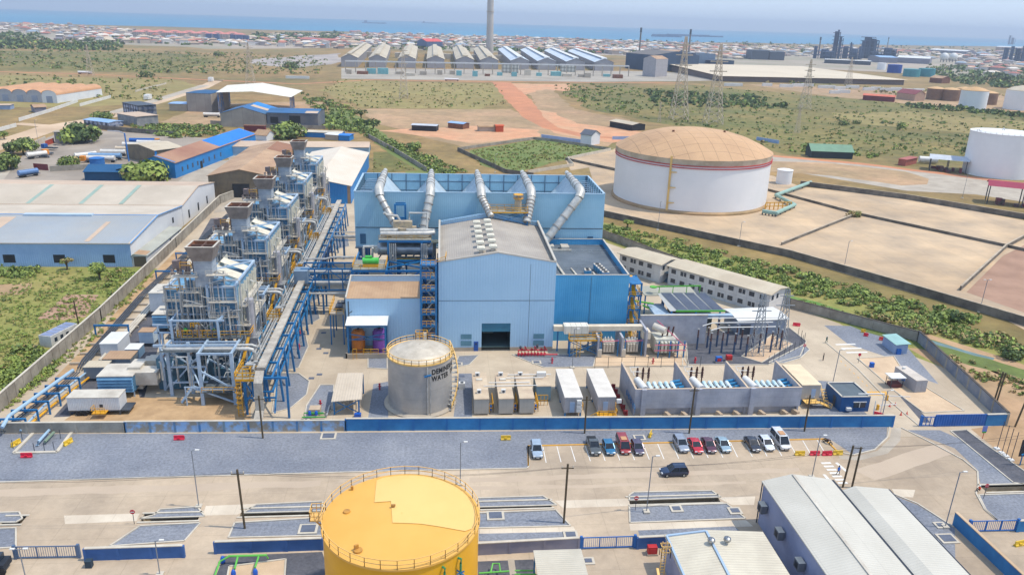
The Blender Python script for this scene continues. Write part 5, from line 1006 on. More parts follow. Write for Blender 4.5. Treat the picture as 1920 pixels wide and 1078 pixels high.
b = MB(); [b.box(.2 + k * 1.6, .25, 2.61, 1.5 + k * 1.6, 2.75, 2.7) and b.mark() for k in range(5)]; b.build('roof_opening', M('shell_blue_grey', (130, 144, 176)), o); b = MB(); [b.box(1 + k * 1.7, -.04, 1, 1.8 + k * 1.7, 0, 1.9) and b.mark() for k in range(4)]; b.build('window', glass, o)
# ---------------------------------------------------------------- container units, shelters
cu = M('beige_cladding', (176, 172, 164), (160, 158, 152), .4, .6, seam=[(0, 1.4, .04, .2)])
beige_roof = M('dusty_beige_roof', (206, 188, 162), (188, 168, 144), .4, .8, grime=.35, seam=[(1, 3.4, .12, .25)])
BL = ['leftmost of four beside the steel tank', 'second of four beside the steel tank', 'third of four beside the steel tank']
for k, x in enumerate((6.0, 10.6, 14.5)):
    o = thing('switchgear_container', 'beige container with roof coolers, ' + BL[k], 'container', (x, 128.8, 0), .0, 'beige containers beside the steel tank')
    MB().box(0, 0, .3, 2.75, 11.2, 3.3).build('body', cu, o); MB().box(-.06, -.06, 3.3, 2.81, 11.26, 3.42).build('roof', beige_roof, o)
    for yy, s in ((9.8, .9), (2.4, .8)):
        if k == 2 and yy < 5: continue
        a = thing('roof_cooler', '%s rooftop cooler on the %s beige container' % ('rear' if yy > 5 else 'front', ORD[k]), 'air conditioner', (x + 1.0, 128.8 + yy, 3.42)); MB().cbox(0, 0, 0, s, .5, .75, 0, 0).build('body', white, a); q = MB(); q.T = Matrix.Translation((0, -.25, .38)) @ Matrix.Rotation(PI / 2, 4, 'X'); q.lathe(0, 0, [(.26, 0), (.26, .04)], 12); q.build('fan_grille', darkst, a)
    if k < 2: MB().cbox(1.3, 8, 3.43, 1.2, .8, .18).build('hatch', offw, o)
    b = MB(); b.rail([(2.9, .6, .3), (3.6, .6, .3), (3.6, 5, .3)], 1.8, r=.1, step=.9); b.build('step_rail', yel, o); MB().cbox(3.2, 1.4, .4, .4, .5, .9).build('control_box', M('blue_box', (30, 100, 180)), o)
o = thing('small_cabin', 'small beige cabin with a fan on its roof, rightmost of the row by the tank', 'cabin', (18.3, 134, 0)); MB().box(0, 0, .3, 2.8, 5.6, 3.2).build('body', M('cabin_teal_grey', (120, 150, 164), None, .5, .6), o); MB().box(-.05, -.05, 3.2, 2.85, 5.65, 3.32).build('roof', beige_roof, o); MB().cbox(1.4, 4.4, 3.32, 1.8, .8, .9).build('cooler', white, o); b = MB(); b.rail([(0, -1.6, 0), (2, -1.6, 0)], 2.2, r=.1, step=.7); b.build('rail', yel, o)
o = thing('overhead_conduit', 'pale conduits crossing over the roofs of the beige containers', 'conduit', (8, 133, 0)); b = MB()
for y, z, x0, x1 in ((2, 3.7, 1, 9), (.8, 3.6, 0, 10.4), (4, 3.7, 4.5, 12), (5.4, 3.7, 5, 13.6)): b.tube([(x0, y, z), (x1, y, z)], .09, 6); b.mark()
b.build('conduit', white, o)
for k, (x, lb) in enumerate(((22.8, 'long white container with wall coolers, left of two, beside the beige ones'), (29.1, 'long white container with a yellow stepped porch, right of two'))):
    o = thing('white_container', lb, 'container', (x, 127.6, 0)); MB().box(0, 0, .9, 3.3, 12.3, 4).build('body', ribx, o); MB().box(-.06, -.06, 4, 3.36, 12.36, 4.14).build('roof', M('white_ribbed_roof', (222, 216, 206), (206, 200, 190), .4, .6, rib=(1, .5, .5)), o)
    b = MB(); [b.cbox(px_, py_, 0, .3, .3, .9) and b.mark() for px_ in (.2, 3.1) for py_ in (.2, 6, 12)]; b.build('leg', steelb, o)
    b = MB(); [b.cbox(a_, -.25, z_, .9, .5, .7) and b.mark() for a_, z_ in (((2.7, 2.9), (2.7, 2.0), (2.7, 1.2)) if k == 0 else ((3.9, 3), ))]; b.build('cooler', white, o)
    MB().box(1.0, -.05, 1.0, 1.9, 0, 3.1).build('door', M('pale_blue_door', (150, 176, 206), None, .5, .5), o)
    b = MB(); b.rail([(3.7, 1, .9), (3.7, 7, .9)], 1.2, r=.11, step=1.6); b.beam((3.6, 7, .2), (3.6, 10, 2.6), .1); 
    if k: b.box(-.2, -1.6, .8, 3.4, -.05, .9); b.rail([(-1.6, -1.6, 0), (0, -1.6, .9), (3.4, -1.6, .9), (3.4, 0, .9)], 1.1, r=.1, step=.8)
    b.build('yellow_steps', yel, o)
o = thing('small_unit', 'small white box unit on the gravel right of the steel tank', 'air conditioner', G(866, 728)); MB().cbox(0, 0, 0, 1.2, 1, 1.3).build('body', white, o); q = MB(); q.lathe(0, 0, [(.35, 1.3), (.35, 1.36)], 12); q.build('fan', darkst, o)
# small canopy with steel legs
o = thing('pump_canopy', 'beige mono-pitch canopy on blue legs left of the steel tank', 'canopy', G(626, 778))
b = MB(); b.T = Matrix.Translation((0, 0, 0)); b.face([(-.3, -.4, 3.0), (5.2, -.2, 3.3), (4.6, 9.2, 4.2), (-.2, 9.2, 4.2)]); b.face([(-.3, -.4, 2.9), (-.2, 9.2, 4.1), (4.6, 9.2, 4.1), (5.2, -.2, 3.2)]); b.face([(-.3, -.4, 2.9), (5.2, -.2, 3.2), (5.2, -.2, 3.3), (-.3, -.4, 3.0)]); b.build('roof', M('beige_sheet', (202, 188, 168), (190, 176, 156), .3, .6, rib=(0, .5, .3)), o)
b = MB()
for x in (.1, 4.6):
    for y in (.2, 8.6): b.beam((x, y, 0), (x, y, 3 + y * .12), .26); b.mark()
b.build('column', steelb, o); b = MB(); b.beam((.1, .2, .3), (4.6, .2, 2.9), .14); b.beam((4.6, .2, .3), (.1, .2, 2.9), .14); b.build('bracing', steelb, o)
b = MB()
for i in range(8): x = rnd.uniform(.8, 4); y = rnd.uniform(.5, 7); b.tube([(x, y, .3), (x, y, 1.4), (x - 1, y, 1.4)], .16, 7)
b.build('pump_piping', galv, o)
o = thing('pump_skid', 'blue pumps with green pipes beside the beige canopy', 'pump', G(575, 785)); b = MB()
for x in (.5, 1.7): b.lathe(x, .5, [(.3, .5), (.34, 1), (.2, 1.3)], 10); b.mark()
b.build('pump', M('pump_blue', (20, 90, 190), None, .5, .4), o, True); b = MB(); b.tube([(-.8, -.1, .4), (3.4, -.1, .4)], .13, 7); b.tube([(0, 1.2, .4), (3, 1.2, .4)], .13, 7); b.tube([(-.5, .4, .3), (-.5, .4, 1), (3, .4, 1)], .1, 6); b.build('green_pipe', green, o); MB().box(.2, 1.4, .1, 2.2, 3.2, 1.1).build('skid_box', beige_roof, o); b = MB(); b.tube([(3.6, .2, .5), (3.6, 4, .5), (5, 4.4, .8)], .18, 7); b.cbox(4.4, 3.6, 0, .8, .8, 1.6); b.build('grey_pipe', galv, o)
o = thing('blue_pump', 'bright blue pump at the foot of the beige canopy', 'pump', G(671, 782)); MB().cbox(0, 0, .2, 1.2, .7, .6).build('motor', MC['pump_blue'], o); MB().cbox(0, 0, 0, 1.6, .9, .2).build('base', conc, o)
# ---------------------------------------------------------------- concrete bays with switchgear
cb = M('board_marked_concrete', (182, 184, 192), (158, 162, 174), .3, .85, grime=.45, seam=[(2, 1.2, .04, .2), (0, 1.6, .04, .15)])
o = thing('concrete_bays', 'row of three open concrete bays walled on the sides and front', 'enclosure', (36, 127.5, 0))
L_, D_, h = 32.4, 12.2, 5.6
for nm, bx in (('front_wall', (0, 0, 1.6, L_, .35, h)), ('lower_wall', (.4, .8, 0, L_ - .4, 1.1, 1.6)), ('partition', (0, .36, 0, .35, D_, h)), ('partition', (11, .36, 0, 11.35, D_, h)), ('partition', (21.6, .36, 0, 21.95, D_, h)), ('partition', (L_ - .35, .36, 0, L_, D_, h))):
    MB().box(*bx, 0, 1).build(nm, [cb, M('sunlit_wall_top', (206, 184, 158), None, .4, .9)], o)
b = MB(); b.box(.36, 1.2, .02, L_ - .36, D_, .3); b.build('floor_slab', conc, o)
b = MB(); b.box(.36, D_ + .01, 0, L_ - .36, D_ + .4, .6); b.build('back_kerb', conc, o)
b = MB()
for x in (1.2, 11.8, 22.2): b.box(x, -.5, 0, x + .9, -.01, h + .1); b.mark()
b.build('buttress', cb, o)
for k in range(3):
    X = 36 + (.6, 11.6, 22.2)[k]; pl = ['left', 'middle', 'right'][k]
    q = thing('line_trap', 'white cylinder vessel in the %s concrete bay' % pl, 'switchgear', (X + 1.2, 129.2, 0), group='vessels in the concrete bays'); b = MB(); b.tube([(.6, 0, 4.6), (0, 4.2, 4.6)], .75, 12); b.build('vessel', white, q, True); b = MB(); b.beam((.6, .4, 0), (.6, .4, 4), .3); b.mark(); b.beam((.1, 3.6, 0), (.1, 3.6, 4), .3); b.mark(); b.build('leg', steelb, q); b = MB(); b.tube([(-.4, 5, 5.2), (-.4, 6.4, 5.4), (1.2, 6.4, 5.4)], .08, 6); b.tube([(-.6, 6.5, 5.2), (-.6, 8, 5.6), (1.2, 8, 5.6)], .08, 6); b.build('bus_pipe', white, q)
    q = thing('gas_switchgear', 'row of white and teal breaker drums in the %s concrete bay' % pl, 'switchgear', (X + 3.2, 129.6, 0), group='breaker rows in the concrete bays'); b = MB(); t2 = MB()
    for i in range(5): b.tube([(i * 1.15, .3, 4.2), (i * 1.15, 3, 4.4)], .38, 8); b.mark(); t2.lathe(i * 1.15 + .5, .2, [(.2, 3.6), (.2, 4.9)], 8); t2.mark()
    b.build('drum', M('pale_teal_drum', (170, 206, 214), (220, 226, 226), .8, .4), q, True); t2.build('coupling', darkst, q); MB().box(-.6, -.6, .3, 5.4, 3.2, 3.4).build('base_frame', white, q)
    q = thing('bushing_trio', 'three dark standing insulators at the back of the %s bay' % pl, 'insulator', (X + 2.2, 137.2, 0), group='standing insulators in the concrete bays'); b = MB()
    for i in range(3): b.lathe(i * 1.15, 0, [(.1, .3), (.14, 3.2), (.3, 3.3), (.18, 3.5), (.3, 3.8), (.18, 4), (.3, 4.3), (.18, 4.5), (.26, 4.9), (.1, 5.6)], 8); b.mark()
    b.build('insulator', M('brown_porcelain', (82, 50, 44), None, .5, .3), q, True); MB().beam((-.2, 0, 4.2), (2.5, 0, 4.2), .1).build('crossbar', darkst, q)
    q = thing('cable_sealing_end', 'blue cable boxes against the right side of the %s bay' % pl, 'switchgear', (X + 8, 131, 0), group='blue cable boxes in the bays'); b = MB(); [b.tube([(0, i * 1.3, 4), (1.8, i * 1.3, 4.3)], .3, 8) and b.mark() for i in range(3)]; b.build('arm', M('teal_arm', (36, 128, 178)), q); MB().box(.2, -.3, .3, 1.6, 3, 3.5).build('cabinet', M('dark_teal_cabinet', (44, 84, 110)), q)
for k, (x, y) in enumerate(((42.6, 126.2), (45.8, 126.2), (52.6, 126.2), (56, 126.2), (61, 126.2), (65.5, 126.4), (67.8, 126.6))):
    q = thing('cable_trough', 'tan precast trough at the foot of the bays, %s from the left' % ORD[k], 'concrete trough', (x, y - 1.6, 0), .25, 'tan troughs at the foot of the bays'); MB().box(0, 0, 0, .8, 3.0, .5, 0, 0).box(.1, 1.4, .5, .7, 3, .9).build('trough', beige_roof, q)
b = MB(); o = thing('fire_sprinkler_manifold', 'row of dark red pipes left of the concrete bays', 'pipework', (34.6, 127, 0))
for i in range(6): b.tube([(0, i * 2.2, 0), (0, i * 2.2, 1.5), (-.6, i * 2.2, 1.5)], .18, 7); b.cbox(-.2, i * 2.2 + .4, .6, .7, .5, .6); b.mark()
b.build('riser', M('dark_red_pipe', (136, 36, 44)), o); MB().tube([(-.3, -.4, .5), (-.3, 12, .5)], .12, 6).build('header', M('dark_red_pipe', (136, 36, 44)), o); b = MB(); b.rail([(1.2, -1, 1.6), (1.2, 6, 1.6)], 1.2, r=.08); b.build('handrail', steelb, o)
# right cabin, guard house, container
o = thing('beige_container', 'cream container on legs with yellow steps right of the concrete bays', 'container', (70.2, 131, 0)); MB().box(0, 0, 1.2, 3.8, 9.5, 4.2).build('body', cu, o); MB().box(-.06, -.06, 4.2, 3.86, 9.56, 4.34).build('roof', M('cream_roof', (226, 206, 172), None, .4, .6), o); b = MB(); [b.cbox(x, y, 0, .3, .3, 1.2) and b.mark() for x in (.2, 3.6) for y in (.2, 9)]; b.build('leg', steelb, o)
b = MB(); b.box(.4, -1.8, 1.1, 3.2, -.05, 1.2); b.beam((3.2, -1, 1.1), (5.6, -1.2, .1), 1.2, .15); b.rail([(.4, -1.8, 1.2), (3.2, -1.8, 1.2), (5.6, -2, .1)], 1, r=.08, step=1); b.build('yellow_steps', M('cream_yellow_paint', (236, 196, 120)), o); MB().box(2.0, -.05, 1.3, 2.9, 0, 3.4).build('door', MC['pale_blue_door'], o)
o = thing('guard_house', 'deep blue guard cabin with a front window beside the gate', 'cabin', (76.9, 127.9, 0)); cbm = M('cabin_deep_blue', (16, 84, 140), (12, 74, 126), .5, .5)
b = MB(); b.box(0, 0, 0, 5.8, 6.4, 2.9); b.box(0, 0, 2.9, 5.8, .2, 3.15); b.box(0, 6.2, 2.9, 5.8, 6.4, 3.15); b.box(0, .2, 2.9, .2, 6.2, 3.15); b.box(5.6, .2, 2.9, 5.8, 6.2, 3.15); b.build('body', cbm, o); MB().box(.22, .22, 2.9, 5.58, 6.18, 3.0).build('roof', M('felt_roof', (92, 104, 112), None, .5, .9), o)
b = MB(); [b.beam(a_, c_, .3, .1) for a_, c_ in (((0, .1, 3.2), (5.8, .1, 3.2)), ((0, 6.3, 3.2), (5.8, 6.3, 3.2)), ((.1, 0, 3.2), (.1, 6.4, 3.2)), ((5.7, 0, 3.2), (5.7, 6.4, 3.2)))]; b.build('parapet_cap', offw, o)
w_ = MB().box(2.6, -.05, .9, 5, .0, 2.0).build('window', glass, o); b = MB(); b.box(2.45, -.09, 2.0, 5.15, .01, 2.16); b.box(3.75, -.09, .9, 3.87, -.05, 2.0); b.build('window_frame', white, w_); MB().cbox(1.6, -.3, .5, 1, .5, .5).build('cooler', white, o); MB().box(-.05, 2, 0, 0, 3, 2.2).build('door', darkst, o)
b = MB()
for k in range(5): b.beam((-1.4, 4 + k * .4, .4 + k * .4), (-.4, 4 + k * .4, .4 + k * .4), .3, .1)
b.rail([(-1.5, 3.6, 0), (-1.5, 6, 2)], 1.2, r=.08); b.build('steps', M('cream_yellow_paint', (236, 196, 120)), o)
o = thing('shipping_container', 'weathered grey container on the pale slab by the entrance', 'container', (96.8, 135.5, 0), .08); MB().box(0, 0, 0, 2.6, 7, 2.6).build('body', ribx, o); MB().box(-.03, -.03, 2.6, 2.63, 7.03, 2.7).build('roof', M('pale_container_roof', (206, 196, 184), None, .5, .7, grime=.4), o); MB().cbox(1, 5.6, 2.7, .5, .5, .4).build('vent', white, o)
b = MB(); b.box(.1, -.04, .15, 1.28, 0, 2.5); b.box(1.32, -.04, .15, 2.5, 0, 2.5); b.build('door', M('container_door', (160, 164, 172), None, .5, .5, rib=(0, .3, .5)), o)
o = thing('guard_kiosk', 'small open kiosk with a white roof in front of the grey container', 'kiosk', (92.8, 137.6, 0)); MB().box(-.3, -.3, 2.3, 3, 2.3, 2.45).build('roof', white, o); b = MB(); [b.beam((x, y, 0), (x, y, 2.3), .1) and b.mark() for x in (.1, 2.6) for y in (.1, 2)]; b.build('post', darkst, o); b = MB(); b.box(.2, .1, .1, 2.5, 1.8, .9); b.build('counter', M('dark_maroon_board', (96, 50, 50)), o); MB().box(2.6, .2, 1.5, 3, .8, 2.1).build('sign_board', M('blue_box', (30, 100, 180)), o)
o = thing('wall_shelter', 'pale blue roofed shelter against the right hand wall', 'shelter', (103.6, 154.6, 0), -.02); b = MB(); b.face([(-.2, -.2, 2.4), (3.4, -.2, 2.7), (3.2, 6, 2.7), (-.2, 6, 2.4)]); b.face([(-.2, -.2, 2.3), (-.2, 6, 2.3), (3.2, 6, 2.6), (3.4, -.2, 2.6)]); b.face([(-.2, -.2, 2.3), (3.4, -.2, 2.6), (3.4, -.2, 2.7), (-.2, -.2, 2.4)]); b.build('roof', M('pale_aqua_sheet', (150, 190, 186), None, .4, .6), o); b = MB(); b.box(0, .2, 0, 3, 5.6, 2.2); b.build('body', M('shelter_pale_blue', (150, 170, 200)), o); MB().box(.4, -.2, 0, 1.4, .2, 1.3).build('cabinet', M('blue_box', (30, 100, 180)), o)
# ---------------------------------------------------------------- transformers and ducts
o = thing('bus_duct', 'long cream bus duct over the transformer bays', 'duct', (24.8, 157.6, 0)); b = MB(); b.box(0, 0, 5.0, 20.6, 1.4, 6.1); b.box(19.8, -1.6, 3.6, 21.6, 1.2, 5.3); b.build('casing', M('cream_duct', (228, 216, 192), (212, 198, 174), .5, .6, grime=.2), o); b = MB(); b.box(2.2, -1.2, 4.8, 7.6, 1.2, 6.6); b.build('cooler_boxes', M('cream_box', (226, 222, 208), None, .6, .6, seam=[(0, 1.2, .1, .4)]), o); b = MB(); [b.beam((x, .6, 0), (x, .6, 5), .3) and b.mark() for x in (1, 8, 15, 19.6)]; b.build('support', steelb, o)
pf = platform('cooler_platform', 'yellow railed platform on blue legs under the cream duct', 28, 154.9, 4.0, 7.2, 1.8, 0); b = MB(); b.rail([(1.6, -.3, 0), (2.4, -.3, 0)], 4, r=.12); b.build('ladder', yel, pf)
for k, x in enumerate((34.2, 39.6, 44.9)):
    q = thing('fire_wall', 'grey fire wall between the transformers, %s from the left' % ORD[k], 'wall', (x, 154.6, 0), group='fire walls between the transformers'); MB().box(0, 0, 0, .45, 6.5, 4.6 if k < 2 else 6.2).build('wall_panel', cb, q)
for k, x in enumerate((35.8, 41.2)):
    q = thing('transformer', 'small grey transformer in the %s bay under the cream duct' % ('left', 'right')[k], 'transformer', (x, 156, 0), group='small transformers'); MB().box(0, 0, .5, 2.6, 2.4, 3).build('tank', offw, q); b = MB(); [b.box(i * .65 + .05, -.4, .8, i * .65 + .45, 0, 2.6) and b.mark() for i in range(4)]; b.build('radiator', offw, q); b = MB(); [b.lathe(.6 + i * .7, 1.2, [(.14, 3), (.2, 3.4), (.1, 3.8)], 8) and b.mark() for i in range(3)]; b.build('bushing', white, q)
    b = MB(); b.beam((-.7, -1, 0), (-.7, -1, 4), .25); b.beam((3.1, -1, 0), (3.1, -1, 4), .25); b.build('blue_post', steelb, q); b = MB(); b.tube([(-.8, -1.1, 3.6), (3.2, -1.1, 3.8)], .09, 6); b.build('spray_pipe', M('pinkish_pipe', (196, 90, 120)), q); MB().cbox(-1, -1.2, 0, .9, .7, 1.8).build('control_box', offw, q)
o = thing('main_transformer', 'big cream main transformer with a drum conservator beside the tall fire wall', 'transformer', (47.4, 154.8, 0)); MB().box(0, .4, .6, 5.2, 4.6, 3.9).build('tank', M('cream_transformer', (212, 210, 196), (190, 190, 178), .6, .5, grime=.2), o); b = MB(); b.tube([(.2, 3.6, 5.8), (2.4, 1.6, 5.4)], .8, 12); b.build('conservator', offw, o, True)
b = MB(); [b.box(.3 + i * .85, -.5, 1, .8 + i * .85, .4, 3.4) and b.mark() for i in range(6)]; b.build('radiator', MC['cream_transformer'], o); b = MB(); [b.tube([(2 + i * 1.1, 2.4, 3.9), (2.2 + i * 1.1, 2.2, 6.2)], .2, 8) and b.mark() for i in range(3)]; b.build('bushing', MC['brown_porcelain'], o); b = MB(); b.tube([(-.6, -1.2, 3.2), (6.6, -1.2, 3.2)], .09, 6); b.tube([(-.6, -1.2, 1.9), (6.6, -1.2, 1.9)], .09, 6); b.tube([(1, 4, 7), (6.6, -1.2, 2.6)], .1, 6); b.build('spray_pipe', MC['pinkish_pipe'], o); b = MB(); [b.beam((x, -1, 0), (x, -1, 4), .28) and b.mark() for x in (.4, 3, 4.8, 6.2)]; b.build('blue_post', steelb, o)
o = thing('screen_wall', 'tall grey concrete wall behind the main transformer', 'wall', (44.9, 161.7, 0)); MB().box(.5, 0, 0, 16.2, .4, 7.0).build('wall_panel', cb, o); MB().box(.4, -.06, 7.0, 16.3, .46, 7.15).build('coping', kerbm, o)
o = thing('mesh_fence', 'wire mesh fence on tan plinths in front of the transformers', 'fence', G(1115, 690)); b = MB()
for k in range(9): b.beam((k * 2.9, 0, 0), (k * 2.9, 0, 2.6), .09); b.mark()
b.build('post', darkst, o); b = MB(); b.beam((0, 0, 2.5), (23, 0, 2.5), .06); b.beam((0, 0, 1.3), (23, 0, 1.3), .03); b.build('wire', darkst, o)
zone('pad', [(1118, 666), (1278, 664), (1290, 686), (1112, 688)], MC['pale_pad'], .03, True)
o = thing('fire_hydrant_manifold', 'tangle of bright red fire pipes at the foot of the hall front', 'fire equipment', G(972, 668)); b = MB()
for i in range(9): x = i * .72; b.tube([(x, .3, 0), (x, .3, 1.3 + .5 * (i % 3)), (x + .5, .6, 1.2)], .17, 7); b.cbox(x, -.2, .5, .5, .3, .4)
b.tube([(0, 0, .5), (8.6, -.5, .6)], .17, 8); b.tube([(0, .5, 1.2), (6.4, .5, 1.3)], .14, 8); b.build('pipe', M('fire_red', (200, 40, 64), (180, 32, 52), .8, .45), o); b = MB(); b.lathe(.5, .8, [(.2, 1.4), (.3, 1.9), (.1, 2.2)], 8); b.mark(); b.lathe(4.2, .8, [(.2, 1.6), (.3, 2.3), (.1, 2.6)], 8); b.mark(); b.build('valve_head', darkst, o)
for lb, px, py in (('red hydrant with blue cap beside the pipe rack', 577, 623), ('red hydrant on the gravel by the rack column', 563, 630), ('red standpipe on the gravel left of the canopy', 601, 762), ('red standpipe in the gravel behind the steel tank', 712, 730), ('red post hydrant by the gravel island in front of the bays', 1035, 681), ('red standpipe at the switchyard edge', 1303, 680), ('red standpipe near the tan plinths', 1224, 682), ('red hydrant by the lane corner near the low building', 561, 655)):
    q = thing('fire_hydrant', lb, 'hydrant', G(px, py)); b = MB(); b.lathe(0, 0, [(.22, 0), (.16, .1), (.16, 1.0), (.2, 1.1)], 10); b.tube([(-.35, 0, .7), (.35, 0, .7)], .1, 8); b.build('barrel', M('fire_red', (200, 40, 64)), q, True); q2 = MB(); q2.lathe(0, 0, [(.22, 1.1), (.2, 1.3), (.04, 1.4)], 10); q2.build('cap', M('blue_box', (30, 100, 180)) if 'blue' in lb else M('fire_red', (0, 0, 0)), q)
for lb, px, py, c_ in (('red hose cabinet in the switchyard', 1366, 676, red), ('blue drum in a red frame in the switchyard', 1347, 679, M('blue_box', (30, 100, 180))), ('red hose cabinet in the foreground beside the gate', 1222, 1038, red)):
    q = thing('hose_cabinet', lb, 'cabinet', G(px, py)); MB().cbox(0, 0, .25, 1.3, .8, 1.1, mt=None).build('box', c_, q); MB().cbox(0, 0, 0, 1.5, 1, .25).build('base', conc, q); MB().cbox(0, -.42, .4, .9, .04, .7).build('door', red, q)
# ---------------------------------------------------------------- switchyard posts, busbars, gantries
for k, (px, py) in enumerate([(1306, 655), (1325, 652), (1343, 650), (1362, 648), (1379, 646), (1330, 663), (1352, 661), (1375, 664), (1388, 655), (1410, 652), (1422, 662), (1434, 645), (1444, 660), (1455, 650), (1462, 656), (1311, 640), (1345, 636), (1398, 668)]):
    lb = 'slim dark insulator post in the switchyard, %s from the left' % ORD[k]
    if k == 0:
        ip = thing('insulator_post', lb, 'insulator post', G(px, py), group='insulator posts in the switchyard'); b = MB(); b.beam((0, 0, 0), (0, 0, 3), .32); b.build('post', M('dark_blue_steel', (56, 80, 112), (44, 66, 96), .8, .5), ip); b = MB(); b.lathe(0, 0, [(.12, 3)] + [((.24, .13)[j % 2], 3.1 + j * .22) for j in range(8)] + [(.1, 5)], 8); b.build('insulator', MC['brown_porcelain'], ip, True); MB().cbox(0, 0, 5, .5, .3, .12).build('clamp', galv, ip)
    else: dup(ip, G(px, py), 0, lb)
for k, (y, x0, x1) in enumerate(((163.5, 61.5, 79), (160.6, 62, 76.5), (157.8, 63, 76))):
    q = thing('busbar', 'pale tubular busbar over the switchyard, %s' % ['farthest of three', 'middle of three', 'nearest of three'][k], 'busbar', (x0, y, 0), group='tubular busbars'); b = MB(); b.tube([(-2.4, -.4, 5.0), (0, 0, 5.6), (x1 - x0, .3, 5.6)], .13, 8); b.build('tube', white, q, True)
for k, (px, py, hh) in enumerate(((1417, 664, 14.5), (1461, 652, 14.5))):
    q = thing('lattice_gantry', 'galvanised lattice tower in the switchyard, %s one' % ['left', 'right'][k], 'lattice tower', G(px, py), group='switchyard lattice towers'); b = MB(); w0, w1, n = 1.3, .35, 9
    for a_ in range(4):
        s1, s2 = ((-1, -1), (1, -1), (1, 1), (-1, 1))[a_], ((1, -1), (1, 1), (-1, 1), (-1, -1))[a_]
        b.beam((s1[0] * w0, s1[1] * w0, 0), (s1[0] * w1, s1[1] * w1, hh), .13)
        for j in range(n):
            za, zb = hh * j / n, hh * (j + 1) / n; wa, wb = w0 + (w1 - w0) * j / n, w0 + (w1 - w0) * (j + 1) / n; b.beam((s1[0] * wa, s1[1] * wa, za), (s2[0] * wb, s2[1] * wb, zb), .07); b.beam((s2[0] * wa, s2[1] * wa, za), (s1[0] * wb, s1[1] * wb, zb), .07)
    b.build('lattice', M('galvanised_lattice', (150, 156, 160), None, .6, .5), q); b = MB(); b.beam((-2.2, 0, 10.5), (2.2, 0, 10.5), .18); b.beam((-1.6, 0, 12.8), (1.6, 0, 12.8), .16); b.build('crossarm', MC['galvanised_lattice'], q)
o = thing('gantry_fence', 'light mesh fence round the switchyard tip', 'fence', G(1440, 684)); b = MB(); A = G(1440, 684)
pts = [p - A for p in PX((1440, 684), (1470, 668), (1498, 652), (1508, 640), (1490, 626))]
for p, q_ in zip(pts, pts[1:]):
    for j in range(3): s_ = p.lerp(q_, j / 3); b.beam(s_, s_ + Vector((0, 0, 2.2)), .08); b.mark()
b.build('post', darkst, o)
# panel roofed shelter (four big dark panels) and flat canopy
o = thing('panel_roof_building', 'shelter with four sloping dark roof panels and a green edge', 'shelter', (54, 169.6, 0)); dp = M('dark_panel', (84, 92, 108), (66, 76, 94), .3, .4, seam=[(1, .9, .1, .25)])
for k in range(4): x = .9 + k * 2.95; MB().face([(x + 1.6, 0, 5.2), (x + 4.3, 0, 5.2), (x + 2.3 - .5, 7.6, 7), (x - .6, 7.6, 7)]).build('roof_panel', dp, o)
b = MB(); b.face([(.6, 0, 5.08), (14.4, 0, 5.08), (11.2, 7.7, 6.9), (-.6, 7.7, 6.9)]); b.build('roof_deck', M('pale_deck', (176, 178, 176)), o); b = MB(); b.beam((2, -.1, 5.1), (14.2, -.1, 5.1), .3, .35); b.beam((-1, 8.4, 8.4), (10.6, 8.4, 8.6), .25, .3); [b.beam((x, 8.4, 6.6), (x, 8.4, 8.4), .15) for x in (0, 3.5, 7, 10.4)]; b.lathe(-1.6, 8.2, [(.9, 8.3), (.9, 8.5)], 14); b.build('green_trim', M('lime_green', (88, 176, 48), None, .5, .5), o)
b = MB(); b.box(-.4, -1.4, 4.0, 15.8, 0, 4.5); b.box(-3, 0, 3.6, .8, 7.6, 4.2); b.build('side_duct', steell, o); b = MB(); [b.beam((x, y, 0), (x, y, 5), .35) and b.mark() for x in (1, 7, 13) for y in (0, 7)]; b.build('column', steelb, o); MB().box(2, 2, 0, 12, 6.6, 3.4).build('equipment', M('dim_equipment', (60, 84, 88), (90, 80, 70), .8, .7), o)
o = thing('flat_canopy', 'grey flat canopy with green piping behind the dark roof panels', 'canopy', (50, 176.5, 0)); b = MB(); b.box(0, 0, 6.5, 13.5, 7, 6.7); b.build('roof', M('grey_flat_sheet', (166, 164, 150), None, .3, .7), o); b = MB(); [b.beam((x, y, 0), (x, y, 6.5), .3) and b.mark() for x in (.3, 6.6, 13) for y in (.3, 6.6)]; b.build('column', steelb, o); b = MB(); b.tube([(-.2, 0, 4), (3.8, -5.6, 3.4)], .22, 8); b.tube([(-3, -.4, 5.4), (2, -1.6, 5)], .22, 8); b.build('green_pipe', M('lime_green', (88, 176, 48)), o)
shed('transformer_annex', 'long grey block with a white flat roof beside the two storey offices', G(1382, 628), G(1472, 624), 7.5, 3.6, 4.0, (M('annex_grey', (150, 160, 176)), white), 'x', openings=[('f', .6, 3.2, 0, 2.6, darkst, 'door')])
o = thing('escape_stairs', 'blue and yellow stair tower on the right side of the deep blue block', 'stair tower', (43.2, 165.4, 0)); b = MB()
for x in (.2, 2.8):
    for y in (.2, 6): b.beam((x, y, 0), (x, y, 13.6), .35); b.mark()
for z in (3.6, 7, 10.4, 13.4): b.box(0, 0, z - .15, 3, 6.2, z); b.mark()
b.build('frame', steelb, o); b = MB()
for z in (0, 3.6, 7, 10.4): b.rail([(0, -.1, z), (3, -.1, z), (3, 6.2, z)], 1.1, r=.1, step=1.5); b.beam((1.4, .4, z), (1.4, 5.8, z + 3.2), .9, .15); b.mark()
b.build('railing', yel, o)
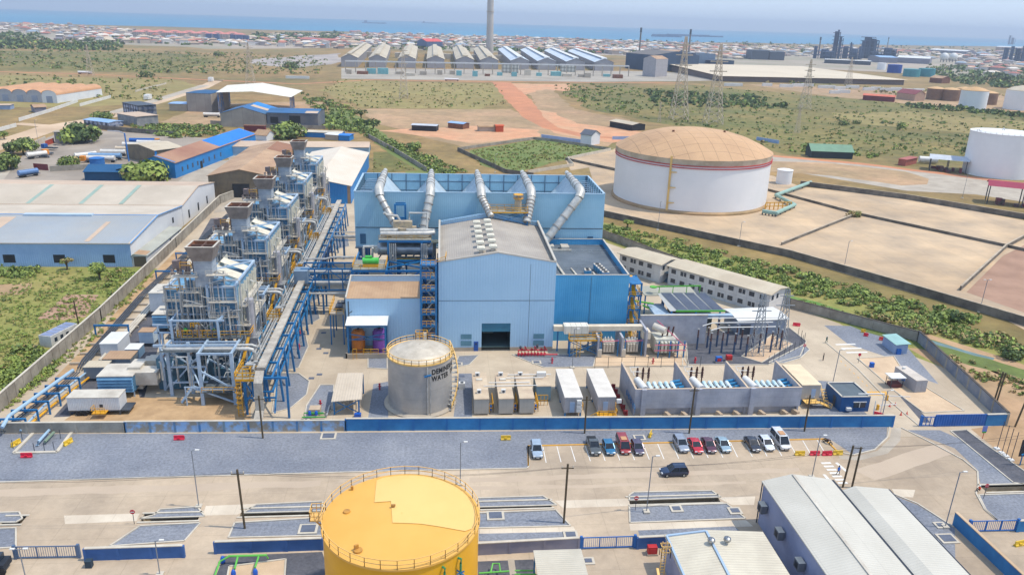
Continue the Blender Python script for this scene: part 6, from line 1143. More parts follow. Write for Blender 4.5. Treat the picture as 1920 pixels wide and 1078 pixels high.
# ---------------------------------------------------------------- two storey office blocks
wcab = M('office_white_panel', (214, 212, 208), (200, 198, 196), .4, .6, seam=[(0, 3.1, .08, .25), (2, 2.75, .1, .2)], grime=.12)
def office(lb, A, B, depth):
    L_ = (B - A).length; ops = []
    n = int(L_ / 3.05)
    for k in range(n):
        for fl in (0, 1): 
            u = 1 + k * 3.05; ops.append(('f', u, u + 1.5 - .6 * ((k + fl) % 3 == 2), .9 + fl * 2.75, 2.1 + fl * 2.75, glass, 'window'))
            if (k + fl) % 3 == 2: ops.append(('f', u + 1.15, u + 1.9, .9 + fl * 2.75, 2.1 + fl * 2.75, glass, 'window'))
    ops += [('r', 1, 2, 3.7, 4.9, glass, 'window'), ('r', 3.5, 4.5, 3.7, 4.9, glass, 'window')]
    shed('office_block', lb, A, B, depth, 5.5, 6.2, (wcab, creamr), 'x', over=.6, openings=ops)
office('two storey white cabin offices with a cream roof, long nearer block', G(1251, 533), G(1439, 590), 8.4); office('two storey white cabin offices with a cream roof, short farther block', G(1160, 508), G(1236, 531), 8.4)
o = thing('link_stairs', 'shadowed stair gap joining the two white office blocks', 'staircase', G(1237, 531)); d_ = (G(1251, 533) - G(1237, 531)); o.rotation_euler.z = math.atan2(-.76, .65); b = MB(); b.box(0, 2, 0, 3, 6, .2); b.box(0, 2, 2.7, 3, 8, 2.9); b.beam((.6, 2.4, .2), (.6, 6, 2.8), 1, .2); b.build('flight', M('stair_grey_blue', (96, 120, 140)), o); MB().box(0, 7.9, 0, 3, 8.3, 5.5).build('back_panel', M('pale_blue_sheet', (150, 180, 200)), o)
# ---------------------------------------------------------------- foreground buildings
fgw = M('grey_violet_wall', (150, 158, 186), (132, 142, 172), .2, .7, grime=.3)
fgr = M('pale_ribbed_roof', (200, 196, 184), (190, 186, 174), .12, .55, rib=(1, .45, .35), grime=.15, seam=[(0, 7, .1, .12)])
def fhall(lb, x0, x1, y1, eave, ridge, ln, xr=.5):
    o = shed('grey_roofed_hall', lb, (x0, y1 - ln), (x1, y1 - ln), ln, eave, ridge, (fgw, fgr), 'y', over=.25, roofpos=xr); return o
fh = fhall('wide ribbed grey hall roof in the right foreground, left bay', 47.1, 57.2, 94.3, 6.9, 7.9, 42, .42)
b = MB(); b.box(4.1, -.2, 8.16, 4.5, 42, 8.26); b.build('ridge_cap', offw, fh)
for k, y in enumerate((40, 34, 27.6)):
    q = thing('wall_cooler', 'grey boxed cooler on the blue grey hall wall, %s' % ['farthest of three', 'middle of three', 'nearest of three'][k], 'air conditioner', (46.9, 52.3 + y, 3.4), group='coolers on the hall wall'); MB().box(-.9, -.7, 0, 0, .7, 1.3, 0, 1).build('body', [M('cooler_side_grey', (110, 112, 118)), offw], q); MB().box(-.94, -.4, .25, -.9, .4, 1.05).build('fan_grille', blk, q)
q = MB().tube([(46.95, 94.4, 0), (46.95, 94.4, 7)], .1, 6).build('downpipe', darkst); tag(q, 'dark downpipe at the far corner of the grey roofed hall', 'downpipe')
o = thing('box_gutter', 'dark box gutter between the two grey hall roofs', 'gutter', (57.35, 52, 0)); b = MB(); b.box(0, 0, 6.6, .5, 42.4, 7.05); b.build('trough', M('dark_gutter', (42, 52, 66)), o)
fh2 = shed('grey_roofed_hall', 'wide ribbed grey hall roof in the right foreground, right bay', (57.9, 50), (64.6, 50), 41.6, 6.9, 7.5, (fgw, fgr), 'y', over=.1, roofpos=.25)
o = thing('box_gutter', 'dark gutter along the right edge of the grey hall roofs', 'gutter', (64.75, 50, 0)); MB().box(0, 0, 6.5, .35, 41.8, 6.95).build('trough', MC['dark_gutter'], o)
sm = shed('small_pump_house', 'small building with a pale two-slope roof and two ball vents', (30.2, 66), (43.6, 66), 19.6, 4.6, 5.2, (fgw, M('cream_grey_roof', (206, 198, 178), (190, 182, 164), .2, .6, rib=(1, .5, .5))), 'y', over=.2, roofpos=.4)
b = MB(); b.beam((.1, 19.4, 4.95), (5.3, 19.4, 5.5), .3, .2); b.beam((.0, -.1, 4.95), (0, 19.4, 4.95), .25, .2); b.beam((5.4, 19.4, 5.55), (5.4, -.1, 5.55), .3, .12); b.build('roof_trim', M('pale_trim_blue', (160, 184, 208)), sm)
for k, (x, y) in enumerate(((35.4, 82.8), (37.6, 82.9))):
    q = thing('turbine_vent', 'silver ball vent on the small pale roof, %s one' % ('left', 'right')[k], 'vent', (x, y, 5.2), group='ball vents'); b = MB(); b.lathe(0, 0, [(.2, 0), (.2, .45)], 12); b.build('neck', galv, q); b = MB(); b.lathe(0, 0, [(.15, .4), (.4, .5), (.52, .75), (.46, 1), (.25, 1.15), (.02, 1.2)], 16); b.build('ball', M('polished_vent', (190, 190, 190), (120, 124, 130), 3, .25, .8), q, True)
o = thing('lean_to_canopy', 'pale ribbed canopy roof right of the yellow tank', 'canopy', (12, 70, 0)); b = MB(); b.box(0, 0, 3.9, 6.4, 14.4, 4.05); b.build('roof', M('canopy_ribbed', (198, 192, 176), (184, 178, 162), .2, .6, rib=(1, .4, .6)), o); b = MB(); [b.beam((x, y, 0), (x, y, 3.9), .2) and b.mark() for x in (.2, 6.2) for y in (.3, 14.1)]; b.build('column', steelb, o)
o = thing('cage_ladder', 'yellow caged ladder against the left corner of the small pale roof', 'ladder', (28.6, 82, 0)); b = MB()
for z in range(14): b.beam((0, 0, z * .45), (.6, 0, z * .45), .07)
b.beam((0, 0, 0), (0, 0, 6.6), .1); b.beam((.6, 0, 0), (.6, 0, 6.6), .1); b.rail([(-.3, -.8, 4.6), (.9, -.8, 4.6), (.9, 0, 4.6), (-.3, 0, 4.6)], 1.8, r=.07, close=True, step=.6); b.beam((-.6, -6, 0), (-.6, -.6, 3), .3, .2); b.build('ladder', M('cream_yellow_paint', (236, 196, 120)), o)
# green pump station at lower left, and piping right of the yellow tank
zone('pad', [(430, 1062), (536, 1048), (534, 1078), (540, 1140), (415, 1140)], MC['pale_pad'], .03, True); zone('dark_gravel_bed', [(420, 1042), (604, 1034), (640, 1140), (380, 1140)], darkgr, .012)
o = thing('green_pump_manifold', 'green pipe manifold with blue pumps in the lower left foreground', 'pump station', G(404, 1078)); A = G(404, 1078); b = MB()
P = lambda x, y, z=0: G(x, y, z) - A
b.tube([P(395, 1100, .8), P(412, 1052, .8)], .13, 8); b.tube([P(428, 1042, 1.2), P(500, 1040, 1.2), P(502, 1046, .6)], .14, 8); b.tube([P(446, 1042, 1.1), P(440, 1066, 1)], .13, 8); b.tube([P(485, 1042, 1.1), P(478, 1064, 1)], .13, 8); b.tube([P(412, 1052, .8), P(430, 1042, 1.2)], .12, 8); b.build('green_pipe', M('leaf_green_pipe', (98, 186, 74), None, .6, .5), o, True)
b = MB(); 
for x, y in ((418, 1052), (438, 1078), (479, 1076)): v = P(x, y, .2); b.lathe(v.x, v.y, [(.3, .1), (.34, .6), (.2, 1), (.05, 1.1)], 10); b.mark()
b.build('pump', MC['pump_blue'], o, True)
o = thing('green_pipe_skid', 'low green piping right of the yellow tank', 'pipework', G(900, 1078)); A = G(900, 1078); b = MB(); b.tube([P(898, 1074, .7), P(955, 1070, .7)], .12, 8); b.tube([P(920, 1072, .7), P(924, 1056, 1), P(936, 1056, 1), P(938, 1071, .7)], .12, 8); b.tube([P(965, 1069, .7), P(1002, 1069, .7)], .1, 8); b.tube([P(965, 1076, .7), P(1005, 1076, .7)], .1, 8); b.build('green_pipe', MC['leaf_green_pipe'], o, True)
strip('footpath', [G(958, 1048), G(964, 1090)], .9, conc, .02); zone('gravel_bed', [(896, 1052), (1000, 1048), (1010, 1110), (896, 1110)], darkgr, .012)
# fenced valve pit on the left gravel
o = thing('valve_pit', 'square of pale kerb with pipes rising through the gravel at the left', 'valve pit', G(26, 850)); A = G(26, 850); b = MB(); pts = [P(26, 850), P(107, 848), P(134, 812), P(62, 813)]
for i in (0, 1, 3): b.beam(pts[i] + Vector((0, 0, .12)), pts[(i + 1) % 4] + Vector((0, 0, .12)), .5, .24)
b.build('kerb', kerbm, o); b = MB(); b.tube([P(92, 806, .8), P(72, 828, .8), P(70, 834, .2)], .24, 8); b.build('pipe', MC['pale_blue_pipe'], o, True); b = MB(); b.tube([P(101, 810, .6), P(84, 828, .6)], .24, 8); b.build('green_grey_pipe', M('sage_pipe', (120, 140, 120)), o); b = MB()
for x, y in ((25, 841), (65, 847), (84, 846), (102, 845), (42, 824), (114, 822)): b.beam(P(x, y), P(x, y) + Vector((0, 0, 1.7)), .08); b.mark()
b.build('fence_post', darkst, o)
# ---------------------------------------------------------------- vehicles
def carmat(c): return M('car_paint_%d_%d_%d' % c, c, tuple(int(v * .9) for v in c), 1, .28, .2, coat=.8)
def car(label, pos, rz, c, kind='suv', cat='car', roof=None, group='cars parked in the bays'):
    L_, W2, H = {'suv': (4.6, .93, 1.72), 'hatch': (4.1, .88, 1.5), 'sedan': (4.6, .9, 1.45), 'pickup': (5.3, .95, 1.8), 'van': (5.0, .95, 2.2)}[kind]
    o = thing('parked_car' if group else 'moving_car', label, cat, pos, rz, group); m = carmat(c); h = L_ / 2
    # lower body: cross-sections along the length (x, half width, z bottom, z top)
    bt = {'suv': 1.02, 'hatch': .92, 'sedan': .9, 'pickup': 1.06, 'van': 1.1}[kind]
    secs = [(-h, W2 * .8, .45, bt * .82), (-h + .12, W2 * .95, .3, bt * .98), (-h + .9, W2, .25, bt), (0, W2, .24, bt), (h - 1.35, W2, .25, bt * .98), (h - .5, W2 * .96, .28, bt * .86), (h - .1, W2 * .86, .34, bt * .72), (h, W2 * .7, .42, bt * .6)]
    b = MB(); rg = []
    for x, w_, z0, z1 in secs: rg.append([b.pt(p) for p in ((x, -w_ * .94, z0), (x, -w_, (z0 + z1) / 2), (x, -w_ * .93, z1), (x, 0, z1 + .04), (x, w_ * .93, z1), (x, w_, (z0 + z1) / 2), (x, w_ * .94, z0))])
    for r1, r2 in zip(rg, rg[1:]):
        for j in range(7): b.f.append([r1[j], r2[j], r2[(j + 1) % 7], r1[(j + 1) % 7]][::-1]); b.m.append(0)
    b.f.append(rg[0]); b.m.append(0); b.f.append(rg[-1][::-1]); b.m.append(0)
    # cabin: (base x0, base x1, roof x0, roof x1)
    cx = {'suv': (-h + .1, h - 1.3, -h + .45, h - 2.1), 'hatch': (-h + .1, h - 1.1, -h + .6, h - 1.9), 'sedan': (-h + .6, h - 1.25, -h + 1.3, h - 2.15), 'pickup': (-.55, h - 1.35, -.35, h - 2.1), 'van': (-h + .05, h - .7, -h + .15, h - 1.5)}[kind]
    wb, wt = W2 * .93, W2 * .76; z0, z1 = bt, H; rm = carmat(roof) if roof else m
    B_ = [(cx[0], -wb, z0), (cx[1], -wb, z0), (cx[1], wb, z0), (cx[0], wb, z0)]; T_ = [(cx[2], -wt, z1), (cx[3], -wt, z1), (cx[3], wt, z1), (cx[2], wt, z1)]
    r = MB(); r.face([T_[0], T_[1], (cx[3] - .1, 0, z1 + .05), (cx[2] + .1, 0, z1 + .05)]); r.face([(cx[2] + .1, 0, z1 + .05), (cx[3] - .1, 0, z1 + .05), T_[2], T_[3]]); r.face([T_[1], T_[2], (cx[3] - .1, 0, z1 + .05)]); r.face([T_[3], T_[0], (cx[2] + .1, 0, z1 + .05)])
    for i in range(4): r.beam(B_[i], T_[i], .1)
    for s_ in (-1, 1):
        mx = (cx[0] + cx[1]) / 2; r.beam((mx, s_ * wb, z0), (mx - .05, s_ * wt, z1), .09); r.beam((cx[2], s_ * wt, z1 - .01), (cx[3], s_ * wt, z1 - .01), .1)
    b.build('body', m, o, True); r.build('roof', rm, o)
    g_ = MB(); [g_.face([B_[i], B_[(i + 1) % 4], T_[(i + 1) % 4], T_[i]]) and g_.mark() for i in range(4)]; g_.build('window', M('car_glass', (36, 44, 54), (24, 30, 38), 1, .06), o)
    if kind == 'pickup': MB().box(-h + .15, -W2 * .8, bt + .02, -.7, W2 * .8, bt + .06).build('cargo_bed', blk, o)
    if kind == 'van': MB().box(-.6, -.5, z1 + .06, .6, .5, z1 + .16).build('roof_hatch', M('tan_stain', (196, 150, 110)), o)
    for x in (-h + .85, h - .9):
        for s_ in (-1, 1):
            q = MB(); q.T = Matrix.Translation((x, s_ * (W2 - .1), .34)) @ Matrix.Rotation(PI / 2, 4, 'X'); q.lathe(0, 0, [(.2, -.13), (.34, -.11), (.34, .11), (.2, .13)], 14); w_ = q.build('wheel', tyre, o); q = MB(); q.T = Matrix.Translation((x, s_ * (W2 + .02), .34)) @ Matrix.Rotation(PI / 2, 4, 'X'); q.lathe(0, 0, [(.19, -.02), (.19, .02)], 10); q.build('rim', galv, w_)
    b = MB()
    for s_ in (-1, 1): b.box(h - .22, s_ * W2 * .62 - .2, bt * .6, h - .02, s_ * W2 * .62 + .2, bt * .76); b.mark()
    b.build('headlight', M('headlamp_glass', (220, 226, 230), None, 1, .1), o)
    b = MB()
    for s_ in (-1, 1): b.box(-h - .02, s_ * W2 * .68 - .12, bt * .62, -h + .14, s_ * W2 * .68 + .12, bt * .86); b.mark()
    b.build('tail_light', red, o); b = MB(); b.box(h - .08, -.45, .36, h + .02, .45, .58); b.build('grille', blk, o); MB().box(h + .01, -.26, .4, h + .04, .26, .52).build('number_plate', white, o)
    b = MB()
    for s_ in (-1, 1): b.cbox(h - 1.45, s_ * (W2 + .08), bt, .14, .2, .13); b.mark()
    b.build('mirror', m, o); return o
hd = G(1107, 864) - G(1097, 835); hz = math.atan2(hd.y, hd.x)
CARS = [('silver SUV parked alone in the first bay', 1006, 849, (168, 186, 204), 'suv'), ('dark grey pickup truck with an open black bed', 1112, 841, (84, 90, 92), 'pickup'), ('bright blue hatchback beside the grey pickup', 1141, 844, (24, 112, 158), 'hatch'), ('maroon red boxy SUV between the blue and purple cars', 1168, 840, (158, 44, 50), 'van'), ('dark purple grey hatchback right of the maroon SUV', 1195, 844, (84, 74, 98), 'hatch'),
        ('silver grey SUV left of the bright red car', 1276, 838, (150, 160, 176), 'suv'), ('bright red sedan in the parking row', 1303, 840, (196, 20, 44), 'sedan'), ('dark plum sedan right of the red sedan', 1328, 839, (88, 40, 62), 'sedan'), ('pale blue grey sedan right of the plum one', 1355, 838, (150, 176, 190), 'sedan'), ('black sedan next to the white car', 1410, 837, (40, 44, 58), 'sedan'), ('white hatchback between the black sedan and the minibus', 1436, 836, (224, 230, 238), 'hatch'), ('white minibus at the right of the parked cars', 1462, 832, (226, 228, 230), 'van')]
for lb, px, py, c_, k in CARS:
    o = car(lb, G(px, py), hz + rnd.uniform(-.03, .03), c_, k)
    if 'boxy' in lb: o.scale = (.98, 1, .86)
    if 'minibus' in lb: o.scale = (1.05, 1, .98); o['category'] = 'minibus'
    if 'pickup' in lb: o['category'] = 'pickup truck'
car('dark blue SUV driving left along the road', G(1263, 889), PI + .02, (22, 48, 84), 'suv', group=None)
def barrier(lb, px, py, c_, rz=0, L_=1.5):
    o = thing('road_barrier', lb, 'barrier', G(px, py), rz); m = M('plastic_%d_%d_%d' % c_, c_, None, .5, .5); b = MB(); pf = [(-.25, 0), (.25, 0), (.25, .2), (.1, .35), (.08, .85), (-.08, .85), (-.1, .35), (-.25, .2)]
    n = len(pf); a = [b.pt((-L_ / 2, y, z)) for y, z in pf]; e = [b.pt((L_ / 2, y, z)) for y, z in pf]
    for j in range(n): b.f.append([a[j], a[(j + 1) % n], e[(j + 1) % n], e[j]]); b.m.append(0)
    b.f.append(a[::-1]); b.f.append(e); b.m += [0, 0]; b.build('barrier_body', m, o); MB().box(-.2, -.3, .3, .2, -.1, .5).build('drain_plug', m, o); b = MB(); b.box(L_ / 2, -.06, .3, L_ / 2 + .1, .06, .7); b.build('end_lug', m, o)
RD, YL = (214, 34, 66), (222, 184, 50)
for lb, px, py, c_, rz in (('red plastic barrier alone on the gravel', 336, 824, RD, 0), ('red plastic barrier at the corner of the valve pit', 50, 857, RD, 0), ('yellow plastic barrier left of the valve pit', 30, 834, YL, 1.2), ('yellow plastic barrier right of the valve pit', 128, 832, YL, 1.2), ('yellow plastic barrier on the gravel above the empty bays', 948, 824, YL, 0), ('yellow barrier closing the empty bays, leftmost', 1499, 853, YL, 0), ('red barrier closing the empty bays, left of two', 1527, 853, RD, 0), ('red barrier closing the empty bays, right of two', 1550, 853, RD, 0), ('yellow barrier closing the empty bays, rightmost', 1570, 852, YL, 0),
                        ('yellow plastic barrier inside the right corner gate', 1911, 1022, YL, .2), ('red barrier behind the office block end', 1493, 611, RD, -.3), ('orange red barrier beside the wall shelter', 1655, 638, (226, 60, 50), -.3), ('small red barrier near the yellow one by the wall', 1623, 630, RD, -.5), ('small yellow barrier near the red one by the wall', 1618, 623, YL, -.5), ('yellow bent post on the gravel behind the parked cars', 1219, 817, (214, 180, 60), 1.1), ('red barrier under the entrance boom', 1646, 780, RD, -.6), ('small yellow block inside the gate lattice', 1659, 790, (220, 120, 50), 0)):
    barrier(lb, px, py, c_, rz, 1.7 if 'small' not in lb else 1)
for k, (px, py) in enumerate(((1668, 762), (1678, 760), (1689, 778), (1700, 777))):
    o = thing('traffic_cone', 'red traffic cone at the plant entrance, %s' % ['farther left', 'farther right', 'nearer left', 'nearer right'][k], 'traffic cone', G(px, py), group='cones at the entrance'); MB().cbox(0, 0, 0, .4, .4, .05).build('base', red, o); b = MB(); b.lathe(0, 0, [(.16, .05), (.03, .75)], 10); b.build('cone', M('cone_orange_red', (220, 60, 50)), o)
for lb, x0, y0, x1, y1 in (('white boom barrier across the gate lane, farther one', 1662, 750, 1705, 752), ('white boom barrier across the gate lane, nearer one', 1645, 768, 1680, 766)):
    A = G(x0, y0); B = G(x1, y1); o = thing('boom_barrier', lb, 'boom barrier', A); b = MB(); b.beam((0, 0, 1), (B - A) + Vector((0, 0, 1)), .12); b.build('arm', white, o); MB().cbox(0, 0, 0, .4, .4, 1.1).build('cabinet', yel, o)
o = thing('height_gauge', 'white goal-post frame standing over the entrance lane', 'gantry', G(1632, 802)); A = G(1632, 802); b = MB(); P = lambda x, y, z=0: G(x, y, z) - A
b.beam(P(1634, 792), P(1634, 792) + Vector((0, 0, 4.6)), .12); b.beam(P(1650, 778), P(1650, 778) + Vector((0, 0, 4.6)), .12); b.build('post', white, o); b = MB(); b.beam(P(1634, 792) + Vector((-1.8, 3, 4.5)), P(1650, 778) + Vector((0, 0, 4.6)), .2); b.build('crossbar', white, o)
# ---------------------------------------------------------------- poles, lamps, signs
def upole(lb, px, py, h, lean=(0, 0), arm=True, m=woodp, r=.16):
    o = thing('utility_pole', lb, 'utility pole', G(px, py)); b = MB(); T = Vector((lean[0], lean[1], h)); b.tube([(0, 0, 0), T * .5, T], r, 8); b.build('pole', m, o, True)
    if arm:
        MB().beam(T + Vector((-.9, 0, -.7)), T + Vector((.9, 0, -.7)), .12).build('crossarm', m, o); b = MB(); [b.lathe(T.x + x, T.y, [(.07, h - .6), (.1, h - .45), (.05, h - .25)], 6) and b.mark() for x in (-.8, 0, .8)]; b.build('insulator', offw, o)
    return o
upole('tall wooden pole standing left of the yellow tank', 459, 990, 9.7, (-.25, 0)); upole('tall wooden pole standing right of the yellow tank', 1057, 980, 10, (.1, 0)); upole('wooden pole in front of the blue wall by the concrete bays', 1292, 812, 9.3, (.1, 0)); upole('thin wooden pole by the peeling wall beside the pipe rack', 493, 821, 8.2, (-.1, 0)); upole('thin dark pole by the blue wall behind the parked cars', 1096, 812, 7.4); upole('thin pole before the blue wall near the cream container', 1508, 808, 7.4)
upole('left of the twin wooden poles at the crosswalk', 1580, 913, 7.6, (.5, .1), False); upole('right of the twin wooden poles at the crosswalk', 1597, 914, 7.4, (.3, .1), False); upole('left leaning pole of the pair beyond the right wall', 1864, 752, 6.4, (.6, .3), False); upole('right leaning pole of the pair beyond the right wall', 1868, 756, 6.6, (.6, .3), False); upole('leaning pole at the right edge beyond the wall', 1903, 800, 8.6, (1.4, .2)); upole('dark pole in the grass outside the left wall', 150, 620, 7.4, (-.3, 0), False)
conn = tag(MB().beam((0, 0, 0), G(1604, 842, 0) * 0 + Vector((1.6, -.2, 0)), .1).build('pole_tie', woodp, loc=G(1580, 913) + Vector((.5, .1, 7.2))), 'short crossbar tying the twin wooden poles', 'crossbar')
def slamp(lb, px, py, h, lean=0, double=False, m=None, base=True, arm=.6):
    m = m or M('lamp_grey', (130, 136, 144), None, 1, .5); o = thing('street_lamp', lb, 'street lamp', G(px, py)); b = MB(); b.tube([(0, 0, 0), (lean * .5, 0, h * .5), (lean, 0, h)], .075, 8); b.build('pole', m, o, True)
    for s_ in ((-1, 1) if double else (1,)):
        MB().beam((lean, 0, h - .05), (lean + s_ * arm, 0, h + .1), .07).build('arm', m, o); MB().cbox(lean + s_ * (arm + .2), 0, h + .04, .6, .28, .12).build('lamp_head', white, o)
    if base: MB().cbox(0, 0, 0, .9, .9, .3).build('footing', kerbm, o)
for a in (('slender street lamp on the left beside the driveway', 373, 950, 9.6, -.1), ('slender street lamp on the middle gravel island', 1212, 960, 9.7, .1), ('slender street lamp near the grey hall roofs at the right', 1772, 988, 9.5, .2), ('slender street lamp behind the yellow tank', 863, 908, 7.6, 0), ('dark lamp post in front of the low blue building', 770, 641, 9.6, 0), ('lamp post with a camera on the inner road', 1560, 724, 8.2, .3), ('tall lamp post beside the concrete plinths near the transformers', 1073, 690, 9, .0), ('lamp post beyond the offices near the ditch wall', 1385, 462, 8.4, .1), ('lamp post inside the empty bays', 1582, 505, 9, .2), ('twin headed lamp post by the bund wall', 1836, 585, 9, .2, True), ('lamp post in front of the big white tank', 1233, 432, 10.5, .2), ('lamp post by the ring road at the right', 1804, 372, 11, .2), ('lamp post behind the condenser by the dark wall', 928, 324, 9, 0), ('short lamp at the bottom left inside the yard', 300, 1078, 5.4, 0), ('thin lamp right of the crosswalk', 1522, 895, 7.8, .2), ('thin lamp at the road corner', 1652, 790, 6.5, .1), ('twin lamp in the near left yard', 50, 1090, 5, -.1, True), ('lamp post beyond the left dirt road', 73, 272, 13, -.2)): slamp(*a)
def rsign(lb, px, py, h, kind='round', c_=(204, 36, 60)):
    o = thing('road_sign', lb, 'road sign', G(px, py)); MB().beam((0, 0, 0), (0, 0, h), .07).build('post', darkst, o); q = MB(); q.T = Matrix.Translation((0, -.06, h)) @ Matrix.Rotation(PI / 2, 4, 'X'); q.lathe(0, 0, [(.36, -.02), (.36, .02)], 8 if kind == 'stop' else 18); s_ = q.build('sign_plate', M('sign_%d' % c_[0], c_, None, 1, .5), o)
    if kind == 'noentry': MB().box(-.25, -.12, h - .06, .25, -.085, h + .06).build('bar', white, s_)
    if kind == 'stop': curve_word('STOP', .24, s_, (-.29, -.1, h - .09), white)
def curve_word(s, size, parent, loc, mat, rz=0, name='lettering', ext=.004):
    cu = bpy.data.curves.new('t', 'FONT'); cu.body = s; cu.size = size; cu.extrude = ext; cu.resolution_u = 2; to = bpy.data.objects.new('t', cu); COL.objects.link(to); me = bpy.data.meshes.new_from_object(to.evaluated_get(bpy.context.evaluated_depsgraph_get())); bpy.data.objects.remove(to); me.materials.clear(); me.materials.append(mat)
    q = bpy.data.objects.new(name, me); COL.objects.link(q); q.parent = parent; q.location = loc; q.rotation_euler = (PI / 2, 0, rz); return q
rsign('round red sign at the left driveway', 252, 982, 2.1, 'noentry'); rsign('no entry sign at the corner of the right gravel island', 1191, 956, 2.2, 'noentry'); rsign('red octagonal sign at the right hand kerb corner', 1844, 934, 2.4, 'stop'); rsign('red sign at the tip of the switchyard island', 1506, 664, 2.2, 'noentry'); rsign('small red sign on the pale slab by the kiosk', 1609, 680, 2)
o = thing('blue_sign', 'small blue and green sign on a post outside the right wall', 'sign', G(1842, 822)); MB().beam((0, 0, 0), (0, 0, 2.2), .08).build('post', red, o); MB().box(-.45, -.05, 1.4, .45, 0, 2.6).build('sign_plate', M('lilac_blue', (112, 130, 196)), o); MB().box(-.4, -.07, 1.2, .35, -.05, 1.5).build('green_panel', green, o)
o = thing('dark_billboard', 'dark billboard with pale blue bars at the right edge', 'billboard', G(1912, 872)); b = MB(); b.beam((0, 0, 0), (0, 0, 2.4), .14); b.build('post', steelb, o); MB().box(-.7, -.06, 1.8, 3, .06, 5).build('board', M('near_black_board', (40, 38, 44)), o); b = MB(); b.box(-.3, -.1, 3.8, .8, -.065, 4.05); b.box(-.3, -.1, 2.1, .1, -.065, 2.3); b.box(1.2, -.1, 3.3, 2.6, -.065, 3.6); b.build('blue_bar', M('cyan_bar', (50, 160, 220)), o)
for k, (px, py) in enumerate(((1869, 842), (1878, 850), (1886, 856), (1895, 863))):
    lb = 'bare flagpole on a white block outside the right wall, %s from the left' % ORD[k]; o = thing('flagpole', lb, 'flagpole', G(px, py), group='flagpoles at the right'); MB().cbox(0, 0, 0, .8, .8, .3).build('footing', white, o); MB().tube([(0, 0, .3), (.1, 0, 5.6)], .06, 6).build('pole', darkst, o)
def wire(lb, pts, sag=1.2):
    b = MB(); 
    for a, e in zip(pts, pts[1:]): b.tube([a.lerp(e, t / 8) - Vector((0, 0, sag * 4 * (t / 8) * (1 - t / 8))) for t in range(9)], .022, 4)
    b.v = [(x - pts[0].x, y - pts[0].y, z - pts[0].z) for x, y, z in b.v]; tag(b.build('power_line', blk, loc=pts[0]), lb, 'cable')
w1, w2 = G(459, 990) + Vector((-.25, 0, 9.1)), G(1057, 980) + Vector((.1, 0, 9.4))
wire('overhead line from the left edge past the wooden poles to the twin poles', [Vector((-85, 98, 9)), w1, w2, G(1580, 913) + Vector((.5, .1, 7.4)), Vector((120, 108, 8))])
wire('second overhead line running just beside the first', [Vector((-85, 99, 9.1)), w1 + Vector((.8, .3, 0)), w2 + Vector((.8, .3, 0)), G(1597, 914) + Vector((.3, .1, 7.2)), Vector((120, 110, 8))])
# ---------------------------------------------------------------- people and motorbike
def person(lb, pos, rz, shirt, trousers, helmet, walk=True, sit=False):
    me = bpy.data.meshes.new('body')
    st = .28 if walk else .08
    V = [(0, 0, .95), (0, 0, 1.2), (0, 0, 1.42), (0, 0, 1.55), (0, 0, 1.7), (0, .1, .88), (st * .5, .1, .48), (st * .3 + .02, .1, .08), (st * .3 + .18, .1, .04), (0, -.1, .88), (-st * .3, -.1, .48), (-st, -.1, .1), (-st + .16, -.1, .05), (0, .2, 1.4), (-.08, .27, 1.12), (.08, .28, .9), (0, -.2, 1.4), (.08, -.27, 1.12), (.2, -.26, .92)]
    if sit: V = [(0, 0, .3), (.02, 0, .55), (.04, 0, .76), (.06, 0, .88), (.08, 0, 1.03), (0, .1, .28), (.4, .12, .5), (.48, .12, .08), (.62, .12, .04), (0, -.1, .28), (.4, -.12, .5), (.5, -.12, .08), (.64, -.12, .04), (.04, .2, .74), (.14, .27, .5), (.36, .2, .46), (.04, -.2, .74), (.14, -.27, .5), (.36, -.2, .46)]
    E_ = [(0, 1), (1, 2), (2, 3), (3, 4), (0, 5), (5, 6), (6, 7), (7, 8), (0, 9), (9, 10), (10, 11), (11, 12), (2, 13), (13, 14), (14, 15), (2, 16), (16, 17), (17, 18)]
    me.from_pydata(V, E_, []); tmp = bpy.data.objects.new('t', me); COL.objects.link(tmp); md = tmp.modifiers.new('s', 'SKIN'); Rd = [.15, .15, .16, .06, .1, .09, .07, .05, .045, .09, .07, .05, .045, .07, .05, .04, .07, .05, .04]
    for i, r_ in enumerate(Rd): me.skin_vertices[0].data[i].radius = (r_, r_); 
    me.skin_vertices[0].data[0].use_root = True; tmp.modifiers.new('u', 'SUBSURF').levels = 1
    m2 = bpy.data.meshes.new_from_object(tmp.evaluated_get(bpy.context.evaluated_depsgraph_get())); bpy.data.objects.remove(tmp)
    m2.materials.clear(); [m2.materials.append(x) for x in (shirt, trousers, M('skin_brown', (96, 64, 48)))]
    for p_ in m2.polygons: z = p_.center.z; k = 1.0 if not sit else .58; p_.material_index = (0 if z > .93 * k else 1) if z < 1.5 * k + (.05 if sit else 0) else 2; p_.use_smooth = True
    o = bpy.data.objects.new('person', m2); COL.objects.link(o); o.location = pos; o.rotation_euler.z = rz; tag(o, lb, 'person')
    hz_ = 1.74 if not sit else 1.08; b = MB(); b.lathe(V[4][0], 0, [(.13, hz_ - .04), (.12, hz_ + .04), (.07, hz_ + .09), (.01, hz_ + .11)], 10); b.build('safety_helmet' if helmet else 'hair', helmet or blk, o, True); return o
person('person in a blue shirt walking over the zebra crossing', G(1571, 890), -1.4, M('shirt_blue', (50, 110, 200)), M('trousers_grey', (90, 94, 104)), None)
person('person in an orange vest and white helmet sitting on the kerb', G(1836, 921), PI, M('hi_vis_orange', (236, 80, 40)), M('trousers_dark', (50, 46, 50)), white, sit=True)
person('person in a dark green coverall walking on the inner road', G(1549, 643), -1.2, M('coverall_green', (26, 84, 78)), M('coverall_green', (26, 84, 78)), white)
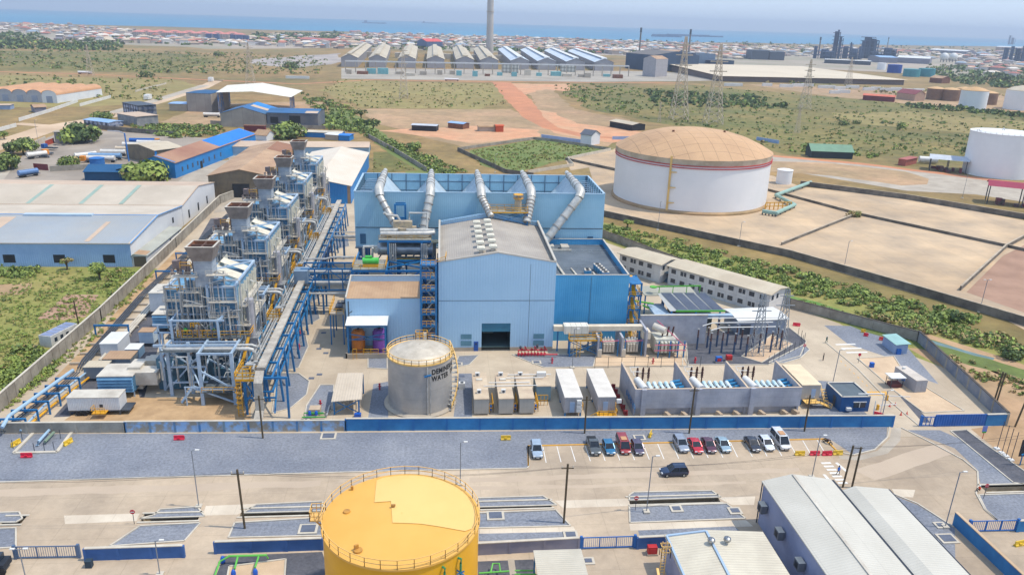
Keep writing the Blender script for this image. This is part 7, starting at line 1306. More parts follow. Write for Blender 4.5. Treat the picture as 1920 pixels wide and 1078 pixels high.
person('person in a dark jacket standing by the inner lamp post', G(1543, 676), 2.4, M('jacket_black', (34, 38, 44)), M('trousers_dark', (50, 46, 50)), None, walk=False)
o = thing('motorcycle', 'dark motorcycle parked at the right end of the empty bays', 'motorcycle', G(1551, 831), -1.0); b = MB()
for x in (-.65, .65): q = MB(); q.T = Matrix.Translation((x, 0, .32)) @ Matrix.Rotation(PI / 2, 4, 'X'); q.lathe(0, 0, [(.2, -.05), (.32, -.05), (.32, .05), (.2, .05)], 14, caps=False); q.build('wheel', tyre, o)
b.beam((-.6, 0, .4), (.1, 0, .5), .2, .25); b.beam((.1, 0, .5), (.5, 0, .95), .12); b.beam((.65, 0, .32), (.45, 0, 1), .07); b.build('frame', blk, o); MB().beam((-.6, 0, .8), (.05, 0, .78), .25, .12).build('seat', M('seat_black', (40, 36, 36)), o); MB().beam((.0, 0, .8), (.4, 0, .86), .26, .22).build('fuel_tank', M('tank_brown', (110, 70, 60)), o); MB().beam((.42, -.35, 1.05), (.42, .35, 1.05), .05).build('handlebar', galv, o)
for lb, px, py, c_ in (('blue open topped bin on the pale slab', 1634, 688, (24, 96, 190)), ('blue bin in the yard next to the wall shelter', 1676, 652, (70, 130, 210)), ('dark covered pump in a pale frame by the left gate', 168, 1062, (40, 60, 76))):
    o = thing('waste_bin', lb, 'bin', G(px, py)); m = M('bin_%d' % c_[0], c_); MB().cbox(0, 0, 0, .8, .7, 1).build('body', m, o); MB().cbox(0, 0, 1, .86, .76, .08).build('lid', m, o)
# dark machine at the lower left corner
o = thing('parked_tractor', 'dark machine half out of frame at the lower left edge', 'vehicle', G(8, 1068)); MB().box(-1.6, -1, .6, .6, 1, 1.5).build('body', M('dark_navy', (36, 44, 56)), o); MB().box(-1.2, -.8, 1.5, -.1, .8, 2.3).build('cab', glass, o)
for x in (-1.1, .3): q = MB(); q.T = Matrix.Translation((x, -1, .5)) @ Matrix.Rotation(PI / 2, 4, 'X'); q.lathe(0, 0, [(.5, -.15), (.5, .15)], 12); q.build('wheel', tyre, o)
# ---------------------------------------------------------------- tanker trucks
def tanker(lb, px, py, rz, ct, cc, L_=9, cabon=True):
    o = thing('tanker_truck', lb, 'tanker truck', G(px, py), rz); b = MB(); b.tube([(0, 0, 2.1), (L_, 0, 2.1)], 1.15, 14); b.build('tank_barrel', M('tanker_%d_%d' % ct[:2], ct, None, .5, .4), o, True)
    MB().box(0, -1.05, .8, L_ + (2 if cabon else .6), 1.05, 1.05).build('chassis', darkst, o); MB().box(1, -.4, 3.2, L_ - 1, .4, 3.3).build('walkway', galv, o)
    if cabon: MB().box(L_ + .5, -1.15, .9, L_ + 2.5, 1.15, 3.1).build('cab', M('cab_%d_%d' % cc[:2], cc), o); MB().box(L_ + 2.5, -1, 2, L_ + 2.54, 1, 2.8).build('windscreen', glass, o)
    for x in ([1, 2.2, L_ - 1] + ([L_ + 1.6] if cabon else [])): q = MB(); q.T = Matrix.Translation((x, 0, .5)) @ Matrix.Rotation(PI / 2, 4, 'X'); q.lathe(0, 0, [(.5, -1.15), (.5, 1.15)], 12); q.build('wheel', tyre, o)
Wt, Bl, Or = (226, 222, 214), (30, 90, 160), (228, 142, 36)
for a in (('tanker with a white barrel alone near the big bush', 52, 299, .9, Wt, Or, 9, False), ('tanker with a white barrel slanting in the middle of the yard', 141, 300, .8, Wt, Or, 10, False), ('white tanker farthest back in the row behind the blue post', 258, 274, 0, Wt, Or, 12, False), ('bright blue tanker in the row of parked tankers', 244, 270, 0, (24, 96, 180), Or, 13, True), ('white tanker just in front of the bright blue one', 231, 278, 0, Wt, Bl, 12, True), ('tan and white tanker with a blue cab', 218, 286, 0, (214, 196, 170), Bl, 13, False), ('white tanker with an orange cab in the front rows', 190, 292, 0, Wt, Or, 12, False), ('pale blue tanker beside the tall blue post', 168, 299, 0, (130, 168, 206), Or, 15, False), ('white tanker nearest the low blue roof', 163, 304, 0, Wt, Or, 13, False),
          ('blue tanker with a blue cab by the warehouse', 36, 334, .95, (96, 132, 180), (30, 100, 170), 8, False), ('white tank trailer outside the concrete shed', 382, 220, 0, (232, 226, 216), Wt, 11, False), ('white tanker driving along the far red road', 147, 139, 0, (236, 236, 236), Wt, 12, True), ('white tanker parked before the far smelter yard', 834, 152, 0, (236, 236, 236), Wt, 16, False)): tanker(*a)
o = thing('truck_cab', 'orange truck cab standing by the lone white barrel', 'truck', G(86, 292), .9); MB().box(-1.2, -1.2, .8, 1.2, 1.2, 3.1).build('cab', M('cab_228_142', Or), o); MB().box(1.2, -1, .6, 3.4, 1, 1.2).build('chassis', darkst, o)
o = thing('truck_cab', 'orange truck cab in front of the tanker rows', 'truck', G(157, 305), 0); MB().box(-1.2, -1.2, .8, 1.2, 1.2, 3.1).build('cab', M('cab_228_142', Or), o); MB().box(1.2, -1, .6, 3.4, 1, 1.2).build('chassis', darkst, o)
o = thing('flatbed_truck', 'dark blue flatbed truck behind the orange cab', 'truck', G(88, 281), -.3); MB().box(0, -1.2, 1, 6, 1.2, 1.4).build('flatbed', M('dark_navy', (36, 44, 56)), o); MB().box(-2.2, -1.2, .8, -.2, 1.2, 2.9).build('cab', M('cab_30_90', Bl), o)
for lb, px, py, rz in (('dark car parked under the big yard tree', 158, 268, .1), ('grey car in front of the lone orange cab', 84, 296, .2)): car(lb, G(px, py), rz, (60, 66, 76), 'sedan', group=None).name = 'yard_car'
o = upole('tall bright blue steel post in the tanker yard', 242, 303, 13.5, (-.4, 0), False, M('post_blue', (60, 120, 190)), .35); b = MB(); b.tube([(-.4, 0, 13.5), (-3, 0, 14.4), (-8, 0, 14.6)], .25, 6); b.build('jib', M('grey_jib', (170, 174, 184)), o)
# ---------------------------------------------------------------- big tanks
o = thing('storage_tank', 'huge white storage tank with a tan panelled dome', 'storage tank', (105.5, 319, 0)); R_, H_ = 32, 21.3
tw = M('tank_white', (238, 238, 238), (226, 228, 230), .03, .5, grime=.2, seam=[(2, 2.6, .05, .05)]); td = M('tan_dome_panels', (206, 168, 128), (190, 154, 118), .05, .8, grime=.35, seam=[(0, 5.4, .22, .35), (1, 5.4, .22, .35)])
MB().lathe(0, 0, [(R_, 1.2), (R_, H_ - 2.2)], 90, caps=False).build('shell', tw, o, True); MB().lathe(0, 0, [(R_ + .05, H_ - 2.2), (R_ + .3, H_ - .1), (R_ + .35, H_)], 90, caps=False).build('top_band', M('cream_band', (206, 196, 176), (180, 168, 146), .2, .8, grime=.5), o, True)
MB().lathe(0, 0, [(R_ + .35, H_), (28, H_ + 2.4), (22, H_ + 5), (15, H_ + 6.9), (8, H_ + 7.9), (.1, H_ + 8.3)], 90, caps=False).build('domed_roof', td, o)
b = MB(); b.lathe(0, 0, [(R_ + .4, H_ - 2.5), (R_ + .4, H_ - 2.2)], 90); b.mark(); b.lathe(0, 0, [(R_ + .35, H_ - 3.4), (R_ + .35, H_ - 3.1)], 90); b.mark(); b.build('red_ring_pipe', red, o); MB().lathe(0, 0, [(R_ + .9, 0), (R_ + .9, .6), (R_, 1.25)], 90).build('base_ring', dirt, o)
b = MB(); a = math.radians(-122); x, y = (R_ + .4) * math.cos(a), (R_ + .4) * math.sin(a); b.beam((x, y, 1), (x, y, H_ + 1), .8, .3)
for z in (4, 10, 16): b.box(x, y - 1, z, x + 2.4, y + .2, z + .3)
b.build('ladder', M('ladder_cream_yellow', (226, 190, 120)), o); b = MB(); [b.lathe(12 * math.cos(t), 12 * math.sin(t), [(.5, H_ + 6.4), (.5, H_ + 8)], 8) and b.mark() for t in (3.6, 5.9)]; b.build('dome_vent', rust, o); b = MB(); a = math.radians(-35); b.rail([(31 * math.cos(a), 31 * math.sin(a) - 4, 0), (37, -20, 0)], 3, r=.3); b.build('yellow_steps', yel, o)
def wtank(lb, cx, cy, r, h, dome, m=tw, dm_=None, n=40):
    o = thing('storage_tank', lb, 'storage tank', (cx, cy, 0)); MB().lathe(0, 0, [(r, 0), (r, h)], n, caps=False).build('shell', m, o, True); MB().lathe(0, 0, [(r + .15, h - .3), (r + .15, h), (r * .6, h + dome * .6), (.1, h + dome)], n, caps=False).build('roof', dm_ or m, o, True); return o
o = wtank('tall plain white tank at the right edge of the picture', 293, 384, 16, 22.2, .5); b = MB(); b.tube([(-14, 0, 22), (-14.6, 0, 23.4), (-15.8, 0, 23)], .3, 6); b.mark(); b.tube([(2, 3, 22.2), (1, 3, 23.8), (0, 3, 22.2)], .3, 6); b.mark(); b.build('vent_pipe', white, o); b = MB(); b.rail([(16.1 * math.cos(t / 6), 16.1 * math.sin(t / 6), 22) for t in range(18, 38)], 1, r=.1, step=4); b.build('guard_rail', white, o)
tdf = M('ochre_dome', (206, 168, 120), (190, 152, 106), .1, .8); wtank('white tank with an ochre dome beside the brown tanks', 526, 744, 12.3, 17.5, 3.4, dm_=tdf); wtank('white tank with a cream dome cut by the right edge', 577, 744, 15, 18.6, 5, dm_=creamr)
bt_ = M('brown_tank', (134, 106, 84), (116, 90, 72), .2, .8); 
for k, (px, py) in enumerate(((1752, 187), (1780, 189), (1805, 187), (1850, 196))): p = G(px, py); wtank('brown rusty tank beyond the white domed one, %s from the left' % ORD[k], p.x, p.y, 9, 12, 2, bt_, tdf, 20)
for lb, px, py, r, h, c_ in (('small white tank by the bund behind the big white tank', 1469, 344, 3.6, 6.6, tw), ('bright royal blue tank past the long cream roof', 1676, 137, 12, 14, M('tank_blue', (20, 70, 160))), ('teal tank past the cream roof, left of two', 1708, 144, 13, 12, M('tank_teal', (70, 146, 156))), ('teal tank past the cream roof, right of two', 1736, 144, 13, 13, MC['tank_teal']), ('small white tank left of the royal blue tank', 1652, 131, 8, 12, tw), ('blue water tank behind the dark blue house', 183, 309, 3.2, 3.2, M('tank_azure', (40, 110, 180)))): p = G(px, py); wtank(lb, p.x, p.y, r, h, .6, c_, None, 20)
# pipe to the big tank
o = thing('tank_pipeline', 'pale teal pipeline on stands beside the big white tank', 'pipeline', G(1440, 402)); A = G(1440, 402); pp_ = [G(1430, 396, 1.4) - A, G(1455, 400, 1.4) - A, G(1490, 384, 1.4) - A, G(1455, 366, 1.4) - A, G(1520, 342, 1.6) - A]; MB().tube(pp_, .8, 8).build('pipe', M('teal_pipe', (150, 182, 172)), o, True); b = MB(); [b.beam((p.x, p.y, 0), p, .4) and b.mark() for a_, c_ in zip(pp_, pp_[1:]) for p in (a_.lerp(c_, t / 4) for t in range(4))]; b.build('stand', darkst, o); MB().tube([pp_[3] + Vector((2, 2, 0)), pp_[4] + Vector((1, 2, 0))], .25, 6).build('red_pipe', red, o)
# ---------------------------------------------------------------- left factory buildings
wh = M('white_sheet_wall', (226, 228, 230), (212, 216, 222), .08, .6, rib=(0, .6, .3), grime=.12); bsh = M('pale_blue_sheet_wall', (150, 184, 222), (134, 170, 212), .1, .6, rib=(0, .6, .3), grime=.15); bgr = M('blue_grey_old_roof', (150, 164, 178), (170, 170, 166), .05, .7, amt=1, rib=(0, .7, .3), grime=.3); pk = M('pinkish_tan_roof', (204, 180, 156), None, .1, .7, rib=(0, .7, .3), grime=.2); sk = M('green_grey_skylight', (150, 172, 160)); bblu = M('bright_blue_sheet', (24, 134, 206), (30, 120, 190), .1, .5, rib=(0, .6, .3), grime=.15)
A_ = shed('warehouse', 'long white warehouse with a blue grey front roof slope, nearest of the pair', (-167, 220), (-88.2, 220), 46.4, 6.8, 9.2, (wh, M('cream_old_roof', (206, 194, 176), (188, 176, 158), .05, .7, rib=(0, .7, .3), grime=.3)), 'x', over=.3, openings=[('f', u, u + 3.2, 1.2, 3.6, blk, 'vent_opening') for u in (44, 57.5, 71)] + [('r', 36, 37.4, 3.6, 5.4, glass, 'window')], panels=[(-.2, 78.4, -.2, 22.6, bgr)] + [(x, x + 4.4, 1, 21, pk) for x in (34, )] + [(66, 67.4, 1, 17, pk)])
MB().box(.0, -.05, 0, 78.8, -.02, 6.7).build('front_cladding', bsh, A_); MB().box(40, 21.6, 9.2, 60, 23.4, 9.9).build('ridge_vent', M('ridge_vent_pale', (180, 200, 216)), A_); b = MB(); b.beam((-.3, 23.2, 9.5), (79, 23.2, 9.5), .5, .15); b.beam((79.1, -.3, 7), (79.1, 23.2, 9.5), .3, .2); b.beam((79.1, 23.2, 9.5), (79.1, 46.2, 7.1), .3, .2); b.build('blue_trim', M('sky_blue_trim', (110, 160, 210)), A_)
shed('warehouse', 'long white warehouse with a cream front slope, farther of the pair', (-167, 266.7), (-88.2, 266.7), 39.6, 6.9, 9.7, (wh, pk), 'x', over=.3, openings=[('r', u, u + 1.4, 1.2, 4, blk, 'window') for u in (6, 17, 28)], panels=[(-.2, 78.8, 0, 19.4, M('cream_old_roof', (0, 0, 0)))] + [(x, x + 1.4, .5, 19, sk) for x in (28, 45, 58)])
shed('lean_to_store', 'low grey roofed store built against the white warehouse', (-88.1, 220.3), (-84.2, 220.3), 31, 3.2, 3.6, (wh, M('old_grey_roof', (176, 178, 168), None, .2, .8, grime=.3)), 'y', roofpos=.1, openings=[('f', .3, 3.7, .1, 3, M('brown_shutter', (104, 92, 76)), 'shutter'), ('r', 20, 21, 1.4, 2.6, darkst, 'window'), ('r', 28, 29, 1.4, 2.6, darkst, 'window')], panels=[(.5, 3.8, 0, 4, tanr)])
shed('blue_factory', 'long bright blue factory shed with patched tan and blue roof', (-132, 350.5), (-116.1, 348), 92, 6.8, 9.4, (bblu, M('rusty_tan_roof', (188, 150, 122), (150, 104, 84), .04, .8, amt=.9, rib=(0, .7, .3), grime=.35)), 'y', over=.5, roofpos=.45, openings=[('r', u, u + 1.2, 2, 4, darkst, 'window') for u in (6, 11, 16, 21, 27, 33, 39, 46)] + [('r', 24, 26.4, 0, 3.4, blk, 'door')], panels=[(7.3, 16.2, 46, 92, M('vivid_blue_roof', (10, 122, 214), None, .1, .5, rib=(0, .7, .3))), (0, 7, 0, 14, bblu), (7.3, 16.2, 0, 1, bblu)])
shed('rusty_shed', 'big brown walled shed with a tan gabled roof and a dark doorway', (-91.6, 311), (-67, 311), 73, 8.6, 11.2, (M('brown_mottled_sheet', (142, 126, 100), (104, 96, 84), .25, .85, amt=1, rib=(0, .6, .4), grime=.4), tanr), 'y', openings=[('f', 9, 15.6, 0, 5.6, blk, 'doorway')], panels=[(12.6, 24.6, 50, 73, M('rust_patch', (150, 108, 84), None, .2, .9))])
shed('white_roofed_factory', 'factory with a pale white gabled roof and a bright blue front', (-62, 302), (-35.3, 302), 79, 7, 9.6, (bblu, M('chalky_white_roof', (220, 212, 198), (206, 190, 168), .05, .7, amt=.9, rib=(0, .7, .3), seam=[(1, 7, .1, .1)])), 'y', roofpos=.52, openings=[('f', 25.3, 26.5, 0, 7, M('rusty_post', (150, 130, 110)), 'end_post')])
shed('long_low_shed', 'long low pale tan roof running behind the rusty sheds', (-112, 408), (-38, 412), 16, 4.6, 6, (M('pale_blue_sheet', (150, 180, 200)), pk), 'x', roofpos=.6)
shed('blue_house', 'dark blue shed with a hipped blue roof beside the large tree', G(160, 341), G(280, 342), 13, 4.2, 6.2, (M('navy_teal_sheet', (14, 76, 116)), M('navy_roof', (16, 84, 130), None, .2, .6, rib=(0, .7, .3))), 'x', panels=[(10, 16, 5, 8, M('blue_dormer', (40, 110, 160)))])
shed('grey_shed', 'cream roofed grey shed with blue corners left of the blue factory', G(293, 309), G(345, 302), 26, 6.6, 8, (M('brown_mottled_sheet', (0, 0, 0)), creamr), 'x', openings=[('f', -.05, 1, 0, 6.5, bblu, 'corner_panel')])
for i, a in enumerate((('small white cottage with a tan hipped roof', 478, 263, 500, 265, 8, 3.2, 5.6, wh, tanr), ('maroon container block behind the small white cottage', 458, 247, 497, 248, 3, 3.6, 3.7, M('maroon_sheet', (0, 0, 0)), rust), ('low blue shed behind the white roofed factory', 635, 264, 655, 265, 8, 3, 3.4, bblu, M('vivid_blue_roof', (0, 0, 0))), ('pale flat roofed shed beside the low blue shed', 610, 262, 634, 264, 8, 3, 3.3, conc, white), ('long pale roofed lean-to near the cottage', 565, 257, 640, 260, 8, 3, 3.6, bblu, M('cream_grey_roof', (0, 0, 0))),
    ('two storey concrete frame building by the dirt road', 222, 231, 258, 238, 14, 6, 6.1, M('raw_concrete', (150, 150, 150), (120, 124, 130), .3, .9), pk), ('unfinished white frame house behind the dirt road', 232, 213, 262, 220, 12, 7.5, 7.6, M('frame_white_blue', (200, 206, 218), (60, 90, 140), .4, .8, seam=[(0, 4, 2, .6), (2, 3.4, 1.4, .5)]), darkst), ('tall grey concrete factory block', 352, 209, 398, 211, 28, 13, 13.4, M('raw_block_wall', (170, 162, 152), (150, 142, 134), .1, .9, seam=[(0, 7, .2, .3)]), M('navy_roof', (0, 0, 0))), ('low pale blue roofed lean-to beside the concrete factory', 318, 208, 351, 209, 14, 5, 5.4, conc, bsh), ('low brown roofed house behind the white wall', 66, 212, 88, 211, 12, 3.6, 5, M('violet_grey_wall', (130, 128, 140)), tanr), ('blue container shed at the left edge by the arches', -10, 206, 20, 206, 8, 3, 3.2, M('shelter_pale_blue', (0, 0, 0)), pk),
    ('small blue shack with a pale roof behind the yard wall', 158, 234, 205, 240, 10, 3, 3.6, M('frame_white_blue', (0, 0, 0)), bsh), ('tan roofed gatehouse beside the big yard tree', 165, 258, 182, 250, 6, 3.4, 4.2, conc, creamr), ('two storey grey gatehouse left of the big tree', 104, 269, 118, 269, 6, 6, 6.1, M('raw_concrete', (0, 0, 0)), conc), ('white walled house with a blue roof on the red dirt', 1088, 270, 1108, 273, 9, 6, 8.4, wh, M('slate_roof', (90, 96, 106))), ('long shed with a pale tan roof beside the dirt clearing', 1143, 238, 1185, 246, 12, 4, 5, blk, creamr), ('dark low shed in the clearing behind the condenser', 772, 245, 818, 247, 8, 3.4, 3.8, blk, M('light_grey_sheet', (190, 196, 204))), ('brown shack with a blue roof in the clearing', 840, 240, 868, 243, 8, 3.4, 4, rust, bsh), ('orange roofed shack in the clearing', 930, 248, 944, 248, 5, 4, 4.4, M('orange_sheet', (200, 90, 50)), M('orange_sheet', (0, 0, 0))), ('grey block heap of shacks in the clearing', 898, 247, 928, 247, 6, 3, 3.5, conc, dirt),
    ('green roofed shelter with turquoise ends beside the ring road', 1520, 296, 1598, 299, 11, 4, 7.2, M('shelter_dark', (40, 56, 60)), M('sage_green_roof', (112, 150, 124), None, .2, .7)), ('red container on the pad by the right white tank', 1697, 312, 1718, 307, 4, 3.4, 3.5, M('container_rust_red', (170, 96, 86)), M('container_rust_red', (0, 0, 0))), ('long red roofed shed near the far tanker park', 1617, 188, 1676, 192, 12, 5, 6.4, M('maroon_sheet', (0, 0, 0)), M('terracotta_roof', (206, 110, 86))), ('maroon roofed station left of the brown tanks', 1680, 186, 1714, 190, 16, 7, 11, M('tan_wall', (180, 150, 130)), M('maroon_roof', (134, 70, 76))),
    ('long grey hall with a white roof near the refinery', 1680, 118, 1742, 121, 60, 12, 16, M('violet_grey_wall', (0, 0, 0)), white), ('dull blue grey hall next to the white roofed one', 1648, 118, 1682, 119, 60, 12, 15, M('violet_grey_wall', (0, 0, 0)), bsh), ('long flat white roof in front of the refinery', 1545, 119, 1632, 123, 40, 8, 8.5, darkst, white), ('very long pale shed roof under the twin spheres', 1740, 100, 1810, 104, 50, 12, 16, M('violet_grey_wall', (0, 0, 0)), white), ('white roofed hall on the far right skyline', 1866, 94, 1912, 96, 80, 14, 18, tanr, white), ('white roofed store below the far right skyline', 1838, 112, 1866, 113, 40, 12, 14, M('violet_grey_wall', (0, 0, 0)), white), ('blue grey block on the right above the long cream roof', 1408, 112, 1440, 113, 50, 20, 21, M('slate_roof', (0, 0, 0)), darkst), ('second blue grey block above the long cream roof', 1442, 113, 1470, 114, 50, 18, 19, M('slate_roof', (0, 0, 0)), darkst), ('pale brown roofed shed by the teal tanks', 1742, 155, 1765, 157, 20, 7, 10, rust, tanr),
    ('dark steelworks hall with a tan roof stripe', 1172, 128, 1224, 134, 90, 24, 30, M('slate_blue_sheet', (56, 78, 104), (44, 64, 88), .05, .8), M('steelworks_roof', (110, 104, 100))), ('second dark steelworks hall behind the grey silo', 1225, 130, 1262, 132, 90, 26, 30, M('slate_blue_sheet', (0, 0, 0)), tanr), ('dark blue steelworks block in the middle', 1255, 130, 1290, 132, 60, 26, 27, M('slate_blue_sheet', (0, 0, 0)), M('slate_roof', (0, 0, 0))), ('blue grey steelworks block on the right', 1284, 130, 1302, 132, 40, 26, 27, M('slate_mid', (104, 124, 148)), M('slate_roof', (0, 0, 0))), ('low dark steelworks block at the right end', 1302, 130, 1330, 133, 50, 16, 17, M('slate_blue_sheet', (0, 0, 0)), M('slate_roof', (0, 0, 0))), ('tall pale grey silo building before the steelworks', 1228, 145, 1250, 144, 22, 24, 28, M('silo_grey', (170, 166, 168)), tanr),
    ('blue block with a red roof in the far town', 800, 92, 830, 92, 40, 16, 22, M('dull_blue_block', (80, 96, 130)), M('red_roof', (214, 90, 84))), ('long red roofed block in the town on the left', 562, 80, 630, 83, 30, 8, 12, M('tan_wall', (0, 0, 0)), M('faded_red_roof', (186, 110, 100))), ('brown roofed long block at the far left centre', 640, 80, 668, 80, 30, 7, 9, conc, tanr), ('white office block in front of the smelter sheds', 941, 137, 972, 138, 16, 12, 12.4, M('office_block_wall', (206, 204, 192), (206, 204, 192), 1, .7, seam=[(0, 5, 2.4, .35), (2, 5, 2, .35)]), white), ('small white block in front of the smelter sheds', 1050, 135, 1078, 136, 14, 10, 10.3, MC['office_block_wall'], white))):
    lb, x0, y0, x1, y1, dp_, ev, rg_, m1, m2 = a; nm = 'shed' if 'shed' in lb or 'roof' in lb else 'building'; shed(nm, lb, G(x0, y0), G(x1, y1), dp_, ev, rg_, (m1, m2), 'x', over=.5 if ev < 9 else .1)
# white steel roof on columns and blue open sheds
q = G(412, 212); o = thing('open_steel_hall', 'large cream gabled roof on open steel columns', 'shed', G(430, 214), .12); b = MB(); b.face([(-8, 0, 15), (18, -6, 16.5), (18, 70, 16.5), (-8, 62, 15)]); b.face([(18, -6, 16.5), (44, -4, 12.5), (50, 50, 12.5), (18, 70, 16.5)]); b.build('roof', M('cream_hall_roof', (224, 220, 206)), o); b = MB()
for k in range(9): b.beam((-7, 2 + k * 7, 0), (-7, 2 + k * 7, 14.8), .7); b.mark(); b.beam((43, 0 + k * 5.6, 0), (43, 0 + k * 5.6, 12.3), .7); b.mark(); b.beam((-6.8, 2 + k * 7, 6), (-6.8, 5 + k * 7, 6), .5, 11); b.mark()
b.build('column', M('column_blue_mix', (60, 120, 180), (190, 170, 150), .3, .7), o)
shed('blue_roofed_works', 'grey walled works with a patched blue roof', G(415, 238), G(500, 240), 34, 8.5, 12.5, (M('raw_block_wall', (0, 0, 0)), M('patched_blue_roof', (30, 98, 160), (60, 100, 130), .06, .6, amt=1)), 'y', panels=[(15, 29, 20, 34, bblu), (16, 28, 12, 20, pk)], roofpos=.5)
shed('blue_roofed_works', 'darker open works with a green and blue patched roof', G(502, 240), G(597, 242), 26, 9.5, 11, (M('dim_blue_wall', (52, 78, 104), (130, 126, 124), .1, .9, amt=1), M('patched_blue_roof', (0, 0, 0))), 'x', openings=[('f', 14, 21, 0, 8, blk, 'doorway'), ('f', 2, 7, 3, 7, blk, 'doorway')], panels=[(14, 26, 4, 18, M('sage_green_roof', (0, 0, 0))), (24, 32, 0, 6, pk), (0, 10, 8, 24, bblu)])
# arched warehouses
for k in range(5):
    p = G(108 - 27.5 * k, 194 - 1.0 * k); q = G(80 - 27.5 * k, 193 - 1.0 * k); d = p - q; L_ = d.length; o = thing('arched_warehouse', 'tan barrel roofed warehouse, %s from its right end' % ORD[k], 'warehouse', q, math.atan2(d.y, d.x), 'row of arched warehouses'); D_ = 62
    b = MB(); b.face([(0, 0, 0), (L_, 0, 0), (L_, 0, 6)] + [(L_ / 2 + L_ / 2 * math.cos(t * PI / 8), 0, 6 + 3.4 * math.sin(t * PI / 8)) for t in range(1, 8)] + [(0, 0, 6)]); b.face([(L_, 0, 0), (L_, D_, 0), (L_, D_, 6), (L_, 0, 6)]); b.face([(0, D_, 0), (0, 0, 0), (0, 0, 6), (0, D_, 6)]); b.build('wall', wh if k == 0 else M('grey_white_wall', (176, 178, 186)), o)
    b = MB(); pr = [(L_ / 2 + (L_ / 2 + .2) * math.cos(t * PI / 8), 6 + 3.5 * math.sin(t * PI / 8)) for t in range(9)]
    for (x0, z0), (x1, z1) in zip(pr, pr[1:]): b.face([(x0, -.3, z0), (x0, D_, z0), (x1, D_, z1), (x1, -.3, z1)])
    b.build('barrel_roof', M('terracotta_tan', (200, 152, 112), (186, 140, 104), .1, .8), o); MB().box(L_ * .3, -.2, 0, L_ * .7, 0, 5).build('door', M('pale_door', (150, 160, 180)), o)
# canopies near the right tank
for lb, px, py, sx, sy, h, m_ in (('grey gabled canopy over red pipework beside the right white tank', 1742, 320, 17, 10, 6.5, M('light_grey_sheet', (190, 196, 204))), ('maroon roofed steel frame at the right edge', 1850, 382, 26, 9, 8, M('crimson_roof', (150, 46, 74)))):
    o = thing('open_canopy', lb, 'canopy', G(px, py), -.55); b = MB(); b.face([(-1, -1, h), (sx + 1, -1, h), (sx + 1, sy / 2, h + 1.8), (-1, sy / 2, h + 1.8)]); b.face([(-1, sy / 2, h + 1.8), (sx + 1, sy / 2, h + 1.8), (sx + 1, sy + 1, h), (-1, sy + 1, h)]); b.build('roof', m_, o); b = MB(); [b.beam((x, y, 0), (x, y, h), .4) and b.mark() for x in (0, sx / 2, sx) for y in (0, sy)]; b.build('column', darkst, o); b = MB(); [b.cbox(rnd.uniform(1, sx), rnd.uniform(0, sy), 0, rnd.uniform(1, 3), rnd.uniform(1, 3), rnd.uniform(.8, 3)) for i in range(9)]; b.build('equipment', M('red_brown_equipment', (130, 50, 60), (80, 70, 66), .3, .7), o)
p = G(1722, 306); o = thing('gas_tank', 'white horizontal gas tank behind the red container', 'tank', p); MB().tube([(0, 0, 2.2), (9, -3, 2.2)], 1.8, 12).build('vessel', white, o, True)
# ---------------------------------------------------------------- smelter sheds, chimney, masts, big cream roof
sl_ = [640, 692, 747, 801, 856, 901, 958, 1008, 1062, 1115]; bx = [678, 712, 762, 805, 850, 889, 934, 976, 1020, 1064]
for k, x in enumerate(sl_):
    A = G(x, 126 + k * .8); B = G(x + 31 + k * .4, 126.5 + k * .8); T_ = G(bx[k] + 10, 96 + k * 1.2); dp_ = (T_ - (A + B) / 2).length * .9; m2 = M('weathered_cream_roof', (196, 184, 160), (180, 168, 146), .02, .7) if k < 6 else M('bright_pale_roof', (206, 214, 222), (186, 200, 214), .02, .6)
    o = thing('smelter_shed', 'long parallel smelter shed, %s from the left' % ORD[k], 'industrial shed', A, math.atan2((B - A).y, (B - A).x), 'row of long smelter sheds'); L_ = (B - A).length; D_ = dp_; d = T_ - (A + B) / 2; sh = 0; an = math.atan2(d.y, d.x) - math.atan2((B - A).y, (B - A).x); sx_ = math.cos(an) / max(math.sin(an), .3) * D_
    W = MB(); f = lambda u, v, z: (u + sx_ * v / D_, v, z)
    W.face([f(0, 0, 0), f(L_, 0, 0), f(L_, 0, 13), f(L_ / 2, 0, 18), f(0, 0, 13)]); W.face([f(L_, 0, 0), f(L_, D_, 0), f(L_, D_, 13), f(L_, 0, 13)]); W.face([f(0, D_, 0), f(0, 0, 0), f(0, 0, 13), f(0, D_, 13)]); W.build('wall', M('smelter_wall', (160, 158, 160), (146, 144, 148), .03, .8), o)
    R = MB(); R.face([f(-1, -1, 12.8), f(L_ / 2, -1, 18.2), f(L_ / 2, D_, 18.2), f(-1, D_, 12.8)]); R.face([f(L_ / 2, -1, 18.2), f(L_ + 1, -1, 12.8), f(L_ + 1, D_, 12.8), f(L_ / 2, D_, 18.2)]); R.build('roof', m2, o); R = MB(); R.face([f(L_ * .35, 4, 18.9), f(L_ * .65, 4, 18.9), f(L_ * .65, D_ - 4, 18.9), f(L_ * .35, D_ - 4, 18.9)]); R.face([f(L_ * .35, 4, 16.5), f(L_ * .65, 4, 16.5), f(L_ * .65, 4, 18.9), f(L_ * .35, 4, 18.9)]); R.build('ridge_monitor', white if k > 5 else m2, o)
for k in range(7): p = G(700 + k * 62, 108 + k * 1.5); tag(MB().cbox(0, 0, 0, 40, 14, 9).build('link_building', M('pale_link', (200, 190, 172)), loc=p), 'pale flat link building between smelter sheds %s and %s' % (ORD[k], ORD[k + 1]), 'building', 'links between the sheds')
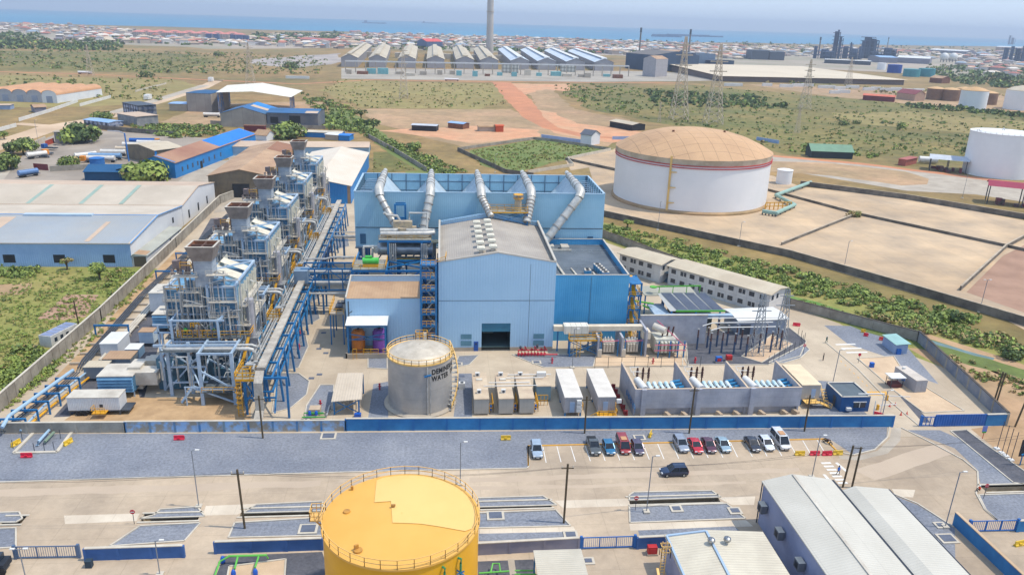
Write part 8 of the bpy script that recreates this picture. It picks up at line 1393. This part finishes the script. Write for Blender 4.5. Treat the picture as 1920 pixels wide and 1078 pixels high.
o = thing('smelter_pipe_gallery', 'long pale pipe gallery before the smelter sheds', 'gallery', G(648, 136)); v = G(1178, 144) - G(648, 136); b = MB(); b.beam((0, 0, 14), v + Vector((0, 0, 14)), 2, 1.6); b.build('gallery', M('gallery_white', (206, 206, 204)), o); b = MB(); [b.beam(v * (k / 30), v * (k / 30) + Vector((0, 0, 14)), 1.2) and b.mark() for k in range(31)]; b.build('column', conc, o)
for k in range(22): p = G(652 + k * 24 + rnd.uniform(-8, 8), 139 + k * .35 + rnd.uniform(-2, 2)); s_ = rnd.uniform(6, 14); tag(MB().cbox(0, 0, 0, s_, s_ * .7, rnd.uniform(3, 8)).build('substation_unit', rnd.choice([conc, M('aqua_unit', (120, 176, 180)), M('pale_link', (0, 0, 0)), rust]), loc=p), 'boxy unit in the yard before the smelter, %s from the left' % ORD[k], 'equipment', 'units in the smelter yard')
p = G(918, 101); o = thing('chimney', 'very tall pale concrete chimney rising past the top of the picture', 'chimney', p); MB().lathe(0, 0, [(8.2, 0), (7.2, 60), (6.2, 160)], 24).build('shaft', M('chimney_concrete', (190, 184, 176), (170, 166, 162), .02, .85), o, True); b = MB(); b.lathe(0, 0, [(8, 84), (8, 86)], 24); b.build('gallery_ring', conc, o)
for lb, px, py, h, c_ in (('thin dark topped mast behind the dark steelworks', 1198, 108, 62, darkst), ('thin dark topped mast right of the steelworks', 1290, 112, 62, darkst), ('thin dark stack left of the refinery towers', 1534, 106, 50, darkst), ('thin pale stack among the refinery units', 1663, 92, 46, darkst)):
    p = G(px, py); o = thing('mast', lb, 'mast', p); MB().lathe(0, 0, [(2.2, 0), (1.6, h)], 10).build('shaft', M('mast_grey', (120, 116, 112)), o); MB().lathe(0, 0, [(2.3, h * .84), (2.2, h)], 10).build('dark_top', c_, o)
A, B = G(1352, 153), G(1694, 160); o = thing('storage_shed', 'enormous flat cream roof covering a long low storage shed', 'shed', A, math.atan2((B - A).y, (B - A).x)); L_ = (B - A).length; b = MB(); b.box(0, 0, 0, L_, 230, 7); b.build('wall', M('shed_dim_wall', (120, 104, 98)), o); b = MB(); b.face([(-4, -4, 7.1), (L_ + 4, -4, 7.1), (L_ - 30, 236, 11), (-4, 236, 11)]); b.build('roof', M('huge_cream_roof', (210, 196, 172), (200, 186, 162), .01, .8, seam=[(0, 30, .8, .1)]), o)
# refinery
rb = M('refinery_blue_grey', (74, 92, 120), (58, 74, 100), .05, .8); rnd.seed(5)
for k, (px, py, h, w_) in enumerate([(1561, 110, 66, 9), (1565, 110, 70, 6), (1571, 111, 54, 7), (1583, 110, 30, 16), (1600, 112, 26, 20), (1545, 110, 22, 24), (1527, 110, 30, 10), (1615, 110, 44, 12), (1622, 110, 54, 22), (1632, 110, 50, 18), (1592, 110, 40, 5), (1610, 112, 32, 8), (1640, 112, 20, 16), (1662, 113, 30, 24), (1674, 113, 24, 12), (1552, 112, 18, 20), (1650, 112, 14, 16), (1638, 108, 46, 8), (1882, 118, 38, 14), (1893, 118, 42, 10), (1905, 118, 36, 16), (1916, 119, 44, 14), (1891, 84, 66, 14), (1897, 84, 50, 22)]):
    lb = 'blue grey refinery tower on the right skyline, %s in its cluster' % ORD[k]; p = G(px, py); o = thing('process_tower', lb, 'tower', p, group='refinery towers'); b = MB(); b.lathe(0, 0, [(w_ * .45, 0), (w_ * .42, h)], 8); b.build('column', rb, o)
    b = MB()
    for z in range(8, int(h), 9): b.cbox(0, 0, z, w_ * 1.25, w_ * 1.25, 1.4)
    for s_ in (-.6, .6): b.beam((w_ * s_, -w_ * .6, 0), (w_ * s_, -w_ * .6, h * .92), 1.2)
    b.build('platform_frame', rb, o)
for k, px in enumerate((1769, 1786)): p = G(px, 117); o = thing('gas_sphere', 'white spherical gas tank, %s of two' % ('left', 'right')[k], 'tank', p, group='spherical tanks'); b = MB(); r_ = 10; b.lathe(0, 0, [(max(.05, r_ * math.sin(t * PI / 10)), 13 - r_ * math.cos(t * PI / 10)) for t in range(11)], 18); b.build('sphere', white, o, True); b = MB(); [b.beam((8 * math.cos(t), 8 * math.sin(t), 0), (8 * math.cos(t), 8 * math.sin(t), 12), .8) and b.mark() for t in range(6)]; b.build('leg', darkst, o)
# pylons
def pylon(lb, px, py, h, w0, c_=None):
    o = thing('pylon', lb, 'pylon', G(px, py)); b = MB(); n = 11; m = M('pylon_steel', (204, 188, 166), None, .5, .7); ws = [w0 * (1 - (j / n)) ** 1.2 + w0 * .12 for j in range(n + 1)]
    for a_ in range(4):
        s1, s2 = ((-1, -1), (1, -1), (1, 1), (-1, 1))[a_], ((1, -1), (1, 1), (-1, 1), (-1, -1))[a_]
        for j in range(n): za, zb = h * j / n, h * (j + 1) / n; wa, wb = ws[j] / 2, ws[j + 1] / 2; t = h * .0042; b.beam((s1[0] * wa, s1[1] * wa, za), (s1[0] * wb, s1[1] * wb, zb), t * 1.5); b.beam((s1[0] * wa, s1[1] * wa, za), (s2[0] * wb, s2[1] * wb, zb), t); b.beam((s2[0] * wa, s2[1] * wa, za), (s1[0] * wb, s1[1] * wb, zb), t)
    b.build('lattice', m, o); b = MB(); [b.beam((-w0 * .6, 0, h * f_), (w0 * .6, 0, h * f_), h * .012) and b.mark() for f_ in (.66, .78, .9)]; b.build('crossarm', m, o)
for a in (('big lattice pylon behind the white tank, left of two', 1272, 224, 62, 11), ('big lattice pylon behind the white tank, right of two', 1336, 232, 58, 11), ('pale lattice pylon by the far cream roof', 1508, 205, 44, 8), ('thin lattice mast in the green field', 1236, 230, 16, 2), ('thin lattice mast right of the white tank dome', 1494, 250, 20, 3), ('pale lattice pylon behind the open steel sheds', 470, 158, 40, 8), ('lattice pylon at the centre of the far red road', 757, 185, 46, 7), ('distant lattice pylon at the left of the fields', 170, 142, 32, 6), ('distant lattice pylon left of the cream roof', 1590, 160, 36, 7)): pylon(*a)
# ---------------------------------------------------------------- town
HR = [M('house_roof_%d' % i, c_) for i, c_ in enumerate([(206, 190, 166), (186, 160, 136), (168, 150, 140), (196, 130, 104), (222, 214, 202), (136, 134, 140), (176, 110, 96), (150, 168, 184)])]; HW = [M('house_wall_%d' % i, c_) for i, c_ in enumerate([(206, 196, 182), (180, 166, 152), (216, 212, 206), (164, 154, 150)])]
HN = ['cream', 'tan', 'grey brown', 'terracotta', 'white', 'slate grey', 'dull red', 'pale blue']
def house(b, p, s_, h, rz, ri, wi):
    o = b.T; b.T = Matrix.Translation(p) @ Matrix.Rotation(rz, 4, 'Z'); a, d = s_ / 2, s_ * .36
    b.box(-a, -d, 0, a, d, h, wi); e = .8; r = h + s_ * .14
    P_ = [(-a - e, -d - e, h), (a + e, -d - e, h), (a + e, d + e, h), (-a - e, d + e, h)]; r0, r1 = (-a * .5, 0, r), (a * .5, 0, r)
    b.face([P_[0], P_[1], r1, r0], ri); b.face([P_[2], P_[3], r0, r1], ri); b.face([P_[1], P_[2], r1], ri); b.face([P_[3], P_[0], r0], ri); b.T = o
def inpoly(x, y, pg):
    c = False
    for i in range(len(pg)):
        (x0, y0), (x1, y1) = pg[i], pg[i - 1]
        if (y0 > y) != (y1 > y) and x < (x1 - x0) * (y - y0) / (y1 - y0) + x0: c = not c
    return c
def samp(pg, n, r=rnd):
    xs = [p[0] for p in pg]; ys = [p[1] for p in pg]; out = []
    while len(out) < n:
        x, y = r.uniform(min(xs), max(xs)), r.uniform(min(ys), max(ys))
        if inpoly(x, y, pg): out.append((x, y))
    return out
LMK = [(0, 'the picture edge'), (60, 'the far shore trees'), (130, 'the wooded plain edge'), (220, 'the left town trees'), (300, 'the first pink roofed flats'), (380, 'the middle pink roofed flats'), (450, 'the last pink roofed flats'), (520, 'the far open lot'), (590, 'the long red roofed block')] + [(655 + k * 52, 'the %s smelter shed' % ORD[k]) for k in range(10)] + [(1198, 'the first dark topped mast'), (1245, 'the grey silo'), (1290, 'the second dark topped mast'), (1350, 'the cream roof corner'), (1410, 'the blue grey blocks'), (1480, 'the first refinery stacks'), (1560, 'the refinery towers'), (1640, 'the refinery frame'), (1710, 'the white roofed hall'), (1777, 'the twin spheres'), (1850, 'the far store'), (1915, 'the right hand towers')]
TZ = [([(-20, 44), (130, 48), (250, 54), (270, 66), (240, 74), (140, 72), (40, 60), (-20, 56)], 260, 'left coast'), ([(120, 66), (300, 70), (470, 76), (640, 78), (640, 92), (500, 88), (270, 82), (110, 76)], 330, 'left town below the pink roofed flats'), ([(640, 62), (860, 68), (1100, 76), (1330, 84), (1400, 96), (1400, 112), (1180, 104), (1100, 100), (900, 92), (640, 88)], 1500, 'centre town'), ([(1330, 86), (1920, 98), (1960, 128), (1750, 112), (1400, 104)], 520, 'right hand town'), ([(1800, 120), (1960, 128), (1960, 150), (1820, 138)], 50, 'far right edge'), ([(640, 88), (700, 90), (800, 95), (800, 92), (640, 80)], 30, 'gap above the smelter sheds'), ([(500, 66), (640, 68), (640, 78), (500, 76)], 40, 'wooded shore left of centre')]
hs = []
for pg, n, zn in TZ:
    for x, y in samp(pg, n): hs.append((G(x, y), x, y, zn))
hs.sort(key=lambda t: t[0].length)
rest = MB(); mats_ = HR + HW
for i, (p, px, py, zn) in enumerate(hs):
    s_ = rnd.uniform(9, 22) * (1.4 if rnd.random() < .12 else 1); h = rnd.choice((3.5, 3.5, 4, 6.5, 9)); ri = rnd.choice((0, 0, 1, 1, 2, 3, 4, 4, 5, 6, 7)); wi = rnd.randrange(4); rz = rnd.choice((0, PI / 2)) + rnd.gauss(.3, .2)
    if i < 290:
        b = MB(); house(b, Vector((0, 0, 0)), s_, h, 0, 0, 1); q = b.build('town_house', [HR[ri], HW[wi]], loc=p, rz=rz)
        xk = min(range(len(LMK)), key=lambda j: abs(LMK[j][0] - px)); dk = ('front', 'second', 'third', 'fourth', 'fifth', 'middle', 'inner', 'rear', 'last')[i % 9]; tag(q, '%s %s house, %s roof, %s %s, %s row' % (('low', 'tall')[h > 6], ('cream walled', 'brown walled', 'white walled', 'grey walled')[wi], HN[ri], ('left of', 'right of')[px > LMK[xk][0]], LMK[xk][1], dk), 'house', 'houses of the coastal town')
    else: house(rest, p, s_, h, rz, ri, 8 + wi)
tag(rest.build('distant_town', mats_), 'dense mass of small pale and tan houses along the coast', 'town', kind='stuff')
fp = M('pink_hip_roof', (214, 136, 124)); fw2 = M('flat_cream_wall', (206, 190, 176), (180, 166, 158), .2, .8, seam=[(2, 3.2, 1.2, .35), (0, 6, 2.4, .25)])
for k in range(15): x = 262 + k * 13.4; p = G(x, 70 + k * .35 - (k % 2) * 3); b = MB(); house(b, Vector((0, 0, 0)), 26, 13, 0, 0, 1); q = b.build('apartment_block', [fp, fw2], loc=p, rz=-.2); tag(q, 'cream apartment block with a pink hipped roof, %s from the left' % ORD[k], 'apartment block', 'pink roofed apartment blocks')
for k, x in enumerate((393, 407, 438, 450, 462)): p = G(x, 75 + k); b = MB(); b.cbox(0, 0, 0, 13, 13, 15); q = b.build('apartment_block', M('dull_blue_block', (0, 0, 0)), loc=p); tag(q, 'unfinished bluish block before the pink roofed flats, %s from the left' % ORD[k], 'apartment block', 'unfinished blocks')
for k, (px, py) in enumerate(((1368, 162), (1380, 162), (1438, 162), (1474, 164), (1496, 163), (1513, 163), (1543, 166), (1556, 166), (1574, 168), (1598, 166), (1628, 170), (1644, 169), (1662, 171), (1680, 170), (1700, 172), (1722, 172), (1565, 176), (1582, 175))):
    L_ = rnd.uniform(12, 17); tag(MB().cbox(0, 0, 0, L_, 3, 3.6).build('parked_trailer', white, loc=G(px, py), rz=rnd.uniform(-.1, .1)), 'white trailer in the park below the cream roof, %s from the left' % ORD[k], 'trailer', 'white trailers')
tag(MB().cbox(0, 0, 0, 26, 2, 3).build('billboard', white, loc=G(558, 148)), 'long white billboard by the far track', 'billboard'); 
for lb, px, py in (('white lorry on the dirt road beyond the concrete factory', 396, 153), ('white van on the paved road', 278, 187)): tag(MB().cbox(0, 0, .5, 4, 7, 3.6).cbox(0, -4, .5, 3.6, 2, 2.6).build('lorry', white, loc=G(px, py)), lb, 'lorry')
for k, (px, py) in enumerate(((702, 44), (805, 44), (1290, 68), (1250, 69))):
    sz = (240, 200, 500, 190)[k]; b = MB(); b.prism([(-sz / 2, -12), (sz / 2 * .8, -12), (sz / 2, 0), (sz / 2 * .8, 12), (-sz / 2, 12)], -3, 6); b.cbox(-sz * .35, 0, 6, sz * .12, 18, 16) if k < 2 else b.cbox(0, 0, 6, sz * .6, 16, 4); tag(b.build('ship' if k < 2 else 'breakwater', M('far_hull', (90, 120, 150)), loc=G(px, py)), ['distant cargo ship on the sea left of the chimney', 'second distant ship just left of the chimney', 'long dark breakwater low on the sea at the right', 'thin line of rocks in the sea at the right'][k], 'ship' if k < 2 else 'breakwater')
# ---------------------------------------------------------------- vegetation
import numpy as np
nr = np.random.RandomState(11)
LM = [M('leaf_green', (122, 138, 70), (104, 122, 60), .4, .8), M('leaf_bright', (154, 168, 82), (136, 154, 72), .4, .8), M('leaf_dark', (88, 106, 58), (76, 94, 52), .4, .8), M('leaf_dry', (170, 150, 100), (152, 136, 88), .4, .8)]
def leafcloud(cen, rad, n, q, mix=(.5, .25, .2, .05), up=.35):
    """n leaf-clump faces round several off-centre lobes inside one crown"""
    k = max(3, int(rad[0] * 1.6) + 2); lobes = nr.normal(0, 1, (k, 3)); lobes /= np.linalg.norm(lobes, axis=1)[:, None]; lobes = lobes * nr.uniform(.3, .75, (k, 1)); lobes[:, 2] = abs(lobes[:, 2]) * .8 - .15
    pick = nr.randint(0, k, n); d = nr.normal(0, 1, (n, 3)); d /= np.linalg.norm(d, axis=1)[:, None]; p = lobes[pick] + d * nr.uniform(.28, .5, (n, 1)); nz_ = d + nr.normal(0, .45, (n, 3)) + np.array([0, 0, up]); nz_ /= np.linalg.norm(nz_, axis=1)[:, None]
    p = p * np.array(rad) + np.array(cen); p[:, 2] = np.maximum(p[:, 2], .05)
    a = np.cross(nz_, nr.normal(0, 1, (n, 3))); a /= np.linalg.norm(a, axis=1)[:, None]; b_ = np.cross(nz_, a); s_ = q * nr.uniform(.6, 1.3, (n, 1))
    V = np.stack([p - a * s_ - b_ * s_ * .6, p + a * s_ * .8 - b_ * s_ * .7, p + a * s_ + b_ * s_ * .7, p - a * s_ * .7 + b_ * s_ * .6], 1).reshape(-1, 3)
    lm = nr.choice(4, k, p=np.array(mix) / sum(mix)); mm = np.where(nr.rand(n) < .75, lm[pick], nr.choice(4, n, p=np.array(mix) / sum(mix))); return V, mm
def leafmesh(name, parts, mats=None):
    V = np.concatenate([a for a, _ in parts]); mm = np.concatenate([b for _, b in parts]); n = len(mm); me = bpy.data.meshes.new(name)
    me.vertices.add(n * 4); me.vertices.foreach_set('co', V.astype(np.float32).ravel()); me.loops.add(n * 4); me.loops.foreach_set('vertex_index', np.arange(n * 4, dtype=np.int32)); me.polygons.add(n); me.polygons.foreach_set('loop_start', np.arange(0, n * 4, 4, dtype=np.int32)); me.polygons.foreach_set('loop_total', np.full(n, 4, np.int32))
    for m_ in (mats or LM): me.materials.append(m_)
    me.polygons.foreach_set('material_index', mm.astype(np.int32)); me.update(calc_edges=True); o = bpy.data.objects.new(name, me); COL.objects.link(o); return o
def scatter(name, lb, regs):
    P_ = []
    for pg, n, s0, s1, K, mix in regs:
        for x, y in samp(pg, n):
            c = G(x, y); s_ = nr.uniform(s0, s1) * (1.5 if nr.rand() < .12 else 1); P_.append(leafcloud((c.x, c.y, s_ * .45), (s_ * nr.uniform(.7, 1.9), s_ * nr.uniform(.7, 1.5), s_ * nr.uniform(.35, .8)), K, s_ * (.45 if K < 20 else (.28 if K < 36 else .2)), mix))
    return tag(leafmesh(name, P_), lb, name.replace('_', ' '), kind='stuff')
GR, BR, DK, DY = (.5, .25, .2, .05), (.3, .55, .1, .05), (.3, .05, .6, .05), (.2, .15, .1, .55)
scatter('ditch_shrubs', 'thick shrubs filling the strip beside the green ditch', [([(1135, 420), (1480, 505), (1700, 565), (1830, 600), (1800, 625), (1700, 600), (1560, 566), (1480, 552), (1300, 500), (1140, 450)], 640, .5, 1.6, 64, (.45, .42, .08, .05)), ([(1600, 585), (1900, 640), (1930, 665), (1830, 650), (1700, 618)], 150, .8, 1.7, 44, (.3, .25, .1, .35)), ([(1740, 650), (1930, 715), (1925, 745), (1800, 700)], 50, .4, 1, 30, DY), ([(1500, 562), (1600, 590), (1720, 625), (1716, 630), (1600, 600), (1490, 570)], 120, .3, .6, 26, BR)])
scatter('field_brush', 'green brush and weeds covering the field left of the plant wall', [([(-20, 505), (255, 512), (290, 514), (180, 640), (60, 735), (-20, 790)], 1500, .2, .7, 40, (.42, .4, .03, .15)), ([(-10, 505), (75, 505), (75, 520), (-10, 522)], 60, .8, 1.4, 44, GR), ([(60, 640), (110, 690), (20, 760), (-20, 720)], 120, .6, 1.5, 44, BR), ([(200, 502), (262, 510), (200, 570)], 70, .5, 1, 40, BR)])
scatter('scrub_bushes', 'rough scrub scattered over the plain between plant and town', [([(640, 225), (700, 250), (790, 290), (870, 325), (820, 330), (700, 262), (630, 240)], 240, 1, 2.4, 40, GR), ([(880, 285), (1010, 264), (1140, 280), (1060, 298), (990, 322), (900, 310)], 600, .3, .8, 18, (.35, .3, .05, .3)), ([(560, 175), (650, 200), (700, 250), (620, 245)], 160, 1.2, 3, 26, GR), ([(700, 288), (780, 318), (700, 325)], 30, .3, .8, 16, DY),
    ([(240, 232), (420, 240), (430, 255), (330, 262), (250, 245)], 170, 1.2, 2.6, 30, GR), ([(1060, 165), (1300, 160), (1520, 180), (1930, 215), (1930, 300), (1700, 292), (1480, 285), (1220, 225), (1100, 205)], 1300, .5, 1.4, 13, (.45, .2, .15, .2)), ([(1200, 170), (1420, 180), (1480, 205), (1230, 200)], 260, 1.5, 3.4, 18, DK), ([(620, 150), (930, 158), (965, 200), (680, 205), (600, 180)], 420, .5, 1.4, 10, (.35, .15, .1, .4)), ([(1030, 160), (1200, 158), (1200, 215), (1080, 195)], 200, .8, 2, 12, GR),
    ([(-20, 85), (330, 98), (620, 105), (600, 140), (320, 138), (-20, 125)], 1100, .9, 2.6, 9, (.45, .1, .2, .25)), ([(-20, 138), (330, 150), (300, 190), (170, 185), (-20, 170)], 260, .6, 2, 12, (.35, .15, .15, .35)), ([(-20, 66), (60, 62), (100, 80), (240, 84), (220, 96), (-20, 92)], 420, 3, 6.5, 9, DK), ([(470, 66), (640, 62), (640, 76), (480, 84)], 420, 4, 8, 9, DK), ([(640, 70), (900, 88), (900, 98), (640, 90)], 240, 3.5, 7, 9, DK), ([(900, 92), (1250, 98), (1240, 104), (900, 97)], 220, 4, 7, 9, DK), ([(640, 62), (1920, 92), (1920, 112), (1300, 98), (640, 82)], 650, 3, 7, 9, DK), ([(1740, 122), (1930, 128), (1930, 168), (1800, 160), (1740, 135)], 420, 2.5, 6, 9, DK), ([(120, 62), (460, 72), (460, 90), (120, 76)], 200, 3, 6, 9, DK), ([(1480, 285), (1660, 300), (1640, 292), (1500, 272)], 50, 1, 2, 18, BR), ([(1700, 195), (1930, 215), (1930, 222), (1700, 202)], 160, 1.4, 3, 14, DK), ([(1440, 152), (1900, 180), (1800, 190), (1440, 160)], 80, 1.5, 3, 10, DY)])
def tree(lb, px, py, h, r, mix=GR, n=900, squash=.55, trunk=True):
    p = G(px, py); o = thing('tree' if trunk else 'bush', lb, 'tree' if trunk else 'bush', p); zc = h - r * squash * 1.0
    c = leafmesh('crown', [leafcloud((0, 0, max(zc, r * squash * .5)), (r * 1.25, r * 1.15, r * squash * 1.5), n, max(.2, r * .11), mix)]); c.parent = o
    b = MB(); k = 5 if trunk else 3
    if trunk: b.tube([(0, 0, 0), (.1, 0, zc * .6), (0, 0, zc)], .06 * h, 7)
    for i in range(k): a = i * 2 * PI / k; b.tube([(0, 0, zc * .5 if trunk else 0), (r * .45 * math.cos(a), r * .45 * math.sin(a), zc * .9 + .2)], .03 * h, 5)
    b.build('trunk', woodp, o); return o
for a in (('broad leafy tree overhanging the dark blue shed', 268, 338, 8, 9, BR, 1500), ('big dark tree at the gate of the tanker yard', 148, 268, 10, 9, DK, 1500), ('round dark bush tree left of the lone white tanker', 44, 290, 8, 6, DK, 1000), ('leafy tree at the left edge above the blue tanker', 10, 318, 7, 6.5, GR, 1000), ('low green bush on the yard wall', 126, 309, 4, 4.5, BR, 700), ('green tree by the shed in the tanker yard', 276, 298, 6.5, 5, GR, 700), ('big tree behind the farthest boiler stack', 540, 259, 9, 9, GR, 1300), ('round green tree in front of the pale blue warehouse wall', 187, 525, 4.6, 2.7, BR, 900), ('thin grey green sapling before the blue warehouse wall', 126, 506, 3.6, 1.5, DY, 300), ('dark thorn tree beside the green channel', 700, 246, 8, 4.5, DK, 500), ('second dark thorn tree farther down the channel', 677, 226, 8, 4, (.2, .1, .3, .4), 400), ('tree on the left field edge near the dirt road', 8, 262, 5, 3.6, GR, 400), ('leafy tree beside the frame building', 196, 226, 6, 6, GR, 700),
          ('bushy tree by the channel behind the condenser', 780, 282, 5, 4.5, GR, 600), ('tree on the ditch bank near the far condenser corner', 1176, 430, 4, 2, BR, 400), ('large shrub on the bank right of the ditch', 1776, 602, 3.2, 3.4, GR, 700), ('dark shrub low on the bank at the right edge', 1898, 668, 3, 3.6, DK, 700), ('lone round bush in the dry field at the right', 1690, 240, 4, 4.5, BR, 300, .7, False), ('small round bush in the field left of the lone one', 1607, 233, 3, 3.6, DK, 250, .7, False), ('twin dark bushes in the field beyond the green shelter', 1580, 235, 3.4, 4.6, DK, 250, .6, False), ('dark bush by the field edge near the right white tank', 1812, 285, 4, 4, DK, 300, .7, False), ('dark bush at the end of the far thicket', 275, 145, 6, 8, DK, 300), ('dark tree clump on the far plain below the town', 200, 86, 11, 14, DK, 320), ('second dark tree clump on the far plain', 166, 78, 10, 11, DK, 280), ('dark tree on the plain beside the lattice pylon', 410, 106, 8, 9, DK, 240), ('dark tree by the far stony lot', 545, 128, 9, 12, DK, 280), ('bush on the verge right of the green shelter', 1555, 290, 3, 3, BR, 250, .7, False), ('yellow flowering bush where the tank bay walls meet', 1602, 407, 2.6, 2.6, (.1, .2, .1, .6), 400, .7, False)): tree(*a)
# ---------------------------------------------------------------- haze: a closed box of even air round everything
bpy.ops.mesh.primitive_cube_add(size=1); hz_o = bpy.context.object; hz_o.name = 'haze'; hz_o.scale = (80200, 15400, 181); hz_o.location = (0, 6500, 85.5); hz_o['kind'] = 'stuff'; hz_o['label'] = 'thin pale blue haze over the plain and the sea'; hz_o['category'] = 'haze'
m = bpy.data.materials.new('hazy_air'); m.use_nodes = True; m.node_tree.nodes.clear(); vo = m.node_tree.nodes.new('ShaderNodeVolumePrincipled'); vo.inputs['Color'].default_value = (.72, .84, 1, 1); vo.inputs['Density'].default_value = .00012; vo.inputs['Anisotropy'].default_value = .2
mo = m.node_tree.nodes.new('ShaderNodeOutputMaterial'); m.node_tree.links.new(vo.outputs[0], mo.inputs['Volume']); hz_o.data.materials.append(m)
